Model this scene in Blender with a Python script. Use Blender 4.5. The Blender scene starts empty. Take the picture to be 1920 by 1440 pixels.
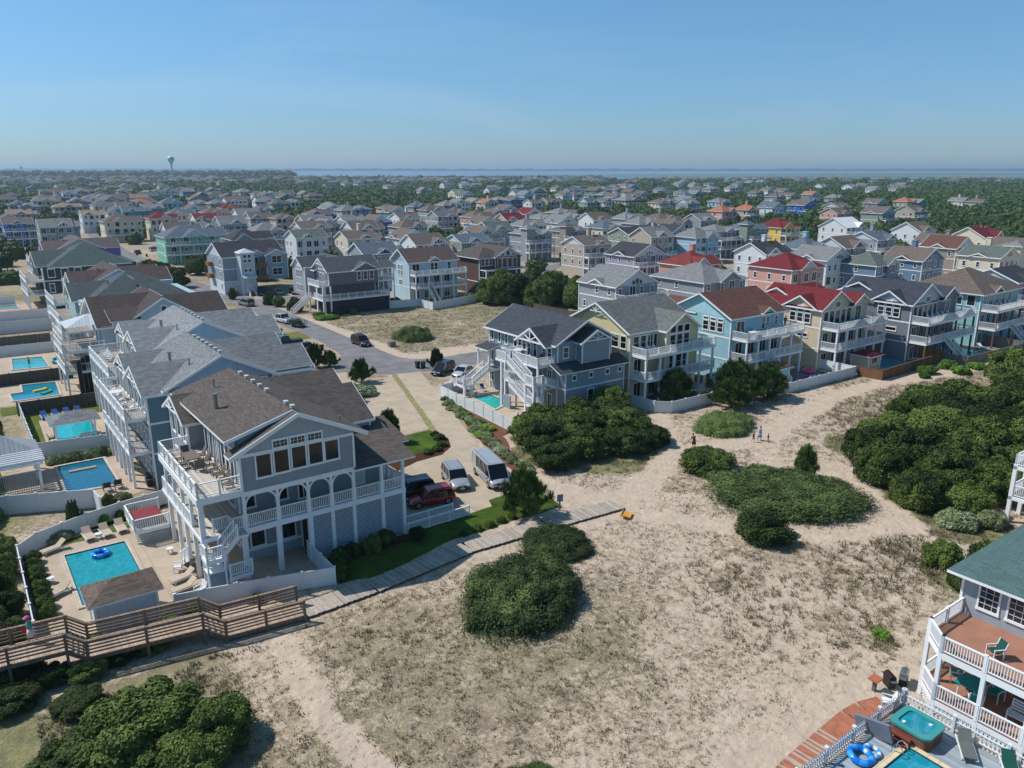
import bpy, math, random
import numpy as np
from mathutils import Vector, Matrix
rnd = random.Random(7)
rng = np.random.default_rng(11)
TH = math.radians(36)            # the street grid is turned 36 degrees
CT, ST = math.cos(TH), math.sin(TH)
CAM_H = 30.0
FPX = 1461.0
PITCH = math.atan(404 / FPX)
scene = bpy.context.scene
COL = scene.collection

def xy(a, b):
    return (a * CT - b * ST, a * ST + b * CT)
def ab(x, y):
    return (x * CT + y * ST, -x * ST + y * CT)

# ---------------------------------------------------------------- materials
def srgb(h):
    h = h.lstrip('#'); c = [int(h[i:i+2], 16) / 255 for i in (0, 2, 4)]
    return tuple(((x / 12.92) if x <= .04045 else ((x + .055) / 1.055) ** 2.4) for x in c) + (1,)
class NT:
    def __init__(s, name):
        s.m = bpy.data.materials.new(name); s.m.use_nodes = True
        s.t = s.m.node_tree; s.n = s.t.nodes; s.l = s.t.links
        s.b = s.n['Principled BSDF']
    def node(s, typ, **k):
        o = s.n.new(typ)
        for a, v in k.items():
            if a.startswith('i_'):
                key = a[2:]
                key = int(key) if key.isdigit() else key.replace('_', ' ')
                o.inputs[key].default_value = v
            else: setattr(o, a, v)
        return o
    def link(s, a, b): s.l.new(a, b)
    def coord(s, kind='Object', scale=None):
        tc = s.node('ShaderNodeTexCoord'); out = tc.outputs[kind]
        if scale is not None:
            mp = s.node('ShaderNodeMapping'); mp.inputs['Scale'].default_value = scale if hasattr(scale, '__len__') else (scale,) * 3
            s.link(out, mp.inputs[0]); out = mp.outputs[0]
        return out
    def noise(s, vec, scale, detail=4, rough=.6, dist=0):
        o = s.node('ShaderNodeTexNoise'); o.inputs['Scale'].default_value = scale
        o.inputs['Detail'].default_value = detail; o.inputs['Roughness'].default_value = rough
        o.inputs['Distortion'].default_value = dist
        if vec: s.link(vec, o.inputs['Vector'])
        return o.outputs['Fac']
    def ramp(s, fac, stops):
        r = s.node('ShaderNodeValToRGB'); e = r.color_ramp.elements
        while len(e) < len(stops): e.new(.5)
        for i, (p, c) in enumerate(stops):
            e[i].position = p; e[i].color = c if len(c) == 4 else tuple(c) + (1,)
        s.link(fac, r.inputs[0]); return r.outputs[0]
    def mix(s, fac, a, b, blend='MIX'):
        m = s.node('ShaderNodeMix', data_type='RGBA', blend_type=blend)
        for v, i in ((fac, 0), (a, 6), (b, 7)):
            if hasattr(v, 'is_output') or hasattr(v, 'links'): s.link(v, m.inputs[i])
            else: m.inputs[i].default_value = v
        return m.outputs[2]
    def math(s, op, a, b=None, c=None):
        m = s.node('ShaderNodeMath', operation=op)
        for i, v in enumerate((a, b, c)):
            if v is None: continue
            if hasattr(v, 'links'): s.link(v, m.inputs[i])
            else: m.inputs[i].default_value = v
        return m.outputs[0]
    def bump(s, h, strength=.3, dist=.05):
        b = s.node('ShaderNodeBump'); b.inputs['Strength'].default_value = strength; b.inputs['Distance'].default_value = dist
        s.link(h, b.inputs['Height']); s.link(b.outputs[0], s.b.inputs['Normal'])
    def col(s, c):
        if hasattr(c, 'links'): s.link(c, s.b.inputs['Base Color'])
        else: s.b.inputs['Base Color'].default_value = c
    def set(s, rough=None, metal=None, spec=None):
        if rough is not None:
            if hasattr(rough, 'links'): s.link(rough, s.b.inputs['Roughness'])
            else: s.b.inputs['Roughness'].default_value = rough
        if metal is not None: s.b.inputs['Metallic'].default_value = metal
        if spec is not None: s.b.inputs['Specular IOR Level'].default_value = spec
def sc(c, k): return (min(1, c[0] * k), min(1, c[1] * k), min(1, c[2] * k), 1)
MC = {}
def cached(f):
    def w(*a, **k):
        key = (f.__name__,) + a + tuple(sorted(k.items()))
        if key not in MC: MC[key] = f(*a, **k)
        return MC[key]
    return w
@cached
def m_siding(hexc, vertical=False):
    c = sc(srgb(hexc), 1.28); t = NT('siding_' + hexc.strip('#')); uv = t.node('ShaderNodeUVMap').outputs[0]
    sep = t.node('ShaderNodeSeparateXYZ'); t.link(uv, sep.inputs[0])
    if vertical:
        w = t.math('FRACT', t.math('MULTIPLY', sep.outputs[0], 2.4)); line = t.math('LESS_THAN', w, .10)
    else:
        w = t.math('FRACT', t.math('MULTIPLY', sep.outputs[1], 5.2)); line = t.math('LESS_THAN', w, .14)
    n = t.noise(uv, 1.3, 3); n2 = t.noise(t.coord('Object'), .35, 3)
    base = t.ramp(n, [(.3, sc(c, .90)), (.7, sc(c, 1.06))])
    st_ = t.noise(t.coord('Object', (2.2, 2.2, .22)), 1.0, 4, .65)
    base = t.mix(t.math('MULTIPLY', n2, .35), base, sc(c, .82)); base = t.mix(t.ramp(st_, [(.52, (0, 0, 0)), (.72, (.35, .35, .35))]), base, sc(c, .72))
    t.col(t.mix(t.math('MULTIPLY', line, .5), base, sc(c, .6))); t.set(.62, spec=.25)
    t.bump(w, .25, .02); return t.m
@cached
def m_shingle(hexc, var=.40):
    c = sc(srgb(hexc), 1.22); t = NT('shingle_' + hexc.strip('#')); uv = t.node('ShaderNodeUVMap').outputs[0]
    br = t.node('ShaderNodeTexBrick', offset=.5, offset_frequency=2)
    t.link(uv, br.inputs['Vector']); br.inputs['Scale'].default_value = 1
    br.inputs['Brick Width'].default_value = .48; br.inputs['Row Height'].default_value = .17
    br.inputs['Mortar Size'].default_value = .012; br.inputs['Bias'].default_value = 0
    br.inputs['Color1'].default_value = sc(c, 1 - var * 1.3); br.inputs['Color2'].default_value = sc(c, 1 + var * 1.3)
    br.inputs['Mortar'].default_value = sc(c, .55)
    n = t.noise(uv, .5, 4, .65); n3 = t.noise(uv, 9, 2)
    x = t.mix(t.math('MULTIPLY', n, .45), br.outputs['Color'], sc(c, 1.2)); wv_ = t.node('ShaderNodeMapping'); wv_.inputs['Scale'].default_value = (.9, .12, 1); t.link(uv, wv_.inputs[0]); x = t.mix(t.ramp(t.noise(wv_.outputs[0], 1.0, 5, .7), [(.5, (0, 0, 0)), (.75, (.5, .5, .5))]), x, sc(c, .68))
    x = t.mix(.35, x, t.ramp(n3, [(.35, sc(c, .6)), (.65, sc(c, 1.4))]))
    t.col(x); t.set(.9, spec=.15); t.bump(br.outputs['Fac'], -.3, .02); return t.m
@cached
def m_plain(name, hexc, rough=.6, metal=0.0, var=.08, scale=1.5, spec=.35):
    c = srgb(hexc); t = NT(name)
    n = t.noise(t.coord('Object'), scale, 4)
    t.col(t.ramp(n, [(.3, sc(c, 1 - var)), (.7, sc(c, 1 + var))])); t.set(rough, metal, spec)
    return t.m
@cached
def m_boards(hexc, pitch=.14, along=0, var=.25, name='boards'):
    c = srgb(hexc); t = NT(name + '_' + hexc.strip('#')); uv = t.node('ShaderNodeUVMap').outputs[0]
    sep = t.node('ShaderNodeSeparateXYZ'); t.link(uv, sep.inputs[0])
    x = t.math('MULTIPLY', sep.outputs[along], 1 / pitch)
    cell = t.math('FLOOR', x); fr = t.math('FRACT', x)
    wn = t.node('ShaderNodeTexWhiteNoise', noise_dimensions='1D'); t.link(cell, wn.inputs['W'])
    n = t.noise(uv, 2.0, 4)
    base = t.ramp(t.math('ADD', t.math('MULTIPLY', wn.outputs['Value'], .55), t.math('MULTIPLY', n, .45)), [(.2, sc(c, 1 - var)), (.8, sc(c, 1 + var))])
    gap = t.math('LESS_THAN', fr, .10)
    t.col(t.mix(t.math('MULTIPLY', gap, .75), base, sc(c, .25))); t.set(.75, spec=.2); return t.m
@cached
def m_glass(tint='#10161a'):
    t = NT('window_glass'); c = srgb(tint)
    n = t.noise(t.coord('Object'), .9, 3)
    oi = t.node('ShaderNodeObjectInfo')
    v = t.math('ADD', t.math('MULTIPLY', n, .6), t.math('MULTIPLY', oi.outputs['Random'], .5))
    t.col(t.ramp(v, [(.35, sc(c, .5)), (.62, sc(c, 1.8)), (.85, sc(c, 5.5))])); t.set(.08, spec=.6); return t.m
def m_white(): return m_plain('white_trim', '#e6e8e9', .5, 0.0, .05, .8)
@cached
def m_pool(hexc='#22a8ae'):
    c = srgb(hexc); t = NT('pool_water_' + hexc.strip('#')); co = t.coord('Object')
    v = t.node('ShaderNodeTexVoronoi', feature='DISTANCE_TO_EDGE'); v.inputs['Scale'].default_value = 1.4
    nz = t.node('ShaderNodeTexNoise'); nz.inputs['Scale'].default_value = 1.1; t.link(co, nz.inputs['Vector'])
    vm = t.node('ShaderNodeVectorMath', operation='MULTIPLY_ADD'); t.link(nz.outputs['Color'], vm.inputs[0]); vm.inputs[1].default_value = (.8,) * 3; t.link(co, vm.inputs[2])
    t.link(vm.outputs[0], v.inputs['Vector'])
    c = sc(c, .8); ca = t.ramp(v.outputs['Distance'], [(0, sc(c, 1.35)), (.12, c), (1, sc(c, .86))])  # bright web of caustic light painted into the water colour
    t.col(t.mix(t.math('MULTIPLY', t.noise(co, .25, 2), .5), ca, sc(c, .8))); t.set(.07, spec=.5)
    t.bump(t.noise(co, 3.5, 3), .12, .05); return t.m
@cached
def m_leaf(name, h1, h2, h3, scale=.9, rough=.7):
    t = NT(name); g = t.node('ShaderNodeNewGeometry'); oi = t.node('ShaderNodeObjectInfo')
    n = t.noise(g.outputs['Position'], scale, 3, .6); n2 = t.noise(g.outputs['Position'], scale * 7, 2)
    wv = t.math('ADD', t.math('MULTIPLY', n, .6), t.math('MULTIPLY', n2, .4))
    wv = t.math('ADD', wv, t.math('MULTIPLY', t.math('SUBTRACT', oi.outputs['Random'], .5), .26))
    lf = t.noise(g.outputs['Position'], scale*.28, 3, .6)
    base = t.ramp(wv, [(.36, srgb(h1)), (.5, srgb(h2)), (.66, srgb(h3))])
    t.col(t.mix(t.ramp(lf, [(.52, (0, 0, 0)), (.68, (.55, .55, .55))]), base, sc(srgb(h3), 1.15))); t.set(rough, spec=.2)
    return t.m
# ---------------------------------------------------------------- mesh builder
class MB:
    """Collects faces given in grid coordinates (a, b, z)."""
    def __init__(s): s.v = []; s.f = []; s.m = []
    def face(s, pts, m=0):
        i = len(s.v); s.v.extend(pts); s.f.append(tuple(range(i, i + len(pts)))); s.m.append(m)
    def box(s, x0, x1, y0, y1, z0, z1, m=0, mt=None, bottom=True):
        if x0 > x1: x0, x1 = x1, x0
        if y0 > y1: y0, y1 = y1, y0
        if z0 > z1: z0, z1 = z1, z0
        i = len(s.v)
        s.v += [(x0,y0,z0),(x1,y0,z0),(x1,y1,z0),(x0,y1,z0),(x0,y0,z1),(x1,y0,z1),(x1,y1,z1),(x0,y1,z1)]
        fs = [(0,1,5,4),(1,2,6,5),(2,3,7,6),(3,0,4,7),(4,5,6,7)]
        if bottom: fs.append((3,2,1,0))
        for k, f in enumerate(fs):
            s.f.append(tuple(i + q for q in f)); s.m.append(mt if (mt is not None and k == 4) else m)
    def bar(s, p0, p1, w=.1, h=None, m=0, up=(0, 0, 1)):
        h = w if h is None else h
        p0, p1 = Vector(p0), Vector(p1); d = (p1 - p0)
        if d.length < 1e-6: return
        d.normalize(); u = Vector(up)
        if abs(d.dot(u)) > .98: u = Vector((0, 1, 0))
        r = d.cross(u).normalized(); u = r.cross(d).normalized()
        i = len(s.v)
        for p in (p0, p1):
            for a, b in ((-1,-1),(1,-1),(1,1),(-1,1)):
                s.v.append(tuple(p + r * (a * w / 2) + u * (b * h / 2)))
        for f in ((0,1,2,3),(7,6,5,4),(0,4,5,1),(1,5,6,2),(2,6,7,3),(3,7,4,0)):
            s.f.append(tuple(i + q for q in f)); s.m.append(m)
    def tube(s, p0, p1, r0, r1=None, n=8, m=0, caps=True):
        r1 = r0 if r1 is None else r1
        p0, p1 = Vector(p0), Vector(p1); d = (p1 - p0).normalized()
        u = Vector((0, 0, 1)) if abs(d.z) < .95 else Vector((1, 0, 0))
        r = d.cross(u).normalized(); u = r.cross(d)
        i = len(s.v)
        for p, rr in ((p0, r0), (p1, r1)):
            for k in range(n):
                t = 2 * math.pi * k / n; s.v.append(tuple(p + r * (rr * math.cos(t)) + u * (rr * math.sin(t))))
        for k in range(n):
            j = (k + 1) % n; s.f.append((i + k, i + j, i + n + j, i + n + k)); s.m.append(m)
        if caps:
            s.f.append(tuple(i + n - 1 - k for k in range(n))); s.m.append(m)
            s.f.append(tuple(i + n + k for k in range(n))); s.m.append(m)
    def lathe(s, c, prof, n=16, m=0, sx=1, sy=1):
        i = len(s.v); k = len(prof)
        for (r, z) in prof:
            for j in range(n):
                t = 2 * math.pi * j / n; s.v.append((c[0] + r * sx * math.cos(t), c[1] + r * sy * math.sin(t), c[2] + z))
        for q in range(k - 1):
            for j in range(n):
                jj = (j + 1) % n; s.f.append((i + q*n + j, i + q*n + jj, i + (q+1)*n + jj, i + (q+1)*n + j)); s.m.append(m)
        s.f.append(tuple(i + n - 1 - j for j in range(n))); s.m.append(m)
        s.f.append(tuple(i + (k-1)*n + j for j in range(n))); s.m.append(m)
    def torus(s, c, R, r, n=20, k=8, m=0, sx=1, sy=1, stripe=None):
        i = len(s.v)
        for j in range(n):
            t = 2*math.pi*j/n
            for q in range(k):
                p = 2*math.pi*q/k; rr = R + r*math.cos(p)
                s.v.append((c[0] + rr*sx*math.cos(t), c[1] + rr*sy*math.sin(t), c[2] + r*math.sin(p)))
        for j in range(n):
            for q in range(k):
                s.f.append((i + j*k + q, i + ((j+1)%n)*k + q, i + ((j+1)%n)*k + (q+1)%k, i + j*k + (q+1)%k))
                s.m.append(m if stripe is None else (m if (j // 2) % 2 else stripe))
    def prism(s, poly, z0, z1, m=0, mt=None):
        n = len(poly); i = len(s.v)
        s.v += [(p[0], p[1], z0) for p in poly] + [(p[0], p[1], z1) for p in poly]
        for k in range(n):
            j = (k + 1) % n; s.f.append((i + k, i + j, i + n + j, i + n + k)); s.m.append(m)
        s.f.append(tuple(i + n + k for k in range(n))); s.m.append(m if mt is None else mt)
        s.f.append(tuple(i + n - 1 - k for k in range(n))); s.m.append(m)
    def mesh(s, name, mats, org=(0, 0, 0), smooth=False):
        me = bpy.data.meshes.new(name)
        v = [(p[0] - org[0], p[1] - org[1], p[2] - org[2]) for p in s.v]
        me.from_pydata(v, [], s.f)
        for m in mats: me.materials.append(m)
        me.polygons.foreach_set('material_index', s.m)
        uvl = me.uv_layers.new(name='UVMap')
        nl = len(me.loops); co = np.empty(len(v) * 3); me.vertices.foreach_get('co', co); co = co.reshape(-1, 3)
        nr = np.empty(len(me.polygons) * 3); me.polygons.foreach_get('normal', nr); nr = nr.reshape(-1, 3)
        lt = np.empty(len(me.polygons), dtype=np.int32); me.polygons.foreach_get('loop_total', lt)
        vi = np.empty(nl, dtype=np.int32); me.loops.foreach_get('vertex_index', vi)
        N = np.repeat(nr, lt, axis=0); Pt = co[vi]
        hl = np.hypot(N[:, 0], N[:, 1]); flat = hl < .05
        hx = np.where(flat, 1, -N[:, 1] / np.maximum(hl, 1e-6)); hy = np.where(flat, 0, N[:, 0] / np.maximum(hl, 1e-6))
        U = Pt[:, 0] * hx + Pt[:, 1] * hy
        sx = -N[:, 2] * hy; sy = N[:, 2] * hx; szz = N[:, 0] * hy - N[:, 1] * hx
        V = np.where(flat, Pt[:, 1], Pt[:, 0] * -sx * -1 + Pt[:, 1] * sy + Pt[:, 2] * np.abs(szz))
        V = np.where(flat, Pt[:, 1], -(Pt[:, 0] * N[:, 0] + Pt[:, 1] * N[:, 1]) * N[:, 2] / np.maximum(hl, 1e-6) + Pt[:, 2] * hl)
        uv = np.stack([U, V], 1).astype(np.float32).ravel(); uvl.data.foreach_set('uv', uv)
        if smooth: me.polygons.foreach_set('use_smooth', [True] * len(me.polygons))
        me.validate(); me.update(); return me
def link(o): COL.objects.link(o); return o
def props(o, label=None, cat=None, group=None, kind=None):
    if label: o['label'] = label
    if cat: o['category'] = cat
    if group: o['group'] = group
    if kind: o['kind'] = kind
    return o
class Thing:
    """An Empty at the thing's base; parts are given in grid coordinates and become its children."""
    def __init__(s, name, label, cat, a, b, z=0, rot=0, group=None, local=False):
        s.o = bpy.data.objects.new(name, None); link(s.o)
        x, y = xy(a, b); s.o.location = (x, y, z); s.o.rotation_euler = (0, 0, TH + rot)
        props(s.o, label, cat, group); s.org = (0, 0, 0) if local else (a, b, z)
        s.o.empty_display_size = .5
    def part(s, name, mb, mats, parent=None, label=None, smooth=False, kind=None):
        if not mb.f: return None
        if not isinstance(mats, (list, tuple)): mats = [mats]
        o = bpy.data.objects.new(name, mb.mesh(name, mats, s.org, smooth)); link(o)
        o.parent = parent or s.o
        if label: o['label'] = label
        if kind: o['kind'] = kind
        return o
def solo(name, mb, mats, label, cat, a, b, z=0, group=None, smooth=False, kind=None, local=False, rot=0):
    if not isinstance(mats, (list, tuple)): mats = [mats]
    o = bpy.data.objects.new(name, mb.mesh(name, mats, (0,0,0) if local else (a, b, z), smooth)); link(o)
    x, y = xy(a, b); o.location = (x, y, z); o.rotation_euler = (0, 0, TH + rot)
    props(o, label, cat, group, kind); return o
def struct(name, mb, mats):
    return solo(name, mb, mats, None, None, 0, 0, 0, kind='structure')
def dup(o, a, b, z=0, rot=0, label=None, group=None, scale=None, gridrot=True):
    def cp(src, par):
        c = src.copy(); COL.objects.link(c); c.parent = par
        for ch in src.children: cp(ch, c)
        return c
    c = cp(o, None); x, y = xy(a, b); c.location = (x, y, z); c.rotation_euler = (0, 0, TH + rot)
    if label: c['label'] = label
    if group: c['group'] = group
    if scale: c.scale = scale if hasattr(scale, '__len__') else (scale,) * 3
    return c
# ---------------------------------------------------------------- house kit
WIN = {}
def win_mesh(w, h, style):
    """Window facing -y, centred at x=0, sill at z=0: white casing, dark glass, glazing bars."""
    key = (round(w, 2), round(h, 2), style)
    if key in WIN: return WIN[key]
    mb = MB(); f = .11
    if style == 'far':
        mb.face([(-w/2, -.06, 0), (w/2, -.06, 0), (w/2, -.06, h), (-w/2, -.06, h)], 0)
        mb.box(-w/2, w/2, -.06, .0, 0, h, 0); mb.face([(-w/2+f, -.066, f), (w/2-f, -.066, f), (w/2-f, -.066, h-f), (-w/2+f, -.066, h-f)], 1)
    else:
        mb.box(-w/2, -w/2+f, -.07, 0, 0, h); mb.box(w/2-f, w/2, -.07, 0, 0, h)
        mb.box(-w/2-.03, w/2+.03, -.10, 0, -.05, f); mb.box(-w/2+f, w/2-f, -.07, 0, h-f, h)
        mb.box(-w/2-.03, w/2+.03, -.09, 0, h, h+.06)
        mb.face([(-w/2+f, -.022, f), (w/2-f, -.022, f), (w/2-f, -.022, h-f), (-w/2+f, -.022, h-f)], 1)
        b = .022
        if style in ('dh', 'grid'): mb.box(-w/2+f, w/2-f, -.05, -.023, h/2-.025, h/2+.025)
        if style == 'dbl': mb.box(-.05, .05, -.06, -.023, f, h-f); mb.box(-w/2+f, w/2-f, -.05, -.023, h/2-.02, h/2+.02)
        if style == 'door': mb.box(-.04, .04, -.055, -.023, f, h-f)
        if style == 'grid':
            for x in (-w/6, w/6): mb.box(x-b/2, x+b/2, -.04, -.023, f, h-f)
            for z in (h*.27, h*.73): mb.box(-w/2+f, w/2-f, -.04, -.023, z-b/2, z+b/2)
        if style == 'transom':
            mb.box(-b, b, -.04, -.023, f, h-f); mb.box(-w/2+f, w/2-f, -.04, -.023, h/2-b/2, h/2+b/2)
            for x in (-w/4, w/4): mb.box(x-b/2, x+b/2, -.04, -.023, f, h-f)
        if style == 'panel':
            pass
    me = mb.mesh('window', [m_white(), m_glass()])
    if style == 'panel': me = mb.mesh('door', [m_white(), m_plain('door_white', '#c9ccca', .5)])
    WIN[key] = me; return me
FACE = {'S': 0, 'E': math.pi/2, 'N': math.pi, 'W': -math.pi/2}
def arc_pts(cx, cz, r, t0, t1, n=7):
    return [(cx + r*math.cos(t0 + (t1-t0)*i/n), cz + r*math.sin(t0 + (t1-t0)*i/n)) for i in range(n+1)]
PM = {}
class Posts:
    """Every deck post is an object of its own under its house; equal posts share a mesh."""
    def __init__(s, h): s.h = h
    def box(s, x0, x1, y0, y1, z0, z1, m=0):
        w, d, hh = abs(x1-x0), abs(y1-y0), z1-z0; k = (round(w, 2), round(d, 2), round(hh, 2), m)
        if k not in PM: mb = MB(); mb.box(-w/2, w/2, -d/2, d/2, 0, hh); PM[k] = mb.mesh('deck_post', [m_boards('#6e5a48', .3) if m else m_white()])
        o = bpy.data.objects.new('deck_post', PM[k]); link(o); o.parent = s.h.o; o.location = ((x0+x1)/2-s.h.org[0], (y0+y1)/2-s.h.org[1], z0-s.h.org[2])
class House(Thing):
    def __init__(s, label, a, b, wall, roof, cat='house', name='beach_house', group=None, rot=0, local=False, z=0, fine=True, bal=.15):
        super().__init__(name, label, cat, a, b, z, rot, group, local)
        s.wm = wall if isinstance(wall, (list, tuple)) else [wall]
        s.rm = roof; s.W = MB(); s.R = []; s.T = MB(); s.D = MB(); s.rails = []; s.bal = bal; s.fine = fine; s.P = Posts(s); s.stairsl = []; s.deckm = m_boards('#8d857c', .14)
    # wall volumes -----------------------------------------------------
    def vol(s, x0, x1, y0, y1, z0, z1, m=0, corners=True):
        s.W.box(x0, x1, y0, y1, z0, z1, m, bottom=z0 > .5)
        if corners:
            c = .09
            for x in (x0, x1):
                for y in (y0, y1):
                    s.T.box(x-c if x == x0 else x-.06, x+.06 if x == x0 else x+c, y-c if y == y0 else y-.06, y+.06 if y == y0 else y+c, z0, z1-.02)
    def band(s, x0, x1, y0, y1, z, h=.22, d=.045):
        s.T.box(x0-d, x1+d, y0-d, y1+d, z-h/2, z+h/2)
    def roofobj(s): mb = MB(); s.R.append(mb); return mb
    def gable(s, x0, x1, y0, y1, ze, slope, axis='y', ov=.45, rk=.35, th=.16, m=0, walls=True, ends=(1, 1), gm=None):
        """Gable roof over a rectangle whose walls reach ze; ridge along axis."""
        gm = m if gm is None else gm
        if axis == 'y':
            xc, hw = (x0+x1)/2, (x1-x0)/2; zr = ze + hw*slope
            if walls:
                for e, y in zip(ends, (y0, y1)):
                    if e: s.W.face([(x0, y, ze), (x1, y, ze), (xc, y, zr)] if y == y0 else [(x1, y, ze), (x0, y, ze), (xc, y, zr)], gm)
            yl, yh = y0-rk, y1+rk; n = hw+ov; ze2 = zr-n*slope
            pr = [((xc-n, yl), (xc-n, yh)), ((xc+n, yl), (xc+n, yh))]
        else:
            yc, hw = (y0+y1)/2, (y1-y0)/2; zr = ze + hw*slope
            if walls:
                for e, x in zip(ends, (x0, x1)):
                    if e: s.W.face([(x, y1, ze), (x, y0, ze), (x, yc, zr)] if x == x0 else [(x, y0, ze), (x, y1, ze), (x, yc, zr)], gm)
            xl, xh = x0-rk, x1+rk; n = hw+ov; ze2 = zr-n*slope
        mb = s.roofobj(); t = th
        def slab(A, B, C, D):   # A,B at eave, C,D at ridge
            top = [A, B, C, D]; bot = [(p[0], p[1], p[2]-t) for p in top]
            nrm = (Vector(B)-Vector(A)).cross(Vector(D)-Vector(A))
            if nrm.z < 0: top = top[::-1]; bot = bot[::-1]
            mb.face(top, 0); mb.face(bot[::-1], 1)
            for i in range(4):
                j = (i+1) % 4; mb.face([top[i], bot[i], bot[j], top[j]], 1)
        if axis == 'y':
            for sg in (-1, 1):
                slab((xc+sg*n, yl, ze2+t), (xc+sg*n, yh, ze2+t), (xc, yh, zr+t), (xc, yl, zr+t))
            for y, o in ((yl, -.03), (yh, .03)):     # rake boards
                for sg in (-1, 1):
                    s.T.bar((xc+sg*n, y+o, ze2+.03), (xc, y+o, zr+.03), .05, .22, up=(0, 0, 1))
            for sg in (-1, 1): s.T.box(xc+sg*n-.03, xc+sg*n+.03, yl, yh, ze2-.06, ze2+t-.02)
        else:
            for sg in (-1, 1):
                slab((xl, yc+sg*n, ze2+t), (xh, yc+sg*n, ze2+t), (xh, yc, zr+t), (xl, yc, zr+t))
            for x, o in ((xl, -.03), (xh, .03)):
                for sg in (-1, 1): s.T.bar((x+o, yc+sg*n, ze2+.03), (x+o, yc, zr+.03), .05, .22)
            for sg in (-1, 1): s.T.box(xl, xh, yc+sg*n-.03, yc+sg*n+.03, ze2-.06, ze2+t-.02)
        return zr
    def hip(s, x0, x1, y0, y1, ze, slope, ov=.5, th=.18, m2=None):
        xa, xb, ya, yb = x0-ov, x1+ov, y0-ov, y1+ov; z = ze - ov*slope + th
        w, d = xb-xa, yb-ya; mb = s.roofobj()
        if w >= d: r = d/2; zr = z+r*slope; A, B = (xa+r, (ya+yb)/2, zr), (xb-r, (ya+yb)/2, zr)
        else: r = w/2; zr = z+r*slope; A, B = ((xa+xb)/2, ya+r, zr), ((xa+xb)/2, yb-r, zr)
        c = [(xa, ya, z), (xb, ya, z), (xb, yb, z), (xa, yb, z)]
        if w >= d:
            mb.face([c[0], c[1], B, A]); mb.face([c[2], c[3], A, B]); mb.face([c[1], c[2], B]); mb.face([c[3], c[0], A])
        else:
            mb.face([c[0], c[1], A]); mb.face([c[1], c[2], B, A]); mb.face([c[2], c[3], B]); mb.face([c[3], c[0], A, B])
        for i in range(4):
            p, q = c[i], c[(i+1) % 4]; mb.face([(p[0], p[1], z-th), (q[0], q[1], z-th), q, p], 1)
        mb.face([(p[0], p[1], z-th) for p in c[::-1]], 1)
        return zr
    def shed(s, x0, x1, y0, y1, z0, z1, axis='y', th=.14):
        """Single slope; z0 at the low coordinate of axis, z1 at the high one."""
        mb = s.roofobj()
        if axis == 'y': p = [(x0, y0, z0), (x1, y0, z0), (x1, y1, z1), (x0, y1, z1)]
        else: p = [(x0, y0, z0), (x1, y0, z1), (x1, y1, z1), (x0, y1, z0)]
        mb.face(p, 0); q = [(v[0], v[1], v[2]-th) for v in p]; mb.face(q[::-1], 1)
        for i in range(4):
            j = (i+1) % 4; mb.face([q[i], q[j], p[j], p[i]], 1)
    def win(s, face, u, z, w, h, plane, style='dh', name='window'):
        me = win_mesh(w, h, style)
        x, y = (u, plane) if face in 'SN' else (plane, u)
        o = bpy.data.objects.new(name, me); link(o); o.parent = s.o
        o.location = (x - s.org[0], y - s.org[1], z - s.org[2]); o.rotation_euler = (0, 0, FACE[face]); return o
    # decks ------------------------------------------------------------
    def deck(s, x0, x1, y0, y1, z, th=.34, top=1):
        s.D.box(x0, x1, y0, y1, z-th, z-.05, 0); s.D.box(x0+.04, x1-.04, y0+.04, y1-.04, z-.05, z, 0, mt=1)
    def deckpoly(s, poly, z, th=.34):
        s.D.prism(poly, z-th, z, 0, mt=1)
    def post(s, x, y, z0, z1, w=.22, m=0):
        s.P.box(x-w/2, x+w/2, y-w/2, y+w/2, z0, z1, m)
    def rail(s, pts, z, h=1.0, sp=2.0, z1=None, bal=None, mats=None, pw=.12):
        """Railing along a polyline of (x,y[,z])."""
        mb = MB(); bal = bal or s.bal
        P = [Vector((p[0], p[1], p[2] if len(p) > 2 else z)) for p in pts]
        for p, q in zip(P[:-1], P[1:]):
            d = q-p; L = math.hypot(d.x, d.y); n = max(1, round(L/sp))
            up = Vector((0, 0, 1))
            mb.bar(p+up*h, q+up*h, .11, .07); mb.bar(p+up*.12, q+up*.12, .06, .07)
            for i in range(n+1):
                c = p + d*(i/n); mb.box(c.x-pw/2, c.x+pw/2, c.y-pw/2, c.y+pw/2, c.z-.02, c.z+h+.09)
            nb = int(L/bal)
            for i in range(1, nb):
                c = p + d*(i/nb)
                w = .022; 
                z0, z1_ = c.z+.12, c.z+h
                k = len(mb.v); mb.v += [(c.x-w, c.y-w, z0), (c.x+w, c.y-w, z0), (c.x+w, c.y+w, z0), (c.x-w, c.y+w, z0), (c.x-w, c.y-w, z1_), (c.x+w, c.y-w, z1_), (c.x+w, c.y+w, z1_), (c.x-w, c.y+w, z1_)]
                for f in ((0,1,5,4),(1,2,6,5),(2,3,7,6),(3,0,4,7)): mb.f.append(tuple(k+q_ for q_ in f)); mb.m.append(0)
        s.part('railing', mb, mats or [m_white()])
    def stairs(s, p0, p1, w, axis, n=None, rail=True, stringer=True):
        """Straight flight from low p0 to high p1 (centre line points)."""
        mb = MB(); p0, p1 = Vector(p0), Vector(p1); n = n or max(3, round((p1.z-p0.z)/.18)); d = (p1-p0)/n
        side = Vector((-d.y, d.x, 0)).normalized()*(w/2)
        for i in range(n):
            c = p0 + d*i; e = p0 + d*(i+1); zz_ = e.z
            if axis == 'x': mb.box(c.x, e.x, c.y-w/2, c.y+w/2, zz_-.06, zz_, 1)
            else: mb.box(c.x-w/2, c.x+w/2, c.y, e.y, zz_-.06, zz_, 1)
        for sg in (-1, 1):
            mb.bar(p0+side*sg, p1+side*sg, .07, .34, 0)
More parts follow.
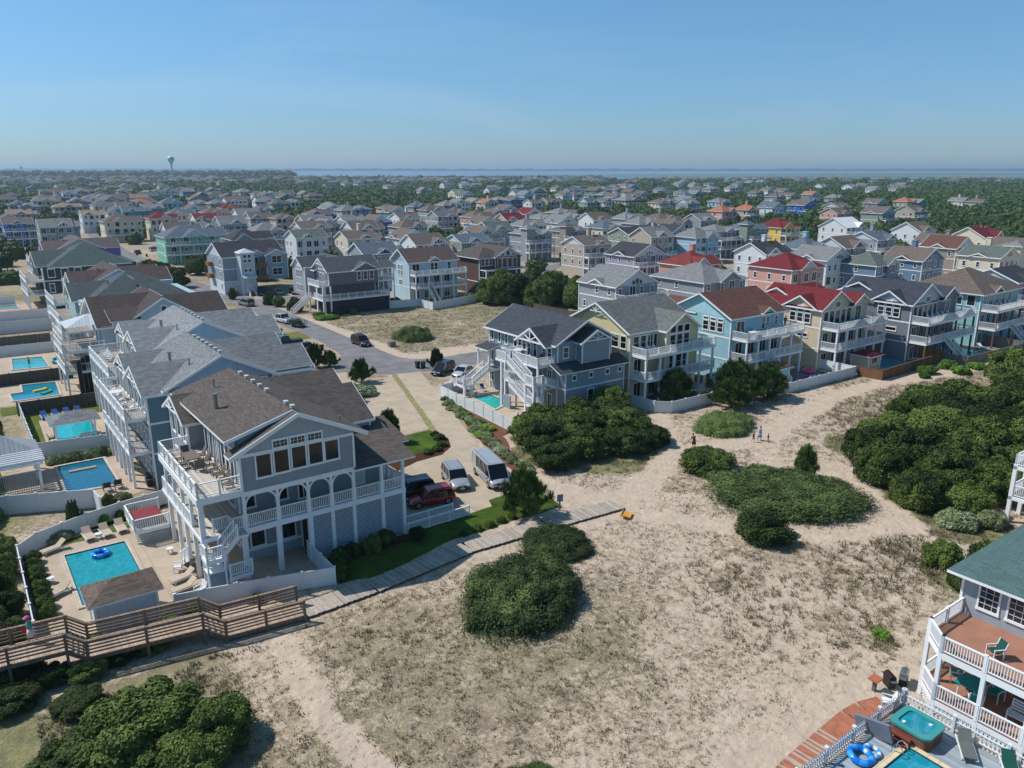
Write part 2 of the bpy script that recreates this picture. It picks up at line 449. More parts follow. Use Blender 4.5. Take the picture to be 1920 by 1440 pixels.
        s.part('stairs', mb, [m_white(), s.deckm])
        if rail:
            for sg in (-1, 1): s.rail([tuple(p0+side*sg), tuple(p1+side*sg)], 0, h=.95, sp=1.8)
    def lattice(s, face, u0, u1, z0, z1, plane, pitch=.2, m=0):
        mb = MB(); z = z0
        while z < z1-.05:
            if face in 'SN': mb.box(u0, u1, plane-.02, plane+.02, z, z+pitch*.55)
            else: mb.box(plane-.02, plane+.02, u0, u1, z, z+pitch*.55)
            z += pitch
        s.part('slat_screen', mb, [s.wm[m] if m is not None else m_white()])
    def truss(s, face, c, z, w, rise, plane, d=.08):
        """Open decorative gable truss."""
        def pt(u, zz_): return (u, plane, zz_) if face in 'SN' else (plane, u, zz_)
        s.T.bar(pt(c-w/2, z), pt(c+w/2, z), d, d*1.4); s.T.bar(pt(c, z-.25), pt(c, z+rise), d, d)
        s.T.bar(pt(c, z+.1), pt(c-w/4, z+rise*.5), d, d); s.T.bar(pt(c, z+.1), pt(c+w/4, z+rise*.5), d, d)
    def finish(s, wall_label=None):
        s.part('wall', s.W, s.wm, label=wall_label)
        for mb in s.R: s.part('roof', mb, [s.rm, m_white()])
        s.part('trim', s.T, m_white()); s.part('deck', s.D, [m_white(), s.deckm])
        return s.o
def vents(h, pts, hexc='#b9b9b6'):
    for (x, y, z) in pts:
        mb = MB(); mb.box(x-.13, x+.13, y-.18, y+.18, z-.1, z+.08, 0); mb.box(x-.17, x+.17, y-.22, y+.22, z+.08, z+.12, 0)
        h.part('roof_vent', mb, m_plain('vent_metal', hexc, .4))
def flue(h, x, y, z0, z1, r=.13):
    mb = MB(); mb.tube((x, y, z0), (x, y, z1), r); mb.tube((x, y, z1), (x, y, z1+.12), r*1.4)
    h.part('flue_pipe', mb, m_plain('flue_metal', '#8f9396', .35, .6))
# ---------------------------------------------------------------- the nearest houses
GREY_WOOD = lambda: m_boards('#8a8178', .14)
def arch_run(h, posts, y, z0, z1, face='S'):
    """Porch posts with quarter-round brackets that make arches."""
    for i, x in enumerate(posts):
        if face == 'S': h.P.box(x-.11, x+.11, y-.11, y+.11, z0, z1)
        else: h.P.box(y-.11, y+.11, x-.11, x+.11, z0, z1)
        for sg in (-1, 1):
            if (i == 0 and sg < 0) or (i == len(posts)-1 and sg > 0): continue
            r = .85; c = (x + sg*(.1+r), z1-.05-r); last = None
            for k in range(6):
                t = math.pi/2*k/5; p = (c[0]-sg*r*math.cos(t), c[1]+r*math.sin(t))
                if last:
                    if face == 'S': h.T.bar((last[0], y, last[1]), (p[0], y, p[1]), .09, .13)
                    else: h.T.bar((y, last[0], last[1]), (y, p[0], p[1]), .09, .13)
                last = p
def front_house():
    A, B = 12.0, 54.4
    h = House('large blue grey beach house with brown shingle roof and arched white porch, nearest the camera', 20, 62, [m_siding('#828990'), m_siding('#939aa2', vertical=True), m_plain('slat_paint', '#b4c0c9', .6), m_plain('slat_gap_shade', '#22272b', .9)], m_shingle('#514b47'), bal=.14)
    h.deckm = m_boards('#b9b1a6', .14)
    # bodies
    h.vol(15.15, 24.0, 54.45, 60.0, 7.0, 9.88)                       # upper front room
    h.vol(15.6, 25.0, 60.0, 72.5, 3.9, 9.88)
    h.vol(15.6, 27.9, 57.2, 60.0, 3.95, 7.0); h.vol(20.3, 28.1, 60.0, 74.0, 0, 9.0)
    h.vol(15.9, 20.3, 57.2, 72, 0, 3.95, corners=True); h.band(15.9, 20.3, 57.2, 72, 1.0, .2)
    h.vol(14.3, 16.5, 65.6, 71.4, 0, 9.7)
    # roofs
    slope = .44
    # main roof: raised low-slope left side behind the front gable
    mb = h.roofobj()
    def sl(p):
        n = (Vector(p[1])-Vector(p[0])).cross(Vector(p[3])-Vector(p[0]))
        if n.z < 0: p = p[::-1]
        q = [(v[0], v[1], v[2]-.2) for v in p]; mb.face(p, 0); mb.face(q[::-1], 1)
        for i in range(4):
            j = (i+1) % 4; mb.face([p[i], q[i], q[j], p[j]], 1)
    xr, zr = 19.58, 12.5
    sl([(14.35, 54.95, 11.0), (14.35, 70.9, 11.0), (xr, 70.9, zr+.03), (xr, 54.95, zr+.03)])
    sl([(25.1, 54.2, 9.95), (25.1, 70.9, 9.95), (xr, 70.9, zr), (xr, 54.2, zr)])
    h.W.box(15.15, xr, 55.1, 70.6, 9.88, 10.3, 0); h.W.face([(15.1, 55.2, 9.9), (xr, 55.2, 9.9), (xr, 55.2, 12.3), (15.1, 55.2, 10.95)], 0)
    h.W.box(15.12, 15.3, 55.2, 70.5, 9.8, 11.0, 0)
    h.W.face([(15.1, 70.6, 9.8), (15.1, 70.6, 11.0), (xr, 70.6, 12.3), (24.9, 70.6, 9.9)], 0)
    # front gable piece, lower left wing of the roof
    mb = h.roofobj()
    sl([(14.3, 54.0, 10.02), (14.3, 55.3, 10.02), (xr, 55.3, zr-.02), (xr, 54.0, zr-.02)])
    sl([(25.1, 54.0, 9.93), (25.1, 54.22, 9.93), (xr, 54.22, zr-.02), (xr, 54.0, zr-.02)])
    for (p, q) in (((14.3, 53.96, 9.9), (xr, 53.96, 12.38)), ((xr, 53.96, 12.38), (25.1, 53.96, 9.82))): h.T.bar(p, q, .07, .3)
    h.W.face([(15.15, 54.45, 9.88), (24.0, 54.45, 9.88), (24.0, 54.45, 10.3), (xr, 54.45, 12.3), (15.15, 54.45, 10.3)], 1)
    h.T.box(15.1, 24.05, 54.38, 54.46, 9.75, 9.98); h.T.box(15.1, 24.05, 54.38, 54.46, 6.85, 7.1)
    h.T.bar((14.3, 54.9, 10.9), (xr, 54.9, 12.42), .06, .26)
    h.gable(14.3, 20, 65.5, 71.5, 9.75, .5, 'x', ov=.45, rk=.5, ends=(1, 0))
    h.truss('W', 68.5, 10.2, 3.2, .9, 13.75)
    h.gable(20, 28.1, 60.0, 68.0, 9.0, .53, 'x', ov=.4, rk=.35, ends=(0, 1)); h.gable(20, 28.9, 66.2, 74.0, 9.0, .53, 'x', ov=.35, rk=.35, ends=(0, 1))
    h.shed(23.9, 29.3, 54.0, 60.2, 6.95, 8.35); h.shed(28.2, 30.9, 58.0, 63, 6.9, 7.9)
    # front windows: five big lights, three transoms
    for i, (x, z, hh) in enumerate([(16.85, 7.9, 1.9), (18.2, 7.95, 1.9), (19.55, 8.0, 1.9), (20.9, 8.02, 1.9), (22.2, 8.05, 1.75)]):
        h.win('S', x, z, 1.28, hh, 54.45, 'pic')
    for x in (18.2, 19.55, 20.9): h.win('S', x, 9.95, 1.28, .7, 54.45, 'transom')
    # decks: level 2 wraps the front, level 3 on the pool side
    h.deck(11.9, 15.9, 54.4, 66.3, 4.25); h.deck(15.9, 28.4, 54.4, 57.2, 4.25); h.deck(11.9, 15.2, 54.4, 65.9, 7.35)
    h.deck(24.0, 28.5, 57.2, 60, 4.25)
    h.D.box(11.85, 15.2, 54.34, 54.42, 6.85, 7.35); h.D.box(11.84, 11.92, 54.4, 65.9, 6.85, 7.35)
    h.T.box(14.2, 28.45, 54.32, 54.42, 3.8, 4.22); h.T.box(15.1, 24, 54.4, 54.5, 6.72, 7.0)
    h.T.box(23.9, 28.6, 54.4, 54.6, 6.65, 6.9)
    arch_run(h, [15.17, 17.68, 20.08, 21.98, 23.87], 54.5, 4.2, 6.85)
    for x in (26.35, 28.3): h.P.box(x-.12, x+.12, 54.38, 54.62, 4.2, 6.85)
    h.P.box(28.18, 28.42, 57.2, 57.4, 4.2, 7.6)
    arch_run(h, [54.6, 57.1, 59.6, 62.1, 64.7], 12.05, 4.2, 7.0, 'W')
    for y in (57.1, 59.6, 62.1, 64.7): h.post(12.1, y, 0, 4.2, .28)
    h.post(12.15, 54.75, 0, 7, .36)
    for x in (15.0, 17.6, 20.1): h.P.box(x-.17, x+.17, 54.4, 54.74, 0, 3.95, 0); 
    for a0, a1 in ((15.17, 17.68), (17.68, 20.08), (20.08, 21.98), (21.98, 23.87), (23.87, 26.35), (26.35, 28.3)):
        h.rail([(a0+.12, 54.5), (a1-.12, 54.5)], 4.25, .98, sp=9)
    h.rail([(28.3, 54.6), (28.3, 60)], 4.25, .98); h.rail([(14.1, 54.5), (15.0, 54.5)], 4.25, .98)
    h.rail([(12.0, 57.0), (12.0, 66.2), (14.2, 66.2)], 4.25, 1.0); h.rail([(13.0, 55.2), (14.1, 55.2), (14.1, 54.5)], 4.25, 1.0)
    # cable railing on the top deck
    mb = MB()
    for pts in ([(15.1, 54.5), (12.0, 54.5), (12.0, 65.8), (14.2, 65.8)],):
        for p, q in zip(pts[:-1], pts[1:]):
            L = math.hypot(q[0]-p[0], q[1]-p[1]); n = max(1, round(L/1.6))
            mb.bar((p[0], p[1], 8.45), (q[0], q[1], 8.45), .12, .07); mb.bar((p[0], p[1], 7.5), (q[0], q[1], 7.5), .06, .06)
            for i in range(n+1):
                x, y = p[0]+(q[0]-p[0])*i/n, p[1]+(q[1]-p[1])*i/n; mb.box(x-.08, x+.08, y-.08, y+.08, 7.3, 8.55)
            for z in (7.65, 7.8, 7.95, 8.1, 8.25): mb.bar((p[0], p[1], z), (q[0], q[1], z), .012, .012)
    h.part('cable_railing', mb, m_white())
    # ground level: slatted store walls between posts
    for x0, x1 in ((20.3, 21.85), (22.1, 23.7), (23.95, 26.25), (26.5, 28.2)):
        h.lattice('S', x0, x1, .15, 3.8, 54.5, .155, 2)
    for x in (20.15, 21.95, 23.8, 26.35, 28.3): h.T.box(x-.14, x+.14, 54.38, 54.7, 0, 3.85)
    h.W.box(20.4, 28.2, 54.75, 59.9, 0, 3.8, 3)  # near-black box: the shade between the slats painted in as colour
    for x in (16.75, 19.25): h.win('S', x, 1.15, 1.25, 1.9, 57.2, 'pic')
    for x, st in ((16.3, 'dh'), (18.9, 'dh'), (20.7, 'door')): h.win('S', x, 4.55 if st == 'dh' else 4.25, 1.1 if st == 'dh' else .95, 1.9 if st == 'dh' else 2.2, 57.2, st)
    h.win('S', 25.6, 4.3, 1.0, 2.2, 57.2, 'panel', 'door')
    h.lattice('S', 16, 20.2, .1, .95, 57.12, .17, 2)
    # pool-side glazing
    for y in (56.2, 57.3, 58.4, 60.0, 61.5, 62.9): h.win('W', y, 7.5, 1.0, 2.6, 15.12, 'pic')
    for y in (66.6, 68.5, 70.3): h.win('W', y, 7.6, 1.2, 1.9, 14.3, 'pic')
    for y in (59, 61.5, 64): h.win('W', y, 4.35, 1.5, 2.2, 15.6, 'door')
    for y in (66.8, 68.6, 70.3): h.win('W', y, 4.6, 1.0, 1.6, 14.3)
    for y in (59.5, 62.5, 66.9, 69.5): h.win('W', y, .6, 1.2, 1.9, 15.9 if y < 65 else 14.3)
    h.win('S', 26.2, 7.4, .8, 1.0, 60.0, 'dh')
    # outdoor shower box under the stair landing
    mb = MB(); mb.box(11.9, 13.1, 53.3, 54.4, 0, 2.0, 0)
    for x, y in ((11.9, 53.3), (13.1, 53.3), (11.9, 54.4), (13.1, 54.4)): mb.box(x-.06, x+.06, y-.06, y+.06, 0, 2.75, 1)
    mb.box(11.8, 13.2, 53.2, 54.5, 2.7, 3.0, 1); mb.box(11.84, 13.16, 53.24, 54.46, 1.95, 2.05, 1)
    h.part('shower_enclosure', mb, [m_siding('#6f7f8c', vertical=True), m_white()])
    h.rail([(11.9, 54.4), (11.9, 53.3), (13.1, 53.3)], 3.0, .95)
    h.stairs((13.0, 53.85, 3.0), (14.2, 53.85, 4.2), .95, 'x', rail=True); h.deck(14.1, 15.0, 53.4, 54.4, 4.25, .2)
    h.deck(13.3, 15.0, 53.2, 54.4, 1.3, .3); h.rail([(13.4, 53.3), (15.0, 53.3)], 1.3, .95); h.post(13.4, 53.4, 0, 1.3, .18); h.post(13.5, 54.4, 0, 4.2, .2)
    h.stairs((12.1, 60.2, 0), (12.1, 57.4, 1.6), 1.1, 'y', rail=True)
    # hot-tub platform and ramp
    h.deck(9.3, 12.0, 65.5, 69.3, 1.2, .3); h.rail([(12.0, 65.5), (9.3, 65.5), (9.3, 69.3), (12.0, 69.3)], 1.2, 1.0, bal=.16)
    h.lattice('S', 9.4, 11.9, .05, .95, 65.55, .2, 2)
    h.rail([(28.5, 54.2), (34.6, 54.2)], 0, .95, bal=.16); h.rail([(28.6, 55.3), (33.6, 55.3)], .1, .95, bal=.16)
    vents(h, [(19.75, 55.6+i*1.0, 12.6) for i in (0, 1.3)] + [(19.75, 61.3+i*1.7, 12.6) for i in range(5)])
    flue(h, 15.9, 62.2, 11.4, 12.6, .16); flue(h, 17.2, 67.3, 11.9, 12.5, .07); flue(h, 23.6, 55.8, 10.6, 10.95, .06)
    return h.finish()
front_house()
def row_house(label, a, b, wall, gwall, roof, flipped=False, deckx=0, detail=True, deckrails=True):
    """Sister house of the front one: (a,b) is the near left wall corner; wing on the near side."""
    h = House(label, a+6, b+8, [m_siding(wall), m_siding(gwall, vertical=True)], m_shingle(roof), bal=.16)
    h.deckm = m_boards('#9d978e', .14)
    h.vol(a, a+16.8, b+1.5, b+15.4, 0, 9.5); h.vol(a-.1, a+3, b, b+8.2, 0, 9.35); h.vol(a+1.8, a+12.0, b-.2, b+15.6, 3.0, 9.7)
    h.band(a-.1, a+3, b, b+8.2, 6.5, .2); h.band(a-.1, a+3, b, b+8.2, 3.5, .2)
    xr = a+7.0
    h.gable(a+1.8, a+12.2, b-.2, b+13.4, 9.7, .5, 'y', ov=.5, rk=.35, gm=1)
    h.gable(a, xr, b+.1, b+8.1, 9.4, .48, 'x', ov=.4, rk=.55, ends=(1, 0)); h.truss('W', b+4.1, 10.1, 3.4, .9, a-.55)
    h.gable(a+.3, xr, b+8.5, b+15.2, 9.4, .48, 'x', ov=.3, rk=.5, ends=(1, 0)); h.truss('W', b+11.8, 10.1, 2.6, .7, a-.25)
    h.gable(xr, a+16.8, b+1.6, b+8.2, 9.3, .6, 'x', ov=.35, rk=.35, ends=(0, 1)); h.gable(xr, a+16.4, b+8.4, b+15.4, 9.2, .6, 'x', ov=.35, rk=.35, ends=(0, 1))
    d = a-2.0-deckx
    for z in (3.6, 7.0):
        h.deck(d, a, b+1.0, b+15.0, z); h.rail([(a-.1, b+1.05), (d+.06, b+1.05), (d+.06, b+14.9), (a-.1, b+14.9)], z, 1.0)
    for i in range(7):
        h.post(d+.12, b+1.2+i*2.25, 0, 7.0, .24)
    for y in (1.3, 3.0, 4.8, 6.6):
        h.win('W', b+y, 7.3, 1.1, 1.9, a-.1, 'pic'); h.win('W', b+y, 4.0, 1.1, 1.9, a-.1); h.win('W', b+y, .9, 1.1, 1.9, a-.1)
    for y in (9.2, 10.9, 12.6, 14.3):
        h.win('W', b+y, 7.05, 1.3, 2.2, a, 'door'); h.win('W', b+y, 3.65, 1.3, 2.2, a, 'door')
    for x in (3.0, 4.3, 9.5, 11): h.win('S', a+x, 8.15, .9, 1.4, b-.2 if x > 2 else b)
    if deckrails:
        h.stairs((d+.8, b+9, 0), (d+.8, b+4.6, 3.5), 1.0, 'y')
    vents(h, [(xr+.3, b+1+i*1.55, 12.45) for i in range(7)])
    flue(h, a+3.6, b+5.8, 10.6, 11.9, .15); flue(h, a+4.6, b+2.2, 11.2, 11.8, .07)
    return h.finish()
row_house('teal blue beach house with grey shingle roof, right behind the brown roofed nearest house', 13.6, 77.3, '#5d7a86', '#93a8b8', '#6b6e70')
row_house('pale grey house with light grey shingle roof and white rocking chairs on its deck', 17.0, 96.2, '#7f939c', '#a7b6c2', '#74777a', deckx=1.6)

def white_modern():
    a, b = 16.2, 118.4
    h = House('white stucco style beach house with dark brown roof and black framed windows on the left', a+6, b+8, [m_plain('white_stucco', '#b9bfc4', .7, 0.0, .05, .6)], m_shingle('#433c3a'), bal=.18)
    h.vol(a, a+17, b, b+15, 0, 9.0, corners=False)
    h.gable(a+3, a+13.5, b-.1, b+13, 9.0, .62, 'y', ov=.5, rk=.4); h.gable(a, a+8, b+.4, b+13.6, 9.0, .47, 'x', ov=.6, rk=.6, ends=(1, 0)); h.gable(a+9, a+17.5, b+2, b+12, 9.0, .5, 'x', ov=.4, rk=.4, ends=(0, 1))
    h.vol(a+1.5, a+4.7, b-.4, b+3, 4.5, 9.6, corners=False); h.shed(a+1.1, a+5.1, b-.9, b+3.2, 9.7, 10.9)
    for x in (2.4, 3.7): h.win('S', a+x, 6.1, 1.3, 2.4, b-.4, 'pic'); h.win('S', a+x, 8.6, 1.3, .9, b-.4, 'pic')
    h.win('S', a+8.3, 9.9, .8, 1.3, b-.1, 'pic')
    for z in (3.5, 6.3):
        h.deck(a-5.2, a, b-1.2, b+8, z); h.rail([(a, b-1.1), (a-5.1, b-1.1), (a-5.1, b+7.9), (a, b+7.9)], z, 1.0)
    h.deck(a-4.0, a, b+8, b+14, 7.3); h.rail([(a-3.9, b+8.1), (a-3.9, b+13.9)], 7.3, 1.0)
    mb = MB()
    for i in range(1):
        x0, x1, y0, y1 = a-4.2, a+.2, b+1.0, b+7.0; c = ((x0+x1)/2+1.2, (y0+y1)/2, 10.4)
        P = [(x0, y0, 9.1), (x1, y0, 9.3), (x1, y1, 9.3), (x0, y1, 9.1)]
        for k in range(4): mb.face([P[k], P[(k+1) % 4], c])
    h.part('metal_porch_roof', mb, m_boards('#b4bcc4', .4, 0, .06, 'metal_roof'))
    for x, y in ((a-4, b+1.2), (a-4, b+6.8), (a-.3, b+1.2)): h.post(x, y, 6.3, 9.2, .2)
    for x, y in ((a-5, b-1), (a-5, b+3.2), (a-5, b+7.8)): h.post(x, y, 0, 6.2, .24)
    mb = MB()
    for x, y in ((a-3.6, b-2.2), (a-2.9, b-.9), (a-2.2, b+.4)): mb.box(x-.25, x+.25, y-.25, y+.25, 0, 5.2)
    h.part('black_columns', mb, m_plain('black_paint', '#16181a', .5))
    for y in (2, 4.5, 7): h.win('W', b+y, 3.6, 1.6, 2.2, a, 'door'); h.win('W', b+y, 6.4, 1.6, 2.3, a, 'door')
    vents(h, [(a+8.6, b+2+i*1.5, 12.2) for i in range(6)])
    return h.finish()
white_modern()
def gable_row(label, a, b, wall, gw, roof, hipend=False, w=17, d=15, side_win=False, deck=3.4, ze=9.2):
    h = House(label, a+6, b+7, [m_siding(wall), m_siding(gw)], m_shingle(roof), bal=.2)
    h.vol(a, a+w, b, b+d, 0, ze)
    if hipend:
        h.hip(a+1.5, a+w-1.5, b, b+d, ze, .52); h.gable(a-.5, a+w*.5, b+d*.25, b+d*.9, ze-.1, .5, 'x', rk=.5, ends=(1, 0)); h.W.box(a-.5, a+2, b+d*.25, b+d*.9, 3, ze-.1, 0)
    else:
        h.gable(a+2.5, a+w-4, b-.1, b+d, ze, .5, 'y', gm=1); h.gable(a, a+w*.5, b+.4, b+d*.62, ze, .48, 'x', ends=(1, 0)); h.gable(a+w*.5, a+w, b+1.2, b+d*.6, ze, .52, 'x', ends=(0, 1)); h.gable(a+w*.5, a+w-.6, b+d*.5, b+d, ze, .5, 'x', ends=(0, 1))
    for z in (3.3, 6.3):
        h.deck(a-deck, a, b+.5, b+d-1, z, ); h.rail([(a, b+.6), (a-deck+.1, b+.6), (a-deck+.1, b+d-1.1)], z, 1.0)
    for i in range(5): h.post(a-deck+.15, b+.7+i*(d-2)/4, 0, 6.3, .25)
    for i in range(4): h.win('W', b+2+i*3.2, 6.4, 1.5, 2.2, a, 'door'); h.win('W', b+2+i*3.2, 3.4, 1.5, 2.2, a, 'door')
    if side_win:
        for x in (1.6, 4.2, 6.8): h.win('S', a+x, 6.9, 1.5, 1.9, b, 'pic')
        h.win('S', a+1.4, 3.6, 1.1, 2.0, b); h.win('S', a+2.0, .6, 1.1, 2.0, b); h.band(a, a+w, b, b+d, 6.2)
    else:
        vents(h, [(a+w/2-.6, b+2+i*1.6, ze+2.95) for i in range(5)])
        flue(h, a+5.0, b+5, ze+1.2, ze+2.6, .14)
    return h.finish()
gable_row('slate green roofed beach house between the white house and a brown roofed one, left row', 17.0, 141.5, '#8fa6a8', '#aebfc4', '#454d50', hipend=True, w=18, d=14)
gable_row('pale blue beach house with brown shingle roof and metal flue, left row of houses', 18.5, 161.5, '#8fa1b6', '#9db0c6', '#4b4140')
gable_row('dark green beach house with pale sage top floor and slate hipped roof, left', 17.3, 198.0, '#34443f', '#8e9c8c', '#43504f', hipend=True, w=19, d=17, side_win=True)
gable_row('beach house with a purple side wall and brown roof, far end of left row', 22.0, 238.0, '#7b6499', '#a6a7a8', '#57504e', w=18, d=15)

# ---------------------------------------------------------------- blue grey house across the lot
def stair_house():
    h = House('three storey blue grey house with dark roof, zigzag white stairs and small turquoise pool', 65, 80, [m_siding('#7f8a93')], m_shingle('#3b3f46'), bal=.13)
    a0, a1, b0, b1 = 60.4, 69.4, 73.4, 88.4
    h.vol(a0, a1, b0, b1, 0, 9.0); h.band(a0, a1, b0, b1, 3.3); h.band(a0, a1, b0+.5, b1, 6.3)
    h.gable(a0, a1, b0+1.2, b1, 9.0, .52, 'y', ov=.7, rk=.5); h.gable(a0-.1, a1+.1, b0+.2, b0+1.6, 8.95, .52, 'y', ov=.6, rk=.6, walls=False)
    h.gable(a0-.9, a0+5, b0+.6, b0+6.4, 8.7, .62, 'x', ov=.35, rk=.9, walls=False); h.truss('W', b0+3.5, 8.9, 4.6, 1.45, a0-1.75, .12)
    h.W.face([(a0-.05, b0+6.4, 8.9), (a0-.05, b0+.6, 8.9), (a0-.05, b0+3.5, 10.5)])
    h.vol(a0+3.0, a0+7.6, b0-1.2, b0, 6.2, 9.0); h.gable(a0+3.0, a0+7.6, b0-1.2, b0+2, 8.95, .55, 'y', ov=.4, rk=.3); h.truss('S', a0+5.3, 9.1, 3.6, 1.0, b0-1.55, .1)
    h.shed(a0-1.3, a1+1.4, b0-2.2, b0-.01, 5.6, 6.5); h.vol(a0+.01, a1+.9, b0-1.6, b0, 0, 5.7); h.band(a0, a1+.9, b0-1.6, b0, 3.3, .18)
    for x in (1.3, 7.9): h.win('S', a0+x, 6.9, .95, 1.5, b0, 'dh')
    for x in (1.4, 4.2, 7.0, 9.2): h.win('S', a0+x, 4.3, .75, .75, b0-1.6, 'pic')
    h.win('S', a0+4.2, 1.0, 1.1, 1.9, b0-1.6)
    for y in (14.3, 12.6, 11.0): h.win('W', b0+y, 6.9, .7, 1.8, a0)
    for y in (8.9, 7.9, 6.9): h.win('W', b0+y, 6.9, .85, 1.8, a0)
    for y in (5.9, 4.6, 2.7, 1.6): h.win('W', b0+y, 6.4, .9, 2.1, a0)
    h.win('W', b0+14.3, 4.0, .75, 1.6, a0); h.win('W', b0+14.3, 1.1, .75, 1.6, a0)
    for y in (6.6, 3.5, 1.5): h.win('W', b0+y, 3.3, .95, 2.1, a0, 'door')
    for y in (7, 5, 1.5): h.win('W', b0+y, .2, .95, 2.0, a0, 'door')
    h.vol(a0-.02, a0+.3, b0+.0, b1, 0, .9, corners=False)
    # stacked decks with zigzag stairs on the pool side
    x0 = a0-2.7
    h.deck(x0, a0, b0+.6, b0+7.8, 6.3); h.deck(x0, a0, b0+.6, b0+7.8, 3.3)
    h.rail([(a0, b0+.6), (x0, b0+.6), (x0, b0+5.0)], 6.3, 1.0); h.rail([(x0, b0+6.4), (x0, b0+7.8), (a0, b0+7.8)], 6.3, 1.0)
    h.rail([(a0, b0+.6), (x0, b0+.6), (x0, b0+3)], 3.3, 1.0); h.rail([(x0, b0+5.6), (x0, b0+7.8), (a0, b0+7.8)], 3.3, 1.0)
    for y in (.7, 3.1, 5.3, 7.7): h.post(x0+.1, b0+y, 0, 6.2, .22)
    h.stairs((x0-.7, b0+1.6, 4.3), (x0-.7, b0+5.6, 6.25), 1.1, 'y'); h.deck(x0-1.3, x0+.2, b0-.3, b0+1.6, 4.3); h.rail([(x0+.2, b0-.3), (x0-1.3, b0-.3), (x0-1.3, b0+1.6)], 4.3, 1.0)
    h.stairs((x0+2.6, b0+.2, 3.3), (x0+.2, b0+.2, 4.25), 1.0, 'x')
    h.stairs((x0-.7, b0+1.4, 1.6), (x0-.7, b0+5.0, 3.25), 1.1, 'y'); h.deck(x0-1.3, x0+.2, b0-.3, b0+1.5, 1.6); h.rail([(x0+.2, b0-.3), (x0-1.3, b0-.3), (x0-1.3, b0+1.5)], 1.6, 1.0)
    for x, y in ((x0-1.2, b0-.2), (x0+.1, b0-.2), (x0-1.2, b0+1.5), (x0-1.3, b0+6.5)): h.post(x, y, 0, 5.3 if y < b0+2 else 6.2, .26)
    h.deck(x0-1.4, x0+.1, b0+5.5, b0+7.8, 6.3); h.rail([(x0-1.3, b0+5.6), (x0-1.3, b0+7.7), (x0, b0+7.7)], 6.3, 1.0)
    h.W.box(x0-1.35, x0-1.2, b0+4.6, b0+7, 0, 1.7, 0); h.W.box(x0-1.3, x0+.1, b0-.25, b0-.15, 0, 1.3, 0)
    # entry stairs at the road end
    h.deck(a0-1.8, a0, b1-2.4, b1+.6, 3.3); h.shed(a0-2.2, a0+.2, b1-2.6, b1+.8, 6.1, 6.6, 'x'); h.post(a0-1.7, b1+.4, 3.3, 6.1, .2); h.post(a0-1.7, b1-2.2, 3.3, 6.1, .2)
    h.stairs((a0-4.6, b1-1.6, 1.6), (a0-1.8, b1-1.6, 3.25), 1.3, 'x'); h.deck(a0-6, a0-4.6, b1-2.6, b1-.6, 1.6); h.rail([(a0-4.6, b1-2.6), (a0-6, b1-2.6), (a0-6, b1-2.3)], 1.6, 1.0)
    h.stairs((a0-5.3, b1+2.6, 0), (a0-5.3, b1-.6, 1.55), 1.2, 'y')
    for x, y in ((a0-5.9, b1-2.5), (a0-4.7, b1-2.5)): h.post(x, y, 0, 1.5, .3)
    h.deckm = m_boards('#7d7975', .14)
    return h.finish()
stair_house()

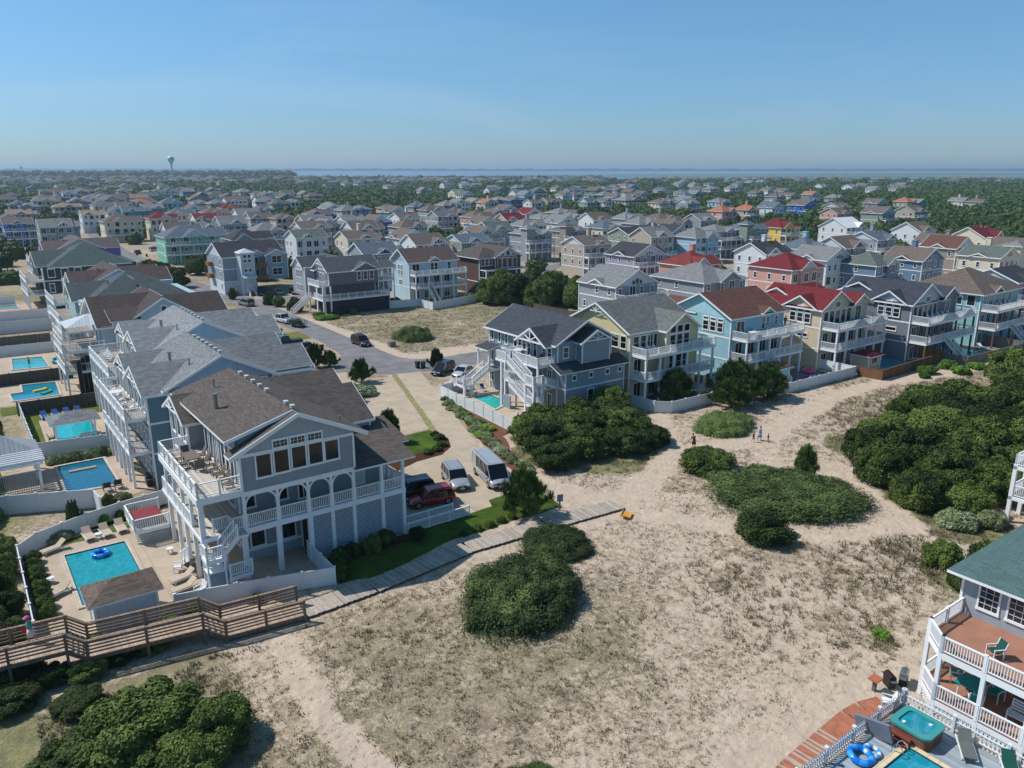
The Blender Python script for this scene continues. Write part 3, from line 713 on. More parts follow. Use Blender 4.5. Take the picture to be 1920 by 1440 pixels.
def canal_row(label, a, b, w, d, wall, roof, gwall=None, ridge='x', style=0, rails=True, deckm='#9a948b', floors=(3.4, 6.5), ze=9.3, stair=True, woodpost=False):
    """House of the right row: decks and pool on the -b side, long side wall on the left."""
    h = House(label, a+w/2, b+d/2, [m_siding(wall), m_siding(gwall or wall, vertical=bool(gwall))], m_shingle(roof), bal=.17)
    h.deckm = m_boards(deckm, .14)
    h.vol(a, a+w, b, b+d, 0, ze); h.band(a, a+w, b, b+d, floors[1]-.2, .2); h.band(a, a+w, b, b+d, floors[0]-.3, .16)
    if style == 0:      # yellow: gable to the left, big glazed front gable
        h.gable(a, a+w, b, b+d, ze, .5, 'x', rk=.6, gm=1, ends=(1, 1)); h.truss('W', b+d/2, ze+d/2*.5-1.1, 2.4, .9, a-.5)
        h.vol(a+w*.42, a+w*.92, b-1.6, b+1, 3, ze); h.gable(a+w*.42, a+w*.92, b-1.6, b+d*.5, ze, .62, 'y', rk=.4)
        for i in range(3):
            x = a+w*.52+i*1.35; h.win('S', x, 6.7, 1.2, 1.9, b-1.6, 'dh'); h.win('S', x, 8.7, 1.2, 1.1, b-1.6, 'pic'); h.win('S', x, 3.7, 1.2, 2.1, b-1.6, 'dh')
        for i in range(3): h.win('S', a+1.1+i*1.3, 6.9, 1.15, 1.8, b)
        h.win('S', a+w*.36, 6.5, 1.4, 2.2, b, 'door'); h.win('S', a+1.5, 3.4, 1.5, 2.2, b, 'door')
        for i, y in enumerate((1.2, 2.9, 4.6)): h.win('W', b+y, 6.9, 1.2+(i == 1)*.5, 1.8, a)
        h.win('W', b+2, 3.9, .8, 1.5, a)
    elif style == 1:    # cyan: long ridge to the right, left gable, small dormer
        h.gable(a, a+w, b, b+d, ze, .5, 'x', rk=.5, gm=1); h.gable(a+w*.55, a+w*.55+2.4, b-.3, b+3, ze+.1, .6, 'y', ov=.3, rk=.3)
        h.gable(a+.3, a+w*.5, b+d*.6, b+d+3, ze, .4, 'y', walls=False)
        for i in range(3): h.win('W', b+1.9+i*1.35, 6.9+.0, 1.15, 1.5, a); h.win('W', b+1.9+i*1.35, 8.45, 1.15, .5, a, 'pic')
        h.win('W', b+5.5, 3.9, .9, 1.7, a)
        h.win('S', a+2.1, 6.5, 1.9, 2.2, b, 'door'); h.win('S', a+w*.55+.7, 6.9, .8, 1.9, b); h.win('S', a+w*.55+1.7, 6.9, .8, 1.9, b); h.win('S', a+w*.86, 7.2, .8, 1.5, b)
        for i in range(4): h.win('S', a+2+i*2.8, 3.45, 1.7, 2.1, b, 'door')
    elif style == 2:    # beige / grey: front gable right, side gable left
        h.gable(a, a+w*.66, b, b+d, ze, .58, 'y', rk=.4, gm=1); h.gable(a-.1, a+w*.4, b+.9, b+6.4, ze, .6, 'x', rk=.45, ends=(1, 0), gm=1)
        h.gable(a+w*.6, a+w, b-.4, b+d*.8, ze, .6, 'y', rk=.4); h.gable(a+2, a+w, b+d*.45, b+d+2.5, ze, .45, 'x', rk=.3)
        for i in range(3):
            x = b+2.3+i*1.3; h.win('W', x, 6.9, 1.15, 1.5, a-.1, 'dh'); h.win('W', x, 8.45, 1.15, 1.0 if i == 1 else .7, a-.1, 'pic')
        h.win('W', b+3, 4.6, 2.0, .7, a, 'pic')
        for i in range(5): h.win('S', a+1.2+i*1.55, 6.6, 1.35, 2.3, b, 'pic'); h.win('S', a+1.5+i*2.4, 3.45, 1.5, 2.1, b, 'door')
        h.win('S', a+w*.33, 9.2, 1.5, 1.0, b, 'pic'); h.win('S', a+w*.8, 6.6, 1.6, 2.4, b, 'door')
    else:               # aqua: hipped
        h.hip(a, a+w, b, b+d, ze, .5, ov=.7)
        for i in range(2): h.win('W', b+1.5+i*2.2, 6.9, 1.5, 1.9, a, 'pic')
        for i in range(5): h.win('S', a+1.5+i*2.4, 6.5, 1.5, 2.2, b, 'door'); h.win('S', a+1.5+i*2.4, 3.4, 1.5, 2.1, b, 'door')
        h.gable(a+w*.3, a+w*.3+2.6, b-.3, b+3, ze, .6, 'y', ov=.3, rk=.3)
    for i in range(4): h.win('S', a+1.6+i*2.8, .2, 1.4, 2.1, b, 'door')
    for i in range(3): h.win('E', b+2+i*3.5, 6.9, 1.0, 1.6, a+w); h.win('E', b+2+i*3.5, 3.9, 1.0, 1.6, a+w); h.win('N', a+2+i*3.5, 6.9, 1.0, 1.6, b+d); h.win('N', a+2+i*3.5, 3.9, 1.0, 1.6, b+d)
    y0 = b-3.0; x1 = a+w+1.4
    h.deck(a+.1, x1, y0, b, floors[1]); h.deck(a+.1, x1, y0, b, floors[0])
    for z in floors: h.rail([(a+.15, b), (a+.15, y0+.06), (x1-.06, y0+.06), (x1-.06, b+2)], z, 1.0, sp=2.2)
    for z in floors: h.deck(a+w, x1, b, b+2.1, z)
    n = 6
    for i in range(n): h.P.box(a+.3+(x1-a-.6)*i/(n-1)-.12, a+.3+(x1-a-.6)*i/(n-1)+.12, y0+.1, y0+.34, 0, floors[1]-.2, 1 if woodpost else 0)
    h.P.box(x1-.34, x1-.1, b+1.7, b+1.94, 0, floors[1]-.2, 0)
    if stair: h.stairs((a+w*.45, y0-3.6, .0), (a+w*.45, y0+.1, floors[0]), 1.2, 'y')
    flue(h, a+w*.7, b+d*.6, ze+1.5, ze+2.9, .12)
    return h.finish()
canal_row('pale yellow beach house with grey roof and glazed gable, right of the zigzag stair house', 71.3, 71.8, 12.2, 12.5, '#bfb68e', '#5c5f5e', None, style=0, stair=False)
canal_row('bright cyan beach house with brown roof and white decks above its walled pool', 90.2, 70.6, 12.2, 11.5, '#86adb8', '#5a3f38', '#96bbc4', style=1)
canal_row('beige beach house with bright red roof and teal chairs on its deck', 107.2, 67.2, 12.5, 11.5, '#c0b097', '#602528', None, style=2, stair=False)
canal_row('purplish grey beach house with dark slate roof above a grey wooden fence', 123.0, 61.6, 14.5, 12.5, '#6e7078', '#363a42', '#a7adb7', style=2, woodpost=True)
canal_row('aqua beach house with brown grey hipped roof at the right edge', 143.8, 60.4, 14.5, 12.5, '#7cacae', '#5b524c', None, style=3, woodpost=True, deckm='#7a6f66')
def tower_house():
    a, b = 55.0, 194.5
    h = House('blue grey house with white metal roofed stair tower and wooden balconies beside the road bend', a+8, b+7, [m_siding('#7f8e99'), m_siding('#b9c0c4'), m_siding('#a9b4bb')], m_shingle('#33353a'), bal=.25)
    h.vol(a, a+15.5, b+1, b+14, 3.2, 9.2); h.vol(a, a+8, b+1, b+14, 0, 3.2, 1); h.band(a, a+15.5, b+1, b+14, 6.2, .18); h.band(a, a+8, b+1, b+14, 3.2, .18)
    h.gable(a, a+15.5, b+1, b+14, 9.2, .45, 'x', gm=2); h.vol(a+10.2, a+15.6, b-.6, b+1, 3.2, 9.2); h.gable(a+10.2, a+15.6, b-.6, b+6, 9.2, .5, 'y', ov=.35, gm=2); h.gable(a+6.6, a+10.4, b+.4, b+5, 9.3, .6, 'y', ov=.3, gm=2)
    h.vol(a+3.4, a+6.6, b-2.4, b+1, 0, 10.3, 2); h.hip(a+3.4, a+6.6, b-2.4, b+.8, 10.3, .5, ov=.35)
    mt = h.R.pop(); h.part('metal_tower_roof', mt, [m_boards('#b9c3cc', .4, 0, .06, 'metal_roof'), m_white()])
    h.shed(a+3.4, a+6.8, b-3.8, b-2.4, 4.4, 5.1)
    mt = h.R.pop(); h.part('entry_roof', mt, [m_boards('#b9c3cc', .4, 0, .06, 'metal_roof'), m_white()])
    for z, st in ((9.0, 'pic'), (7.9, 'pic'), (5.6, 'pic')):
        for x in (4.4, 5.5): h.win('S', a+x, z, .9, .9, b-2.4, st)
    h.win('S', a+5.0, .3, 1.2, 2.2, b-2.4, 'panel', 'door')
    for z in (1.2, 4.2, 7.2):
        for y in (3, 9): h.win('W', b+y, z, 1.0, 1.4, a)
    for z in (4.2, 7.2): h.win('S', a+12.9, z, 2.6, 1.8, b-.6, 'dbl')
    wood = m_boards('#8a6238', .2); h.deckm = wood
    for z in (3.6, 6.6):
        mb = MB(); mb.box(a+6.8, a+10.1, b-1.6, b+1, z-.2, z, 0); mb.box(a+6.8, a+10.1, b-1.62, b-1.55, z, z+.95, 0); h.part('balcony', mb, wood)
        h.win('S', a+8, z+.1, 1.6, 2.1, b+1, 'door')
    for z in (3.4, 6.4): h.D.box(a-1.2, a, b+9, b+12, z, z+1, 1, 1)
    h.stairs((a+5, b-5, 0), (a+5, b-2.5, .9), 1.4, 'y')
    mb = MB(); mb.box(a-.3, a+2.4, b-2.0, b-1.9, 0, 1.2); h.part('gate_panel', mb, wood)
    return h.finish()
tower_house()
def stilt_house():
    a, b = 64.0, 156.0
    h = House('grey lilac house on tall posts over dark slatted ground floor behind the empty lot', a+7, b+6, [m_siding('#6b6871'), m_siding('#b4bac0'), m_siding('#8d9499'), m_boards('#2c333b', .3, 1, .15, 'dark_slats')], m_shingle('#4a4d52'), bal=.2)
    h.vol(a+1.4, a+13, b, b+8, 6.0, 9.0); h.vol(a+1.4, a+13, b+2, b+8, 3.4, 6.0, 0); h.W.box(a+1.3, a+14.5, b-1.8, b+8, 0, 3.3, 3)
    h.vol(a-.6, a+5, b+8, b+15, 3, 9.2, 2); h.gable(a-.6, a+6, b+9, b+15, 9.2, .62, 'x', gm=1, ends=(1, 0)); h.gable(a+1, a+13, b+6, b+16, 8.8, .4, 'y', walls=False)
    h.gable(a+1.4, a+13.2, b, b+8, 9.0, .62, 'x', gm=1, rk=.5); h.gable(a+7.0, a+12.6, b-.3, b+4, 9.0, .52, 'y', gm=0, ov=.3); h.truss('W', b+4, 10.3, 2.4, .8, a+.9)
    h.gable(a+13, a+17.5, b+1, b+7, 8.9, .4, 'x', gm=1, ends=(0, 1)); h.deck(a+13, a+17.4, b+.8, b+7, 6.2); h.rail([(a+13, b+.9), (a+17.3, b+.9), (a+17.3, b+7)], 6.2, 1.0)
    for x in (13.1, 14.6, 16, 17.3): h.post(a+x, b+.9, 0, 9.0, .2, 0 if x > 14 else 1)
    for i in range(3): h.win('S', a+8.4+i*1.5, 6.7, 1.0, 1.9, b); h.win('W', b+2.4+i*1.5, 6.4, 1.1, 2.1, a+1.4, 'door'); h.win('W', b+10.2+i*1.2, 6.8, .9, 1.7, a-.6); h.win('W', b+10.2+i*1.2, 3.8, .9, 1.5, a-.6)
    h.win('W', b+3.3, 9.3, .7, .8, a+1.4, 'pic'); h.win('W', b+4.6, 9.3, .7, .8, a+1.4, 'pic')
    h.deck(a-.9, a+1.4, b-.2, b+6, 6.2); h.rail([(a+1.4, b-.2), (a-.8, b-.2), (a-.8, b+6)], 6.2, 1.0)
    h.deck(a-.9, a+14.6, b-1.9, b+2, 3.4); h.deck(a-.9, a+1.4, b+2, b+6.5, 3.4); h.rail([(a+14.5, b+2), (a+14.5, b-1.8), (a-.8, b-1.8), (a-.8, b+3)], 3.4, 1.0)
    for x in (-.7, 1.0): 
        for y in (-1.7, 1.5, 5.9): h.post(a+x, b+y, 0, 6.1, .26)
    for x in (3.5, 6.5, 9.5, 12.5): h.post(a+x, b-1.6, 0, 6.0, .22, 1)
    h.stairs((a-5.2, b+5, 0), (a-.9, b+5, 3.3), 1.2, 'x'); h.deckm = m_boards('#7d7b78', .14)
    return h.finish()
stilt_house()
def lot_house(label, a, b, w, d, wall, roof, gm, style, basecol=None):
    h = House(label, a+w/2, b+d/2, [m_siding(wall), m_siding(gm)], m_shingle(roof), bal=.22)
    h.vol(a, a+w, b, b+d, 0, 9.0)
    if style == 0:
        h.gable(a, a+w, b, b+d, 9.0, .62, 'x', gm=1, rk=.6); h.gable(a+w*.42, a+w*.42+2.6, b-.2, b+3, 9.1, .6, 'y', ov=.25)
        for x in (5.6, 6.8): h.win('W', b+d*.5-.6, x, .8, 1.3, a); h.win('W', b+d*.5+.7, x, .8, 1.3, a)
        h.win('W', b+d*.5, 3.3, 1.4, 1.3, a, 'dbl'); h.win('W', b+d-1.6, 6.6, .8, 1.6, a)
        for x in (.14, .48, .56, .84): h.win('S', a+w*x, 6.6, 1.0 if x > .3 else 2.0, 1.9, b, 'dh' if x > .3 else 'door')
    else:
        h.gable(a+w*.38, a+w+.6, b-.5, b+d, 9.0, .55, 'y', gm=1, rk=.6); h.hip(a-.2, a+w*.7, b, b+d, 8.9, .5); h.vol(a+w*.38, a+w+.6, b-.5, b+2, 3, 9)
        for i in range(4): h.win('S', a+w*.5+i*1.55, 6.2, 1.4, 2.4, b-.5, 'pic')
        for i in range(3): h.win('S', a+1.0+i*1.2, 6.9, 1.1, 1.8, b)
        h.win('S', a+w*.72, 9.0, 1.2, 1.4, b-.5, 'pic'); h.win('S', a+w*.58, 9.0, .8, .8, b-.5, 'pic'); h.win('S', a+w*.86, 9.0, .8, .8, b-.5, 'pic')
    x1 = a+w+1.2; y0 = b-2.8
    for z in (3.3, 6.2) if style == 0 else (3.3,):
        h.deck(a+.1, x1, y0, b, z); h.rail([(a+.15, b), (a+.15, y0+.05), (x1-.05, y0+.05), (x1-.05, b)], z, 1.0)
    for i in range(5): h.post(a+.3+(x1-a-.6)*i/4, y0+.2, 0, 6.1 if style == 0 else 5.9, .24)
    if style: h.T.box(a+.1, x1, y0+.1, y0+.4, 5.8, 6.1); h.deck(a+.1, x1, y0, b, 6.15, .2)
    for i in range(4): h.win('S', a+1.8+i*2.8, 3.4, 1.6, 2.1, b, 'door'); h.win('S', a+1.8+i*2.8, .2, 1.5, 2.1, b, 'door')
    h.stairs((a+w*.3, y0-3.4, 0), (a+w*.3, y0, 3.2), 1.2, 'y'); h.band(a, a+w, b, b+d, 3.1, .18)
    return h.finish()
lot_house('light blue house with brown roof and two white decks beyond the empty lot', 87.5, 161.2, 13, 8.6, '#9fb6c0', '#564a46', '#8ea1a8', 0)
lot_house('dark brown house with white glazed gable, right of the light blue one across the lot', 106, 159.5, 11.5, 12, '#57443f', '#4a4644', '#b3bcc4', 1)
def corner_house():
    """Shingled grey house with the terracotta deck, bottom right."""
    h = House('grey shingled house with green roof and terracotta deck, cut by the bottom right corner', 50, 14, [m_siding('#8b9399'), m_plain('beige_panel', '#b5b2a8', .6)], m_shingle('#465b5b', .2), bal=.145)
    h.deckm = m_plain('terracotta_deck', '#9c705b', .75, 0.0, .12, 1.2)
    a = 46.7
    h.vol(a, 62, 12.9, 18.0, 0, 7.0, corners=True); h.vol(a+1.3, 62, -6, 12.9, 0, 7.0)
    h.hip(a, 62, -6, 18.0, 7.0, .52, ov=.75)
    h.gable(44.6, a+6, 8.4, 12.2, 6.6, .5, 'x', ov=.5, rk=.3)
    for u in (16.5, 14.9): h.win('W', u, 4.75, 1.25, 1.65, a, 'grid'); h.win('W', u, 6.35, 1.25, .6, a, 'transom')
    h.win('W', 13.6, 4.05, .95, 2.1, a, 'panel', 'door')
    for u in (10.5, 8.2): h.win('W', u, 4.2, 1.4, 2.1, a+1.3, 'door')
    poly = [(a, 17.95), (42.9, 17.95), (41.55, 16.6), (41.55, -6), (a+1.3, -6), (a+1.3, 12.9), (a, 12.9)]
    h.deckpoly(poly, 4.05, .4); h.deckpoly(poly, 1.0, .35)
    for z in (4.05, 1.0): h.rail([(a, 17.9), (42.9, 17.9), (41.6, 16.6), (41.6, -6)], z, .95, sp=2.3, pw=.16)
    for x, y in ((42.9, 17.9), (41.65, 16.6), (41.65, 14.3), (41.65, 12.0), (41.65, 9.6), (41.65, 7), (44.8, 17.9)): h.post(x, y, 0, 5.0 if y > 0 else 4, .22)
    # diagonal lattice skirt
    mb = MB()
    for (p, q) in (((42.9, 17.88), (41.6, 16.55)), ((41.6, 16.55), (41.6, 4.0))):
        L = math.hypot(q[0]-p[0], q[1]-p[1]); n = int(L/.22); dx, dy = (q[0]-p[0])/L, (q[1]-p[1])/L
        for i in range(n):
            s0 = i*.22; s1 = min(L, s0+.62)
            mb.bar((p[0]+dx*s0, p[1]+dy*s0, .05), (p[0]+dx*s1, p[1]+dy*s1, .66), .02, .05); mb.bar((p[0]+dx*s1, p[1]+dy*s1, .05), (p[0]+dx*s0, p[1]+dy*s0, .66), .02, .05)
    h.part('lattice_skirt', mb, m_white())
    for u in (15.5, 13, 10.5, 8): h.win('W', u, 1.05, 1.5, 2.1, a, 'door')
    flue(h, 54, 10, 8, 12.2, .1)
    for i, (x, y, z) in enumerate(((a-.05, 17.6, 6.3),)):
        mb = MB(); mb.box(x-.16, x, y-.16, y+.02, z, z+.18); h.part('flood_light', mb, m_plain('lamp_cream', '#d9cfa0', .4))
    return h.finish()
corner_house()
def edge_house():
    h = House('white porch corner of a house among the trees at the right edge', 72, 26, [m_siding('#a9b0b4')], m_shingle('#4a4f52'))
    a, b = 72.1, 25.5
    h.vol(a+3, a+16, b-9, b-2, 2.4, 8.4); h.hip(a+3, a+16, b-9, b-2, 8.4, .5)
    for z in (2.5, 5.3): h.deck(a, a+3, b-9, b, z); h.rail([(a+3, b-.1), (a+.1, b-.1), (a+.1, b-9)], z, 1.0)
    for y in (0, 2.2, 4.4, 6.6, 8.8): h.post(a+.15, b-.15-y*.98, 0, 5.4, .3)
    h.post(a+2.6, b-.15, 0, 5.4, .3)
    return h.finish()
edge_house()
MID = """49.7,774.7,10.7,10.2,Rb2|82.6,856.6,10.9,10.3,pb1|91.8,777.1,10.2,9.7,wg1|54.6,618.3,10.5,10.0,cg2|74.2,603.7,10.9,10.4,lg0|87.2,639.1,10.2,9.7,gg2|118.0,872.1,11.4,10.8,bb2|55.7,517.7,11.2,10.6,bt2|57.2,428.2,10.2,9.7,wt1|56.8,366.5,12.1,11.5,cb2|21.5,370.4,10.2,9.7,Bb1|31.1,341.9,10.9,10.3,gg1|104.3,649.2,12.5,11.9,wb2|76.0,521.4,11.5,11.0,wb2|77.2,438.6,10.2,9.7,TS1|71.4,447.6,10.2,9.7,wb0|100.7,544.2,12.4,11.7,bo2|91.7,463.7,10.2,9.7,Sg1|116.6,532.6,12.4,11.7,sS2|74.7,367.0,10.2,9.7,cr2|92.8,364.6,10.2,9.7,wr1|108.7,446.0,10.2,9.7,wb0|90.3,399.9,10.2,9.7,cS2|131.6,457.5,10.2,9.7,yr2|169.9,657.7,10.2,9.7,Bg0|201.5,854.2,14.6,13.8,bb2|134.1,528.6,10.8,10.3,gg2|139.7,510.3,10.2,9.7,lg2|174.8,584.1,11.3,10.8,lb2|139.0,423.9,10.2,9.7,gb2|119.1,389.8,10.2,9.7,wg1|106.0,399.3,10.2,9.7,pb2|64.7,293.3,10.2,9.7,tb1|73.9,298.7,10.0,8.8,tg1|89.0,314.1,10.2,9.7,gg1|72.8,246.1,10.6,10.1,gk2|114.4,356.3,10.2,9.7,gb1|89.7,275.1,10.2,9.7,gg2|122.5,346.7,10.2,9.7,bb2|107.2,277.8,10.6,10.1,tb1|88.8,234.8,10.2,9.7,wG1|119.7,306.6,10.2,9.7,bg1|142.3,355.9,10.2,9.7,Bb2|176.7,418.9,10.2,9.7,wg0|212.2,587.7,10.8,10.3,Tb0|206.7,613.9,10.2,9.7,nb0|223.5,681.4,10.2,9.7,wb2|247.1,619.4,10.2,9.7,Rb2|259.8,668.7,10.2,9.7,bg0|40.0,524.0,10.2,9.7,gg2|28.9,455.3,10.2,9.7,gt1|20.8,402.7,10.2,9.7,sb0|97.5,660.5,10.0,9.4,wg0|174.6,831.9,10.2,9.7,wg2|184.1,830.8,10.0,9.4,wb0|228.6,838.2,10.2,9.7,Sg0|136.2,905.3,10.2,9.7,gb0|187.1,645.2,10.2,9.7,gb0|148.0,851.3,10.2,9.7,bg2|87.7,514.0,10.2,9.7,gb1|185.9,503.1,10.2,9.7,wg2|172.9,493.5,10.2,9.7,gb2|36.6,551.2,10.2,9.7,tb0|71.3,675.1,10.2,9.7,gb0|179.8,428.5,10.0,9.1,wg0|175.8,395.8,10.2,9.7,gg2|185.4,400.1,10.2,9.7,Bg2|204.6,403.8,10.2,9.7,pb2|183.7,356.7,10.2,9.7,Tb0|139.8,312.7,10.2,9.7,gg1|223.1,402.8,10.2,9.7,gS2|209.0,363.6,10.2,9.7,gb2|245.2,406.5,10.2,9.7,gg2|165.6,312.1,10.2,9.7,wb1|189.0,318.6,10.7,10.2,gS1|209.0,338.3,10.2,9.7,gb2|286.5,440.5,10.2,9.7,nt0|284.7,421.6,10.2,9.7,co0|314.5,450.6,10.2,9.7,Bg2|318.1,439.0,10.2,9.7,nb0|395.9,527.7,10.2,9.7,sg0|313.0,409.0,10.2,9.7,wb1|327.4,410.8,10.2,9.7,bb1|191.5,293.3,10.2,9.7,pb2|168.8,255.0,10.2,9.7,sb0|233.2,308.9,10.2,9.7,wr0|198.6,277.1,10.2,9.7,br1|219.3,319.0,10.2,9.7,gb0|210.2,268.7,10.2,9.7,cg2|248.1,302.8,10.2,9.7,gg2|230.1,273.0,10.2,9.7,lg2|348.5,395.4,10.2,9.7,GS1|222.0,247.8,10.2,9.7,wb1|197.7,241.4,10.2,9.7,wg0|182.8,244.8,10.2,9.7,gg2|158.0,208.8,10.2,9.7,gg3|179.1,214.2,10.2,9.7,tb3|145.3,165.8,10.2,9.7,bb1|192.9,210.3,10.2,9.7,cS2|187.0,191.0,10.2,9.7,Gk1|141.3,142.1,10.8,10.3,lk0|183.8,177.5,10.2,9.7,bg1|246.0,253.7,10.2,9.7,gg2|219.2,218.4,10.2,9.7,gg2|249.2,236.7,10.2,9.7,gb2|228.7,213.7,10.0,9.4,cb0|142.1,267.2,10.2,9.7,gb2|137.7,285.0,10.2,9.7,nb0|122.6,267.6,10.5,9.9,tb1|102.2,227.0,10.2,9.7,cb1|118.4,223.0,10.2,9.7,wb0|112.2,202.0,10.2,9.7,wb1|86.8,183.5,10.2,9.7,gS1|116.9,287.5,10.0,8.6,gg0|126.6,200.1,10.2,9.7,GS1|158.6,231.5,10.2,9.7,gG1|145.4,221.2,10.2,9.7,bb0|247.6,349.3,10.2,9.7,gb0|269.4,432.7,10.2,9.7,wg0|359.1,391.6,10.0,9.4,wb0|424.0,435.8,10.2,9.7,wg1|374.5,356.4,10.2,9.7,cb2|417.4,445.0,10.0,9.4,wb0|484.9,483.1,10.2,9.7,gb0|400.4,707.4,10.2,9.7,bg0|414.9,501.1,10.2,9.7,wb0|439.5,516.1,10.2,9.7,wb2|565.1,695.1,10.2,9.7,cb0|563.8,758.7,10.2,9.7,gg0|495.2,638.6,10.2,9.7,cb0|594.8,974.9,10.2,9.7,wg0|559.8,591.6,10.2,9.7,gb0|574.2,632.1,10.2,9.7,wg0|680.9,573.3,12.7,12.1,gg2|541.2,472.2,10.2,9.7,Tg0|408.1,335.8,10.2,9.7,sg2|377.1,334.6,10.3,9.8,gg1|385.0,359.4,10.0,8.5,gg1|325.4,265.5,10.2,9.7,po2|348.3,267.8,10.2,9.7,bo2|373.0,270.1,10.2,9.7,wS0|408.5,274.5,12.2,11.6,Bb0|528.4,379.8,11.8,11.2,gb2|559.8,389.2,10.2,9.7,cb0|597.3,395.2,10.2,9.7,bo0|871.2,563.5,12.6,11.9,wg1|899.1,541.8,14.2,13.5,wg1|970.1,569.9,10.2,9.7,gg0|790.8,451.1,10.8,10.2,wg0|486.3,322.5,10.2,9.7,nS2|553.4,345.6,10.2,9.7,gg2|420.3,259.4,12.0,11.4,bb1|361.7,224.0,10.2,9.7,pb1|365.9,203.3,11.4,10.8,Gb0|403.9,207.5,11.4,10.8,bb1|512.1,268.5,10.2,9.7,bo2|523.9,267.0,10.0,8.6,Tg0|471.6,266.1,10.2,9.7,gb0|559.3,255.8,10.2,9.7,cg0|543.2,237.6,10.2,9.7,bb2|238.8,217.7,10.0,8.5,gb2|255.3,219.2,10.2,9.7,gg1|252.5,178.5,11.5,10.9,yr2|229.8,176.2,10.2,9.7,GS3|197.3,170.9,10.5,9.9,sg2|217.1,179.3,10.2,9.7,gg2|277.0,167.1,12.2,11.6,ww1|270.9,136.4,10.6,10.0,wb1|226.9,126.6,10.6,10.1,gS1|169.8,123.8,10.2,9.7,wk1|188.7,124.2,10.2,9.7,sS2|200.7,120.8,10.2,9.7,tb1|258.8,110.0,11.7,11.1,cr1|223.9,102.3,10.2,9.7,tP0|190.4,94.3,10.2,9.7,Sb0|172.6,95.8,10.2,9.7,SG2|144.8,98.7,11.5,11.0,pr2|137.7,120.1,10.2,9.7,oR2|204.4,83.0,10.2,9.7,cG0|218.8,84.9,10.2,9.7,cg3|246.3,94.0,10.2,9.7,wb0|162.1,62.2,10.2,9.7,gk1|234.1,111.3,10.0,8.5,gb0|195.8,180.7,10.0,8.5,Gk0|166.6,104.6,10.2,9.7,wg0|872.8,471.6,10.2,9.7,wb0|865.9,788.3,11.9,11.3,wg0|873.1,690.8,10.2,9.7,wb0|1020.7,782.7,12.8,12.1,gg0|1119.1,835.5,13.8,13.1,wg0|681.0,500.6,10.2,9.7,wb0|660.4,468.2,10.2,9.7,gb0|610.8,461.1,10.2,9.7,gb2|826.0,725.1,10.2,9.7,wg0"""
# ---------------------------------------------------------------- the town behind
WALLC = dict(w='#c2c5c6', c='#c4bca6', b='#a3978a', t='#887f78', g='#868b8f', l='#8f8b9b', B='#2c5c98', s='#8fb0c2', T='#3f7f86', n='#33507c', y='#cfab38', p='#bd9086', o='#b88572', G='#7d8879', S='#61798f', m='#63a68e', P='#8a7263', R='#8b4a4a')
WALLN = dict(w='white', c='cream', b='beige', t='taupe', g='grey', l='lilac grey', B='bright blue', s='pale blue', T='teal', n='navy blue', y='yellow', p='pink', o='salmon', G='sage green', S='slate blue', m='mint green', P='light brown', R='dark red')
ROOFC = dict(g='#6c6d6e', b='#5f5650', t='#82705f', r='#602528', k='#35383d', S='#525c66', G='#535b56', o='#8f5f49', w='#c9ced2', P='#5a4039', R='#68322f')
ROOFN = dict(g='grey', b='brown', t='tan', r='red', k='charcoal', S='slate blue', G='dark green', o='orange tan', w='white', P='reddish brown', R='maroon')
def to_px(a, b, z):
    x, y = xy(a, b); sp, cp = math.sin(PITCH), math.cos(PITCH); dz = z-CAM_H
    d = y*cp-dz*sp; up = y*sp+dz*cp; return 960+FPX*x/d, 720-FPX*up/d, d
MARKS = [('the tower house by the road bend', 62, 201), ('the mint green house', 66, 277), ('the yellow red-roofed house', 245, 176), ('the white-roofed house', 295, 178), ('the pink red-roofed house', 150, 104),
         ('the light blue lot house', 93, 165), ('the dark brown lot house', 112, 165), ('the grey house on posts', 70, 160), ('the beige red-roofed house', 112, 72), ('the bright cyan house', 96, 76),
         ("the far water tower", 433, 1849), ('the cream red-roofed house', 262, 114), ('the purple-sided house', 31, 245)]
USED = set()
def place_label(base, a, b, z=10):
    px, py, d = to_px(a, b, z); M = []
    for n, ma, mb_ in MARKS:
        qx, qy, dd = to_px(ma, mb_, z); dist = math.hypot(px-qx, (py-qy)*2.5)
        if dist < 6: continue
        if abs(px-qx) > abs(py-qy)*2.2: rel = 'right of' if px > qx else 'left of'
        else: rel = ('behind' if py < qy else 'in front of')
        if rel in ('behind', 'in front of') and abs(px-qx) > 12: rel += ' and ' + ('right of' if px > qx else 'left of')
        M.append((dist, rel + ' ' + n))
    M.sort(); 
    for pre in ('', 'just '):
        pass
    for suf in [m[1] for m in M[:4]]:
        l = base + ', ' + suf
        if l not in USED and len(l.split()) <= 16: USED.add(l); return l
    for i in range(8):
        for j in range(8):
            if i != j:
                l = base + ', ' + M[i % len(M)][1] + ' and ' + M[j % len(M)][1]
                if l not in USED and len(l.split()) <= 16: USED.add(l); return l
    nx = 'towards the left edge' if px < 480 else 'left of centre' if px < 960 else 'right of centre' if px < 1440 else 'towards the right edge'
    for k in range(400):
        l = f'{base}, {nx}, {["nearer", "higher up", "lower down", "midway"][k % 4]} by {MARKS[k % 13][0]}'
        if l not in USED and len(l.split()) <= 16: USED.add(l); return l
    return base+', among the rows of roofs'
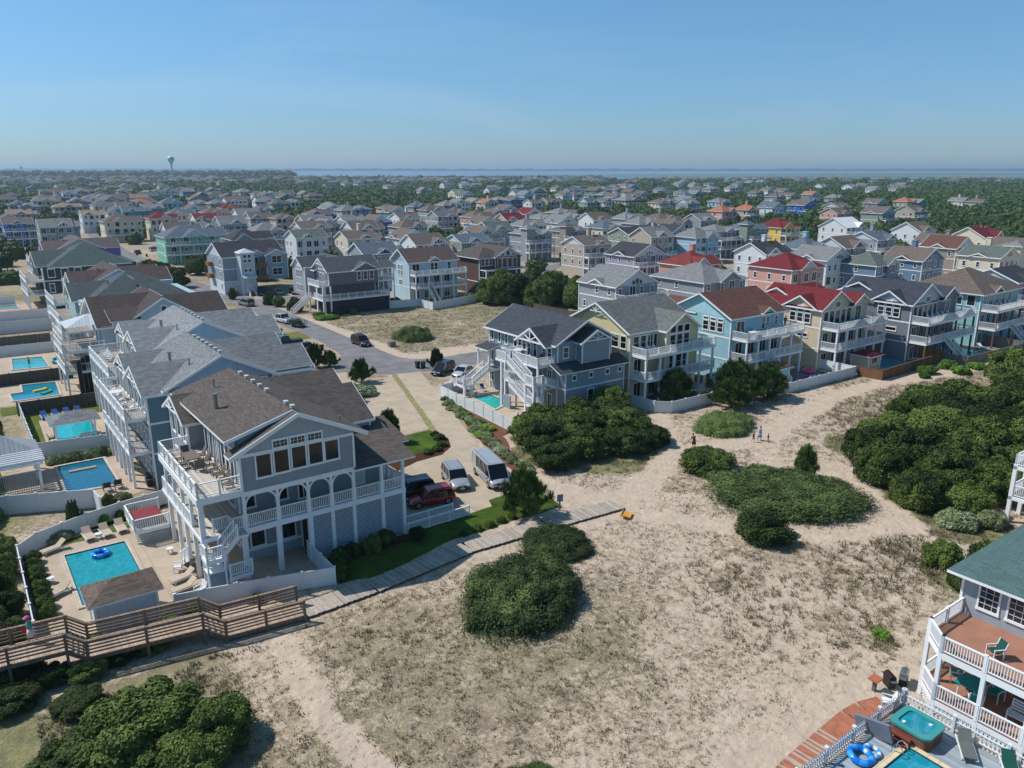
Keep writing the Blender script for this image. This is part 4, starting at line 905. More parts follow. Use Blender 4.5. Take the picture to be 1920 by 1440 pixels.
def mid_house(a, b, w, d, wc, rc, style, near=1.0, label=None, seed=0, posfix=None):
    r = random.Random(seed*7+3); ze = r.choice((8.6, 9.0, 9.4)); wall = WALLC[wc]; roof = ROOFC[rc]
    kind = ('gabled', 'cross-gabled', 'hipped', 'hipped tower')[style]
    px, py, dist = to_px(a+w/2, b+d/2, 10); x, y = xy(a+w/2, b+d/2)
    lab = label or place_label(f'{WALLN[wc]} house with {kind} {ROOFN[rc]} roof', a+w/2, b+d/2)
    H_ = House(lab, a+w/2, b+d/2, [m_siding(wall), m_siding('#b6bbbf' if wc not in 'wcy' else wall)], m_shingle(roof), group='houses of the town behind', local=True, bal=.3 if near > .5 else .6)
    h = H_; x0, x1, y0, y1 = -w/2, w/2, -d/2, d/2; sl = r.choice((.42, .5, .55))
    h.vol(x0, x1, y0, y1, 0, ze, corners=near > .5)
    h.band(x0, x1, y0, y1, 6.1, .2, .05)
    if near > .5: h.band(x0, x1, y0, y1, 3.1, .2, .05)
    g = 1 if r.random() < .55 else 0
    cw = w*r.uniform(.36, .5); cx = r.uniform(x0+cw*.55, x1-cw*.55)
    if style == 0:
        h.gable(x0, x1, y0, y1, ze, sl, 'y', gm=g); h.gable(x0-.2, 0, y0+d*.3, y0+d*.3+d*.4, ze-.05, sl*.9, 'x', gm=g, ends=(1, 0))
    elif style == 1:
        h.gable(x0, x1, y0, y1, ze, sl, 'x', gm=g); h.gable(cx-cw/2, cx+cw/2, y0-.4, 0, ze, sl*1.2, 'y', gm=g, ends=(1, 0)); h.vol(cx-cw/2, cx+cw/2, y0-.4, y0+.4, 3, ze, corners=False)
    else:
        h.hip(x0, x1, y0, y1, ze, sl); h.gable(cx-cw/2, cx+cw/2, y0-.5, 0, ze, sl*1.3, 'y', gm=g, ends=(1, 0)); h.vol(cx-cw/2, cx+cw/2, y0-.5, y0+.4, 3, ze, corners=False)
        if style == 3: h.vol(x0-.6, x0+2.8, y0-.6, y0+2.8, 0, ze+2, corners=False); h.hip(x0-.6, x0+2.8, y0-.6, y0+2.8, ze+2, .6)
    if r.random() < .5:
        yw0, yw1 = y0+r.uniform(1, 2), y1-r.uniform(2, 3.5); xw = x1+r.uniform(1.6, 3.2); h.vol(x1-1, xw, yw0, yw1, 0, ze-.05, corners=False); h.gable(x1-3, xw, yw0, yw1, ze-.05, sl, 'x', ov=.3, gm=g, ends=(0, 1)); h.win('S', xw-1.1, 6.8, .9, 1.3, yw0, 'far'); h.win('S', xw-1.1, 3.8, .9, 1.3, yw0, 'far')
    st = 'dh' if near > .6 else 'far'
    # windows on the front, left and right walls
    for z in (.9, 3.8, 6.8):
        if z < 1 and near < .6: continue
        n = 4
        for i in range(n):
            u = x0+w*(i+.5)/n+r.uniform(-.3, .3); yy = y0
            if z > 3 and cx-cw/2-.4 < u < cx+cw/2+.4 and style: yy = y0-(.4 if style == 1 else .5)
            if style == 3 and u < x0+3.2: continue
            big = r.random() < .45
            h.win('S', u, z-(.3 if big else 0), 1.7 if big else .95, 2.0 if big else 1.4, yy, 'door' if big and near > .6 else st)
        for i in range(3):
            if r.random() < .75 and not (style == 3 and i == 0): h.win('W', y0+d*(i+.5)/3, z, .9, 1.3, x0, st)
    if style in (0, 1):
        px0 = (0 if style == 0 else cx); py0 = y0 if style == 0 else y0-.4
        for k in (-1, 0, 1): h.win('S', px0+k*.95, ze+.05, .8, 1.1 if k == 0 else .8, py0, 'far')
    # decks
    if r.random() < .85:
        dd = r.uniform(1.8, 2.8); f = y0-dd; L, R_ = (x0, x1+.8) if r.random() < .5 else (x0-.8, x1)
        zs = (3.2, 6.2) if r.random() < .7 else (3.2,)
        for z in zs:
            h.deck(L, R_, f, y0, z); h.rail([(L, y0), (L+.05, f+.05), (R_-.05, f+.05), (R_, y0)], z, 1.0, sp=2.6)
        for i in range(5): h.post(L+.2+(R_-L-.4)*i/4, f+.2, 0, zs[-1]-.1, .2)
        if r.random() < .35 and near > .6: h.stairs(((L+R_)/2, f-3.2, 0), ((L+R_)/2, f, 3.1), 1.1, 'y', rail=True)
    if r.random() < .3: 
        mb = MB(); mb.box(x0+w*.6, x0+w*.6+1.1, .4, 1.4, ze, ze+4.0); mb.box(x0+w*.6-.1, x0+w*.6+1.2, .3, 1.5, ze+4, ze+4.2); h.part('chimney', mb, h.wm[0])
    if near > .5 and r.random() < .6: vents(h, [(.35, -d*.2+i*1.3, ze+min(w, d)/2*sl-.02) for i in range(2)])
    o = h.finish()
    return o
FOOT = [(12, 54, 17, 20), (11, 77, 20, 17), (14, 96, 21, 17), (11, 117, 23, 17), (13, 141, 23, 15), (15, 161, 22, 16), (14, 198, 23, 18), (18.6, 238, 22, 15), (54, 190, 17, 20), (63, 154, 20, 18), (87, 158, 15, 12), (105, 156, 14, 16), (143, 58, 17, 16)]
def load_mids():
    rows = []
    for s in MID.split('|'):
        q = s.split(','); a, b, w, d = map(float, q[:4]); rows.append((a, b, w, d, q[4][0], q[4][1], int(q[4][2])))
    rows += [(101.5, 106.5, 11, 10.5, 'g', 'g', 0), (119.2, 100.5, 12.5, 14, 'g', 'g', 2), (59, 271, 17, 13, 'm', 'S', 2)]
    for i, (a, b, w, d, wc, rc, st) in enumerate(rows):
        px, py, dist = to_px(a+w/2, b+d/2, 10); FOOT.append((a, b, w, d))
        lab = None
        if wc == 'm': lab = 'mint green house with slate hipped roof and dark decks, left of the road bend'
        mid_house(a, b, w, d, wc, rc, st, 1.0 if dist < 330 else .4, lab, i)
load_mids()
# ------- farther rows: copied prototypes, recoloured copy by copy
def far_proto(style, wc, rc, k):
    r = random.Random(k); mb = MB(); w, d, ze = 12, 11, 8.8; x0, x1, y0, y1 = -6, 6, -5.5, 5.5
    mb.box(x0, x1, y0, y1, 0, ze, 0, bottom=False); sl = .5
    def gab(x0, x1, y0, y1, axis):
        if axis == 'y':
            xc = (x0+x1)/2; z = ze+(x1-x0)/2*sl; e = .5
            for y in (y0, y1): mb.face([(x0, y, ze), (x1, y, ze), (xc, y, z)], 0)
            for sg, xx in ((-1, x0), (1, x1)):
                mb.face([(xx+sg*e, y0-e, ze-e*sl+.15), (xc, y0-e, z+.15), (xc, y1+e, z+.15), (xx+sg*e, y1+e, ze-e*sl+.15)], 1)
                mb.bar((xx+sg*e, y0-e-.03, ze-e*sl+.05), (xc, y0-e-.03, z+.05), .06, .3, 2)
        else:
            yc = (y0+y1)/2; z = ze+(y1-y0)/2*sl; e = .5
            for x in (x0, x1): mb.face([(x, y0, ze), (x, y1, ze), (x, yc, z)], 0)
            for sg, yy in ((-1, y0), (1, y1)):
                mb.face([(x0-e, yy+sg*e, ze-e*sl+.15), (x1+e, yy+sg*e, ze-e*sl+.15), (x1+e, yc, z+.15), (x0-e, yc, z+.15)], 1)
                mb.box(x0-e, x1+e, yy+sg*e-.04, yy+sg*e+.04, ze-e*sl-.15, ze-e*sl+.13, 2)
    if style == 0: gab(x0, x1, y0, y1, 'y')
    elif style == 1: gab(x0, x1, y0, y1, 'x'); gab(-3.4, 1.4, y0-.5, 0, 'y'); mb.box(-3.4, 1.4, y0-.5, y0+.2, 3, ze, 0)
    else:
        e = .6; zz_ = ze-e*sl+.15; top = zz_+(5.5+e)*sl; c = [(x0-e, y0-e, zz_), (x1+e, y0-e, zz_), (x1+e, y1+e, zz_), (x0-e, y1+e, zz_)]; A, B = (-.5, 0, top), (.5, 0, top)
        mb.face([c[0], c[1], B, A], 1); mb.face([c[2], c[3], A, B], 1); mb.face([c[1], c[2], B], 1); mb.face([c[3], c[0], A], 1); mb.box(x0-e, x1+e, y0-e, y1+e, zz_-.25, zz_-.02, 2); gab(0, 4.6, y0-.5, 1, 'y')
    for z in (3.8, 6.6):
        for i in range(5):
            u = x0+1.2+i*2.4; mb.box(u-.6, u+.6, y0-.56, y0-.5, z, z+1.5, 3)
        for i in range(3): u = y0+2+i*3; mb.box(x0-.05, x0, u-.5, u+.5, z, z+1.3, 3)
    for z in (3.1, 6.0): mb.box(x0, x1, y0-2.3, y0, z-.3, z, 2); mb.box(x0, x1, y0-2.3, y0-2.2, z+.6, z+.95, 2); mb.box(x0-.03, x1+.03, y0-.02, y1+.02, z-.2, z, 2)
    for i in range(4): mb.box(x0+i*3.9, x0+i*3.9+.2, y0-2.3, y0-2.1, 0, 6, 2)
    me = mb.mesh('beach_house', [m_siding(WALLC[wc]), m_shingle(ROOFC[rc]), m_white(), m_glass()])
    return me
FARM = {}
def far_houses():
    r = random.Random(5); n = 0; bands = []
    # (pixel x range, pixel y range, count) of the streets seen beyond
    for (xa, xb, ya, yb, k) in ((0, 330, 336, 350, 16), (0, 560, 352, 372, 26), (340, 600, 330, 340, 8), (600, 1100, 331, 345, 26), (850, 1140, 345, 360, 14), (1150, 1400, 338, 350, 9), (1500, 1700, 338, 346, 5), (1120, 1300, 350, 372, 8)):
        bands.append((xa, xb, ya, yb, k))
    sp, cp = math.sin(PITCH), math.cos(PITCH)
    stuffm = {}
    for (xa, xb, ya, yb, k) in bands:
        c = 0; t_ = 0
        while c < k and t_ < 400:
            t_ += 1; px, py = r.uniform(xa, xb), r.uniform(ya, yb); u, v = (px-960)/FPX, (py-720)/FPX; t = (CAM_H-11)/(sp+v*cp)
            if t < 0 or t > 1600: continue
            a, b = ab(u*t, (cp-v*sp)*t)
            if any(abs(a-f[0]-f[2]/2) < 13 and abs(b-f[1]-f[3]/2) < 13 for f in FOOT): continue
            FOOT.append((a-6, b-5.5, 12, 11)); c += 1; n += 1
            wc = r.choice('wwwwwccbbbttgggggllsSSGT'); rc = r.choice('gggggbbbbbtSSGk'); st = r.choice((0, 1, 1, 2)); key = (st, wc, rc)
            if key not in FARM: FARM[key] = far_proto(st, wc, rc, len(FARM))
            o = bpy.data.objects.new('beach_house', FARM[key]); link(o); x, y = xy(a, b); o.location = (x, y, 0); o.rotation_euler = (0, 0, TH+r.choice((0, 0, 0, math.pi/2, -.3, .25)))
            o.scale = (r.uniform(.9, 1.2), r.uniform(.9, 1.2), r.uniform(.9, 1.1))
            props(o, place_label(f'small distant {WALLN[wc]} house with {ROOFN[rc]} roof', a, b), 'house', 'houses of the town behind')
    # the farthest rows read as one mass of roofs
    mb = MB()
    for i in range(420):
        px = r.uniform(-40, 1120) if i % 4 else r.uniform(1100, 1900); t = r.uniform(1250, 2300) if px < 700 else r.uniform(1300, 2000); u = (px-960)/FPX; a, b = ab(u*t, t*1.0)
        w, d, h_ = r.uniform(11, 18), r.uniform(10, 14), r.uniform(8, 10); m = r.choice((0, 0, 0, 1, 2, 2, 3)); rm_ = r.choice((4, 4, 5, 5, 6))
        mb.box(a, a+w, b, b+d, 0, h_, m, bottom=False); zc = h_+3
        mb.face([(a-1, b-1, h_), (a+w+1, b-1, h_), (a+w*.6, b+d/2, zc), (a+w*.4, b+d/2, zc)], rm_); mb.face([(a+w+1, b+d+1, h_), (a-1, b+d+1, h_), (a+w*.4, b+d/2, zc), (a+w*.6, b+d/2, zc)], rm_)
        mb.face([(a-1, b+d+1, h_), (a-1, b-1, h_), (a+w*.4, b+d/2, zc)], rm_); mb.face([(a+w+1, b-1, h_), (a+w+1, b+d+1, h_), (a+w*.6, b+d/2, zc)], rm_)
        for k in range(3): mb.box(a+w*(.15+.3*k), a+w*(.3+.3*k), b-.06, b-.01, h_*.6, h_*.85, 7)
    o = solo('distant_houses', mb, [m_siding(WALLC[c]) for c in 'wcgs']+[m_shingle(ROOFC[c]) for c in 'gbS']+[m_glass()], 'hazy mass of tiny pale roofs and walls just below the horizon', 'houses', 0, 0, kind='stuff')
    return n
NFAR = far_houses()
# ---------------------------------------------------------------- ground, roads, paths
def vnoise(x, y, seed=0):
    xi, yi = np.floor(x).astype(np.int64), np.floor(y).astype(np.int64); xf, yf = x-xi, y-yi
    def hsh(i, j):
        h = (i*374761393 + j*668265263 + seed*974634777) & 0xffffffff; h = ((h ^ (h >> 13))*1274126177) & 0xffffffff; return ((h ^ (h >> 16)) & 0xffff)/65535.0
    u, v = xf*xf*(3-2*xf), yf*yf*(3-2*yf)
    return (hsh(xi, yi)*(1-u)+hsh(xi+1, yi)*u)*(1-v)+(hsh(xi, yi+1)*(1-u)+hsh(xi+1, yi+1)*u)*v
def fbm(x, y, sc_, seed=0, o=4):
    t = 0; a = .5; n = 0
    for i in range(o): t = t+a*vnoise(x*sc_, y*sc_, seed+i*17); n += a; a *= .5; sc_ *= 2.07
    return t/n
def pdist(a, b, pts):
    d = np.full(np.shape(a), 1e9)
    for (x0, y0), (x1, y1) in zip(pts[:-1], pts[1:]):
        dx, dy = x1-x0, y1-y0; L = dx*dx+dy*dy; t = np.clip(((a-x0)*dx+(b-y0)*dy)/L, 0, 1)
        d = np.minimum(d, np.hypot(a-x0-t*dx, b-y0-t*dy))
    return d
def sstep(x, e0, e1): t = np.clip((x-e0)/(e1-e0), 0, 1); return t*t*(3-2*t)
PATHS = [([(43, 47.4), (48.9, 48.5), (56.8, 51.9), (61.6, 54.2), (66.1, 53.4), (71.9, 51.4), (81.3, 53.7), (95, 56.7), (109, 56.4), (123.5, 53.5), (148.2, 51.1), (175, 49)], 1.0, 1.0),
         ([(61.6, 54.2), (65.3, 59.2), (69.4, 64.5)], .7, .9), ([(72, 51.4), (84, 57), (98, 60)], 1.0, .6), ([(46.5, 46.3), (49.4, 41.7), (52.2, 36.5), (58.8, 31.7), (64.4, 30.1)], .7, .85),
         ([(71.1, 41.5), (66.8, 35.2), (64.4, 30.1)], 1.2, .8), ([(14.5, 46.8), (13.7, 41.6), (13.5, 37.4), (13.7, 33.7), (14.5, 28), (17, 20)], .4, .75),
         ([(47.5, 48), (44, 56), (45.5, 62)], .9, .8), ([(48, 48), (57, 43), (66.5, 45.5), (72, 51)], .9, .45), ([(66, 45.5), (71.1, 41.5)], 1.0, .7), ([(40, 19.6), (30, 19), (20, 17)], 1.6, .6),
         ([(56, 108), (58.5, 120), (59, 150)], 1.6, .9), ([(57, 109.5), (64, 111), (75, 112), (95, 112)], 2.2, .9)]
UNDER = [(54, 57.5, 6), (60, 58.5, 6.5), (50, 62, 6), (66, 66, 5), (68.5, 27.5, 6), (66.5, 31.5, 4), (72, 34, 6.5), (80, 43, 6), (92, 44, 6), (104, 44, 7), (59, 23, 4)]
def veg_field(a, b):
    n = fbm(a, b, .09, 3); n2 = fbm(a, b, .5, 9, 3); n4 = fbm(a, b, .03, 31, 3)
    v = .49+.29*sstep(n*.6+n4*.4, .34, .64)*(.4+.9*n2)
    # thick growth near the walkway foot, under the thickets and at the left
    v = np.maximum(v, .95*sstep(-(b-46.5-.12*a), -2.5, 1.5)*sstep(-(a-13), -2, 5))
    v = np.maximum(v, .9*sstep(-a, -4, 1)); v = np.maximum(v, .62*sstep(a, 78, 88)*sstep(b, 40, 46))
    for (ca, cb, r) in ((46, 24, 6), (53, 27.5, 7), (44, 33, 4), (60, 28, 5)): v = np.maximum(v, (.42+.4*n2)*sstep(-np.hypot(a-ca, b-cb), -r, -r*.3))
    for (ca, cb, r) in UNDER: v = np.maximum(v, (.7+.4*n2)*sstep(-np.hypot(a-ca, b-cb), -r, -r*.6))
    for pts, w, k in PATHS:
        d = pdist(a, b, pts)+(n2-.5)*(.5+.7*w); v = v*(1-k*(1-sstep(d, w, w+.5+.6*w)))
    lot = sstep(a, 60, 62.5)*sstep(-a, -101, -98)*sstep(b, 112, 114.5)*sstep(-b, -154, -151); v = v*(1-lot)+lot*(.42+.75*n2)
    return np.clip(v, 0, 1)
def green_field(a, b):
    g = .06+.5*(fbm(a, b, .06, 41, 3)-.35)
    g = np.maximum(g, .85*sstep(-a, -12, 0)*sstep(-b, -60, -40)); g = np.maximum(g, .8*sstep(-a, -5, 0)); g = g+.35*sstep(a, 58, 62)*sstep(b, 108, 112)*(fbm(a, b, .12, 51, 3) > .55)
    for (ca, cb, r) in UNDER: g = np.maximum(g, .8*sstep(-np.hypot(a-ca, b-cb), -r, -r*.6))
    return np.clip(g, 0, 1)
def gz(a, b):
    a = np.asarray(a, float); b = np.asarray(b, float)
    m = sstep(a, 8, 16)*sstep(-a, -138, -120)*sstep(-(b-(46+.09*np.clip(a-46, 0, 90)-.0*a)), -1, 5)*sstep(b-19.5-0*a, 0, 5)
    z = (fbm(a, b, .07, 77, 3)-.45)*1.1+(fbm(a, b, .45, 78, 2)-.5)*.18
    return np.maximum(z*m, -.02+0*a)
def ground_mesh():
    A0, A1, B0, B1, st = -24.0, 152.0, -6.0, 154.0, .5
    na, nb = int((A1-A0)/st)+1, int((B1-B0)/st)+1
    ga, gb = np.meshgrid(np.linspace(A0, A1, na), np.linspace(B0, B1, nb)); ga, gb = ga.ravel(), gb.ravel(); z = gz(ga, gb)
    V = np.stack([ga, gb, z], 1); i = np.arange(na*nb).reshape(nb, na)
    F = np.stack([i[:-1, :-1], i[:-1, 1:], i[1:, 1:], i[1:, :-1]], -1).reshape(-1, 4)
    R = 16000.0; outer = [(-R, -R, 0), (R, -R, 0), (R, R, 0), (-R, R, 0)]; c = [i[0, 0], i[0, -1], i[-1, -1], i[-1, 0]]; n0 = len(V)
    V = np.vstack([V, np.array(outer)])
    loops = [list(f) for f in F]
    edges = [list(i[0, :]), list(i[:, -1]), list(i[-1, ::-1]), list(i[::-1, 0])]
    me = bpy.data.meshes.new('ground')
    extra = []
    for k in range(4): extra.append([n0+k, n0+(k+1) % 4] + [int(q) for q in edges[k][::-1]])
    nF = len(F); nv = len(V); tot = nF*4+sum(len(e) for e in extra)
    me.vertices.add(nv); me.vertices.foreach_set('co', V.astype(np.float32).ravel())
    me.loops.add(tot); me.polygons.add(nF+4)
    li = np.concatenate([F.ravel(), np.concatenate([np.array(e) for e in extra])]).astype(np.int32); me.loops.foreach_set('vertex_index', li)
    ls = list(range(0, nF*4, 4)); s = nF*4
    for e in extra: ls.append(s); s += len(e)
    me.polygons.foreach_set('loop_start', np.array(ls, np.int32)); me.update(calc_edges=True)
    vg = np.full(nv, .75, np.float32); vg[:n0] = veg_field(ga, gb); gr = np.full(nv, .55, np.float32); gr[:n0] = green_field(ga, gb)
    for nme, arr in (('veg', vg), ('green', gr)):
        at = me.attributes.new(nme, 'FLOAT', 'POINT'); at.data.foreach_set('value', arr)
    me.polygons.foreach_set('use_smooth', [True]*len(me.polygons)); me.validate()
    t = NT('sand_ground'); co = t.coord('Object'); av = t.node('ShaderNodeAttribute', attribute_name='veg').outputs['Fac']; ag = t.node('ShaderNodeAttribute', attribute_name='green').outputs['Fac']
    fine = t.noise(co, 2.2, 7, .8, .6); mid = t.noise(co, .8, 4, .6); big = t.noise(co, .12, 3); vf = t.noise(co, 9, 3, .7); foot = t.noise(co, 3.2, 2, .5)
    sand = t.ramp(t.math('ADD', t.math('MULTIPLY', mid, .5), t.math('MULTIPLY', vf, .5)), [(.3, srgb('#a49483')), (.55, srgb('#bcaa97')), (.75, srgb('#d4c4b1'))])
    dry = t.ramp(t.math('ADD', t.math('MULTIPLY', vf, .6), t.math('MULTIPLY', mid, .4)), [(.34, srgb('#5a5145')), (.5, srgb('#8a7d69')), (.66, srgb('#b1a288'))])
    grn = t.ramp(t.math('ADD', t.math('MULTIPLY', vf, .6), t.math('MULTIPLY', mid, .4)), [(.34, srgb('#3c4325')), (.5, srgb('#626a3a')), (.66, srgb('#918c57'))])
    vegc = t.mix(t.math('MULTIPLY', t.math('ADD', ag, t.math('SUBTRACT', big, .5)), 1.0), dry, grn)
    x = t.math('ADD', t.math('MULTIPLY', av, 1.0), t.math('SUBTRACT', t.math('MULTIPLY', fine, 1.5), .85))
    mr = t.node('ShaderNodeMapRange', interpolation_type='SMOOTHSTEP'); mr.inputs['From Min'].default_value = .38; mr.inputs['From Max'].default_value = .62; t.link(x, mr.inputs['Value'])
    t.col(t.mix(t.math('MULTIPLY', mr.outputs[0], .9), sand, vegc)); t.set(.95, spec=.1)
    vo = t.node('ShaderNodeTexVoronoi', feature='SMOOTH_F1'); vo.inputs['Scale'].default_value = 2.4; t.link(co, vo.inputs['Vector'])
    t.bump(t.math('ADD', t.math('MULTIPLY', foot, .8), t.math('ADD', t.math('MULTIPLY', vf, .35), t.math('MULTIPLY', vo.outputs['Distance'], .9))), .7, .11)
    me.materials.append(t.m); o = bpy.data.objects.new('ground', me); link(o); o.rotation_euler = (0, 0, TH); o['kind'] = 'structure'
ground_mesh()
def ribbon(name, pts, w, z, mat, jag=0.0, step=1.5, seed=1):
    """A flat strip following a polyline, with slightly uneven edges."""
    P = []
    for (p, q) in zip(pts[:-1], pts[1:]):
        L = math.hypot(q[0]-p[0], q[1]-p[1]); n = max(1, int(L/step))
        for i in range(n): P.append((p[0]+(q[0]-p[0])*i/n, p[1]+(q[1]-p[1])*i/n))
    P.append(pts[-1]); r = random.Random(seed); mb = MB(); L_, R_ = [], []
    for i, p in enumerate(P):
        a, b = P[max(0, i-1)], P[min(len(P)-1, i+1)]; dx, dy = b[0]-a[0], b[1]-a[1]; l = math.hypot(dx, dy) or 1; nx, ny = -dy/l, dx/l
        w1, w2 = w/2+r.uniform(-jag, jag), w/2+r.uniform(-jag, jag); L_.append((p[0]+nx*w1, p[1]+ny*w1, z)); R_.append((p[0]-nx*w2, p[1]-ny*w2, z))
    for i in range(len(P)-1): mb.face([R_[i], R_[i+1], L_[i+1], L_[i]])
    return struct(name, mb, mat)
def sheet(name, poly, z, mat, jag=0.0, seed=2, step=1.0):
    r = random.Random(seed); pts = []
    for p, q in zip(poly, poly[1:]+poly[:1]):
        L = math.hypot(q[0]-p[0], q[1]-p[1]); n = max(1, int(L/step)) if jag else 1
        for i in range(n): pts.append((p[0]+(q[0]-p[0])*i/n+(r.uniform(-jag, jag) if i else 0), p[1]+(q[1]-p[1])*i/n+(r.uniform(-jag, jag) if i else 0), z))
    mb = MB(); mb.face(pts); return struct(name, mb, mat)
@cached
def m_asphalt():
    t = NT('asphalt'); co = t.coord('Object'); n = t.noise(co, .35, 4); n2 = t.noise(co, 14, 3); v = t.node('ShaderNodeTexVoronoi', feature='DISTANCE_TO_EDGE'); v.inputs['Scale'].default_value = .22; t.link(co, v.inputs['Vector'])
    base = t.ramp(t.math('ADD', t.math('MULTIPLY', n, .7), t.math('MULTIPLY', n2, .3)), [(.35, srgb('#6a6869')), (.65, srgb('#858284'))])
    crack = t.math('LESS_THAN', v.outputs['Distance'], .006); t.col(t.mix(t.math('MULTIPLY', crack, .5), base, srgb('#47464a'))); t.set(.9, spec=.2); return t.m
@cached
def m_concrete(hexc='#b0a18d', bw=3.0, bh=3.0):
    c = srgb(hexc); t = NT('concrete_'+hexc.strip('#')); co = t.coord('Object'); n = t.noise(co, .5, 5, .65); n2 = t.noise(co, 7, 3)
    br = t.node('ShaderNodeTexBrick', offset=0.0); t.link(co, br.inputs['Vector']); br.inputs['Scale'].default_value = 1; br.inputs['Brick Width'].default_value = bw; br.inputs['Row Height'].default_value = bh
    br.inputs['Mortar Size'].default_value = .025; br.inputs['Color1'].default_value = sc(c, .95); br.inputs['Color2'].default_value = sc(c, 1.05); br.inputs['Mortar'].default_value = sc(c, .55)
    x = t.mix(t.ramp(n, [(.42, (0, 0, 0)), (.7, (.8, .8, .8))]), br.outputs['Color'], sc(c, .7)); t.col(t.mix(t.math('MULTIPLY', n2, .3), x, sc(c, 1.25))); t.set(.85, spec=.2); t.bump(n2, .15, .02); return t.m
@cached
def m_grass(h1='#2e3d14', h2='#445a1e', h3='#5c6f2c'):
    t = NT('lawn_'+h2.strip('#')); co = t.coord('Object'); n = t.noise(co, .6, 4); n2 = t.noise(co, 12, 4, .7)
    t.col(t.ramp(t.math('ADD', t.math('MULTIPLY', n, .45), t.math('MULTIPLY', n2, .55)), [(.35, srgb(h1)), (.5, srgb(h2)), (.66, srgb(h3))])); t.set(.9, spec=.1); t.bump(n2, .5, .06); return t.m
m_mulch = lambda: m_plain('mulch', '#4a3024', .95, 0.0, .35, 5.0, .1)
# streets
ribbon('street', [(55.0, 122), (55.6, 150), (55.8, 182), (53.5, 205), (52, 250), (53.5, 292), (54.5, 330), (60, 420)], 6.2, .012, m_asphalt(), .05)
sheet('street_junction', [(58.7, 124), (51.9, 124), (51.6, 120), (50.2, 116.4), (47.6, 113.8), (45.0, 111.6), (44.6, 109.4), (47.2, 108.0), (49.6, 105.2), (52.4, 102.9), (56.6, 101.7), (61.5, 100.9), (66, 100.8), (66, 107.9), (62.2, 108.2), (59.6, 109.6), (58.4, 112.4), (58.3, 118)], .018, m_asphalt())
ribbon('side_street', [(64, 104.4), (72, 104.6), (98, 104)], 6.8, .016, m_asphalt(), .05)
ribbon('cross_street', [(55, 182), (60, 180.5), (78, 182), (110, 180), (135, 183), (149, 189), (172, 200), (215, 222)], 5.6, .008, m_asphalt(), .05)
ribbon('back_street', [(126, 150), (138, 170), (149, 189)], 4.5, .018, m_asphalt())
ribbon('far_street', [(110, 180), (118, 250), (130, 340), (150, 420)], 5.5, .004, m_asphalt())
# driveways and yards
sheet('driveway', [(47.3, 108.2), (45.6, 104), (50.8, 101.5), (52.2, 102.9), (43.9, 77.3), (40.5, 77.0), (33, 78.5), (31.5, 86), (30.5, 96), (40, 109.5)], .02, m_concrete())
sheet('driveway_lane', [(52.9, 102.6), (56.6, 101.8), (45.4, 68.7), (43.2, 62.5), (40.6, 56.2), (37.9, 55.9), (37.4, 54.6), (35.8, 54.5), (35.6, 55.6), (28.9, 55.6), (28.5, 64), (33.5, 66.5), (37.2, 68.4), (40.5, 68.6), (42.5, 70.6), (43.8, 73), (44.3, 76.0)], .024, m_concrete())
sheet('driveway_verge', [(52.2, 102.8), (52.9, 102.6), (44.3, 76.0), (43.9, 77.3)], .03, m_plain('verge_mix', '#87815a', .95, 0.0, .4, 2.5, .1), .12)
sheet('lawn_island', [(43.7, 76.9), (43.7, 73.6), (42.4, 71.0), (40.4, 70.2), (37.6, 70.6), (36.2, 73.5), (37.5, 76.6)], .034, m_grass(), .08)
sheet('mulch_bed', [(44.2, 76.2), (43.95, 73.0), (42.7, 70.4), (40.6, 68.9), (37.4, 68.7), (34.5, 67.5), (34.5, 72), (36.3, 73.5), (37.5, 71.0), (40.3, 70.4), (42.2, 71.4), (43.4, 73.8)], .038, m_mulch(), .06)
sheet('front_lawn', [(20.2, 49.8), (24, 49.3), (30, 50.9), (38.5, 51.0), (42.6, 50.8), (43.2, 56), (40.6, 56.2), (37.9, 55.9), (37.4, 54.6), (28.4, 54.2), (20.4, 54.2)], .03, m_grass('#27350f', '#3d5219', '#556b26'), .15)
sheet('mulch_strip', [(20.4, 52.6), (28.2, 53.0), (28.2, 54.3), (20.4, 54.3)], .036, m_mulch(), .1)
sheet('hedge_bed', [(52.2, 87.5), (50.3, 82), (46.6, 70.5), (44.6, 63.5), (43.4, 58.2), (45.0, 57.8), (46.8, 64), (49.5, 70), (51.2, 70.3), (51.7, 78)], .02, m_plain('pine_straw', '#6d4a38', .95, 0.0, .3, 2.0, .1), .2)
sheet('road_apron', [(49.0, 128), (52.6, 128), (52.6, 134.5), (41, 134.5), (41, 128)], .02, m_concrete('#a59886'))
sheet('grass_verge', [(50.0, 134.5), (52.7, 134.5), (52.7, 142), (46, 142), (46, 135)], .022, m_grass('#4c4f26', '#6e6a38', '#8d8652'), .2)
sheet('stilt_drive', [(58.6, 160), (64, 154.5), (66, 162), (58.8, 171)], .022, m_concrete('#a59886'))
sheet('tower_drive', [(58.7, 183.5), (76, 184.5), (76, 193), (60, 193)], .024, m_concrete('#9b9284'))
sheet('side_drive', [(56.5, 96), (60.8, 93), (65.2, 100.9), (62, 101.1), (57.5, 101)], .022, m_concrete('#ad9d89'))
sheet('far_drive', [(57.0, 305), (82, 312), (82, 328), (57.6, 325)], .022, m_concrete('#ad9d89'))
for p, s_ in ((( -30, 700, 460, 90), 3),): pass
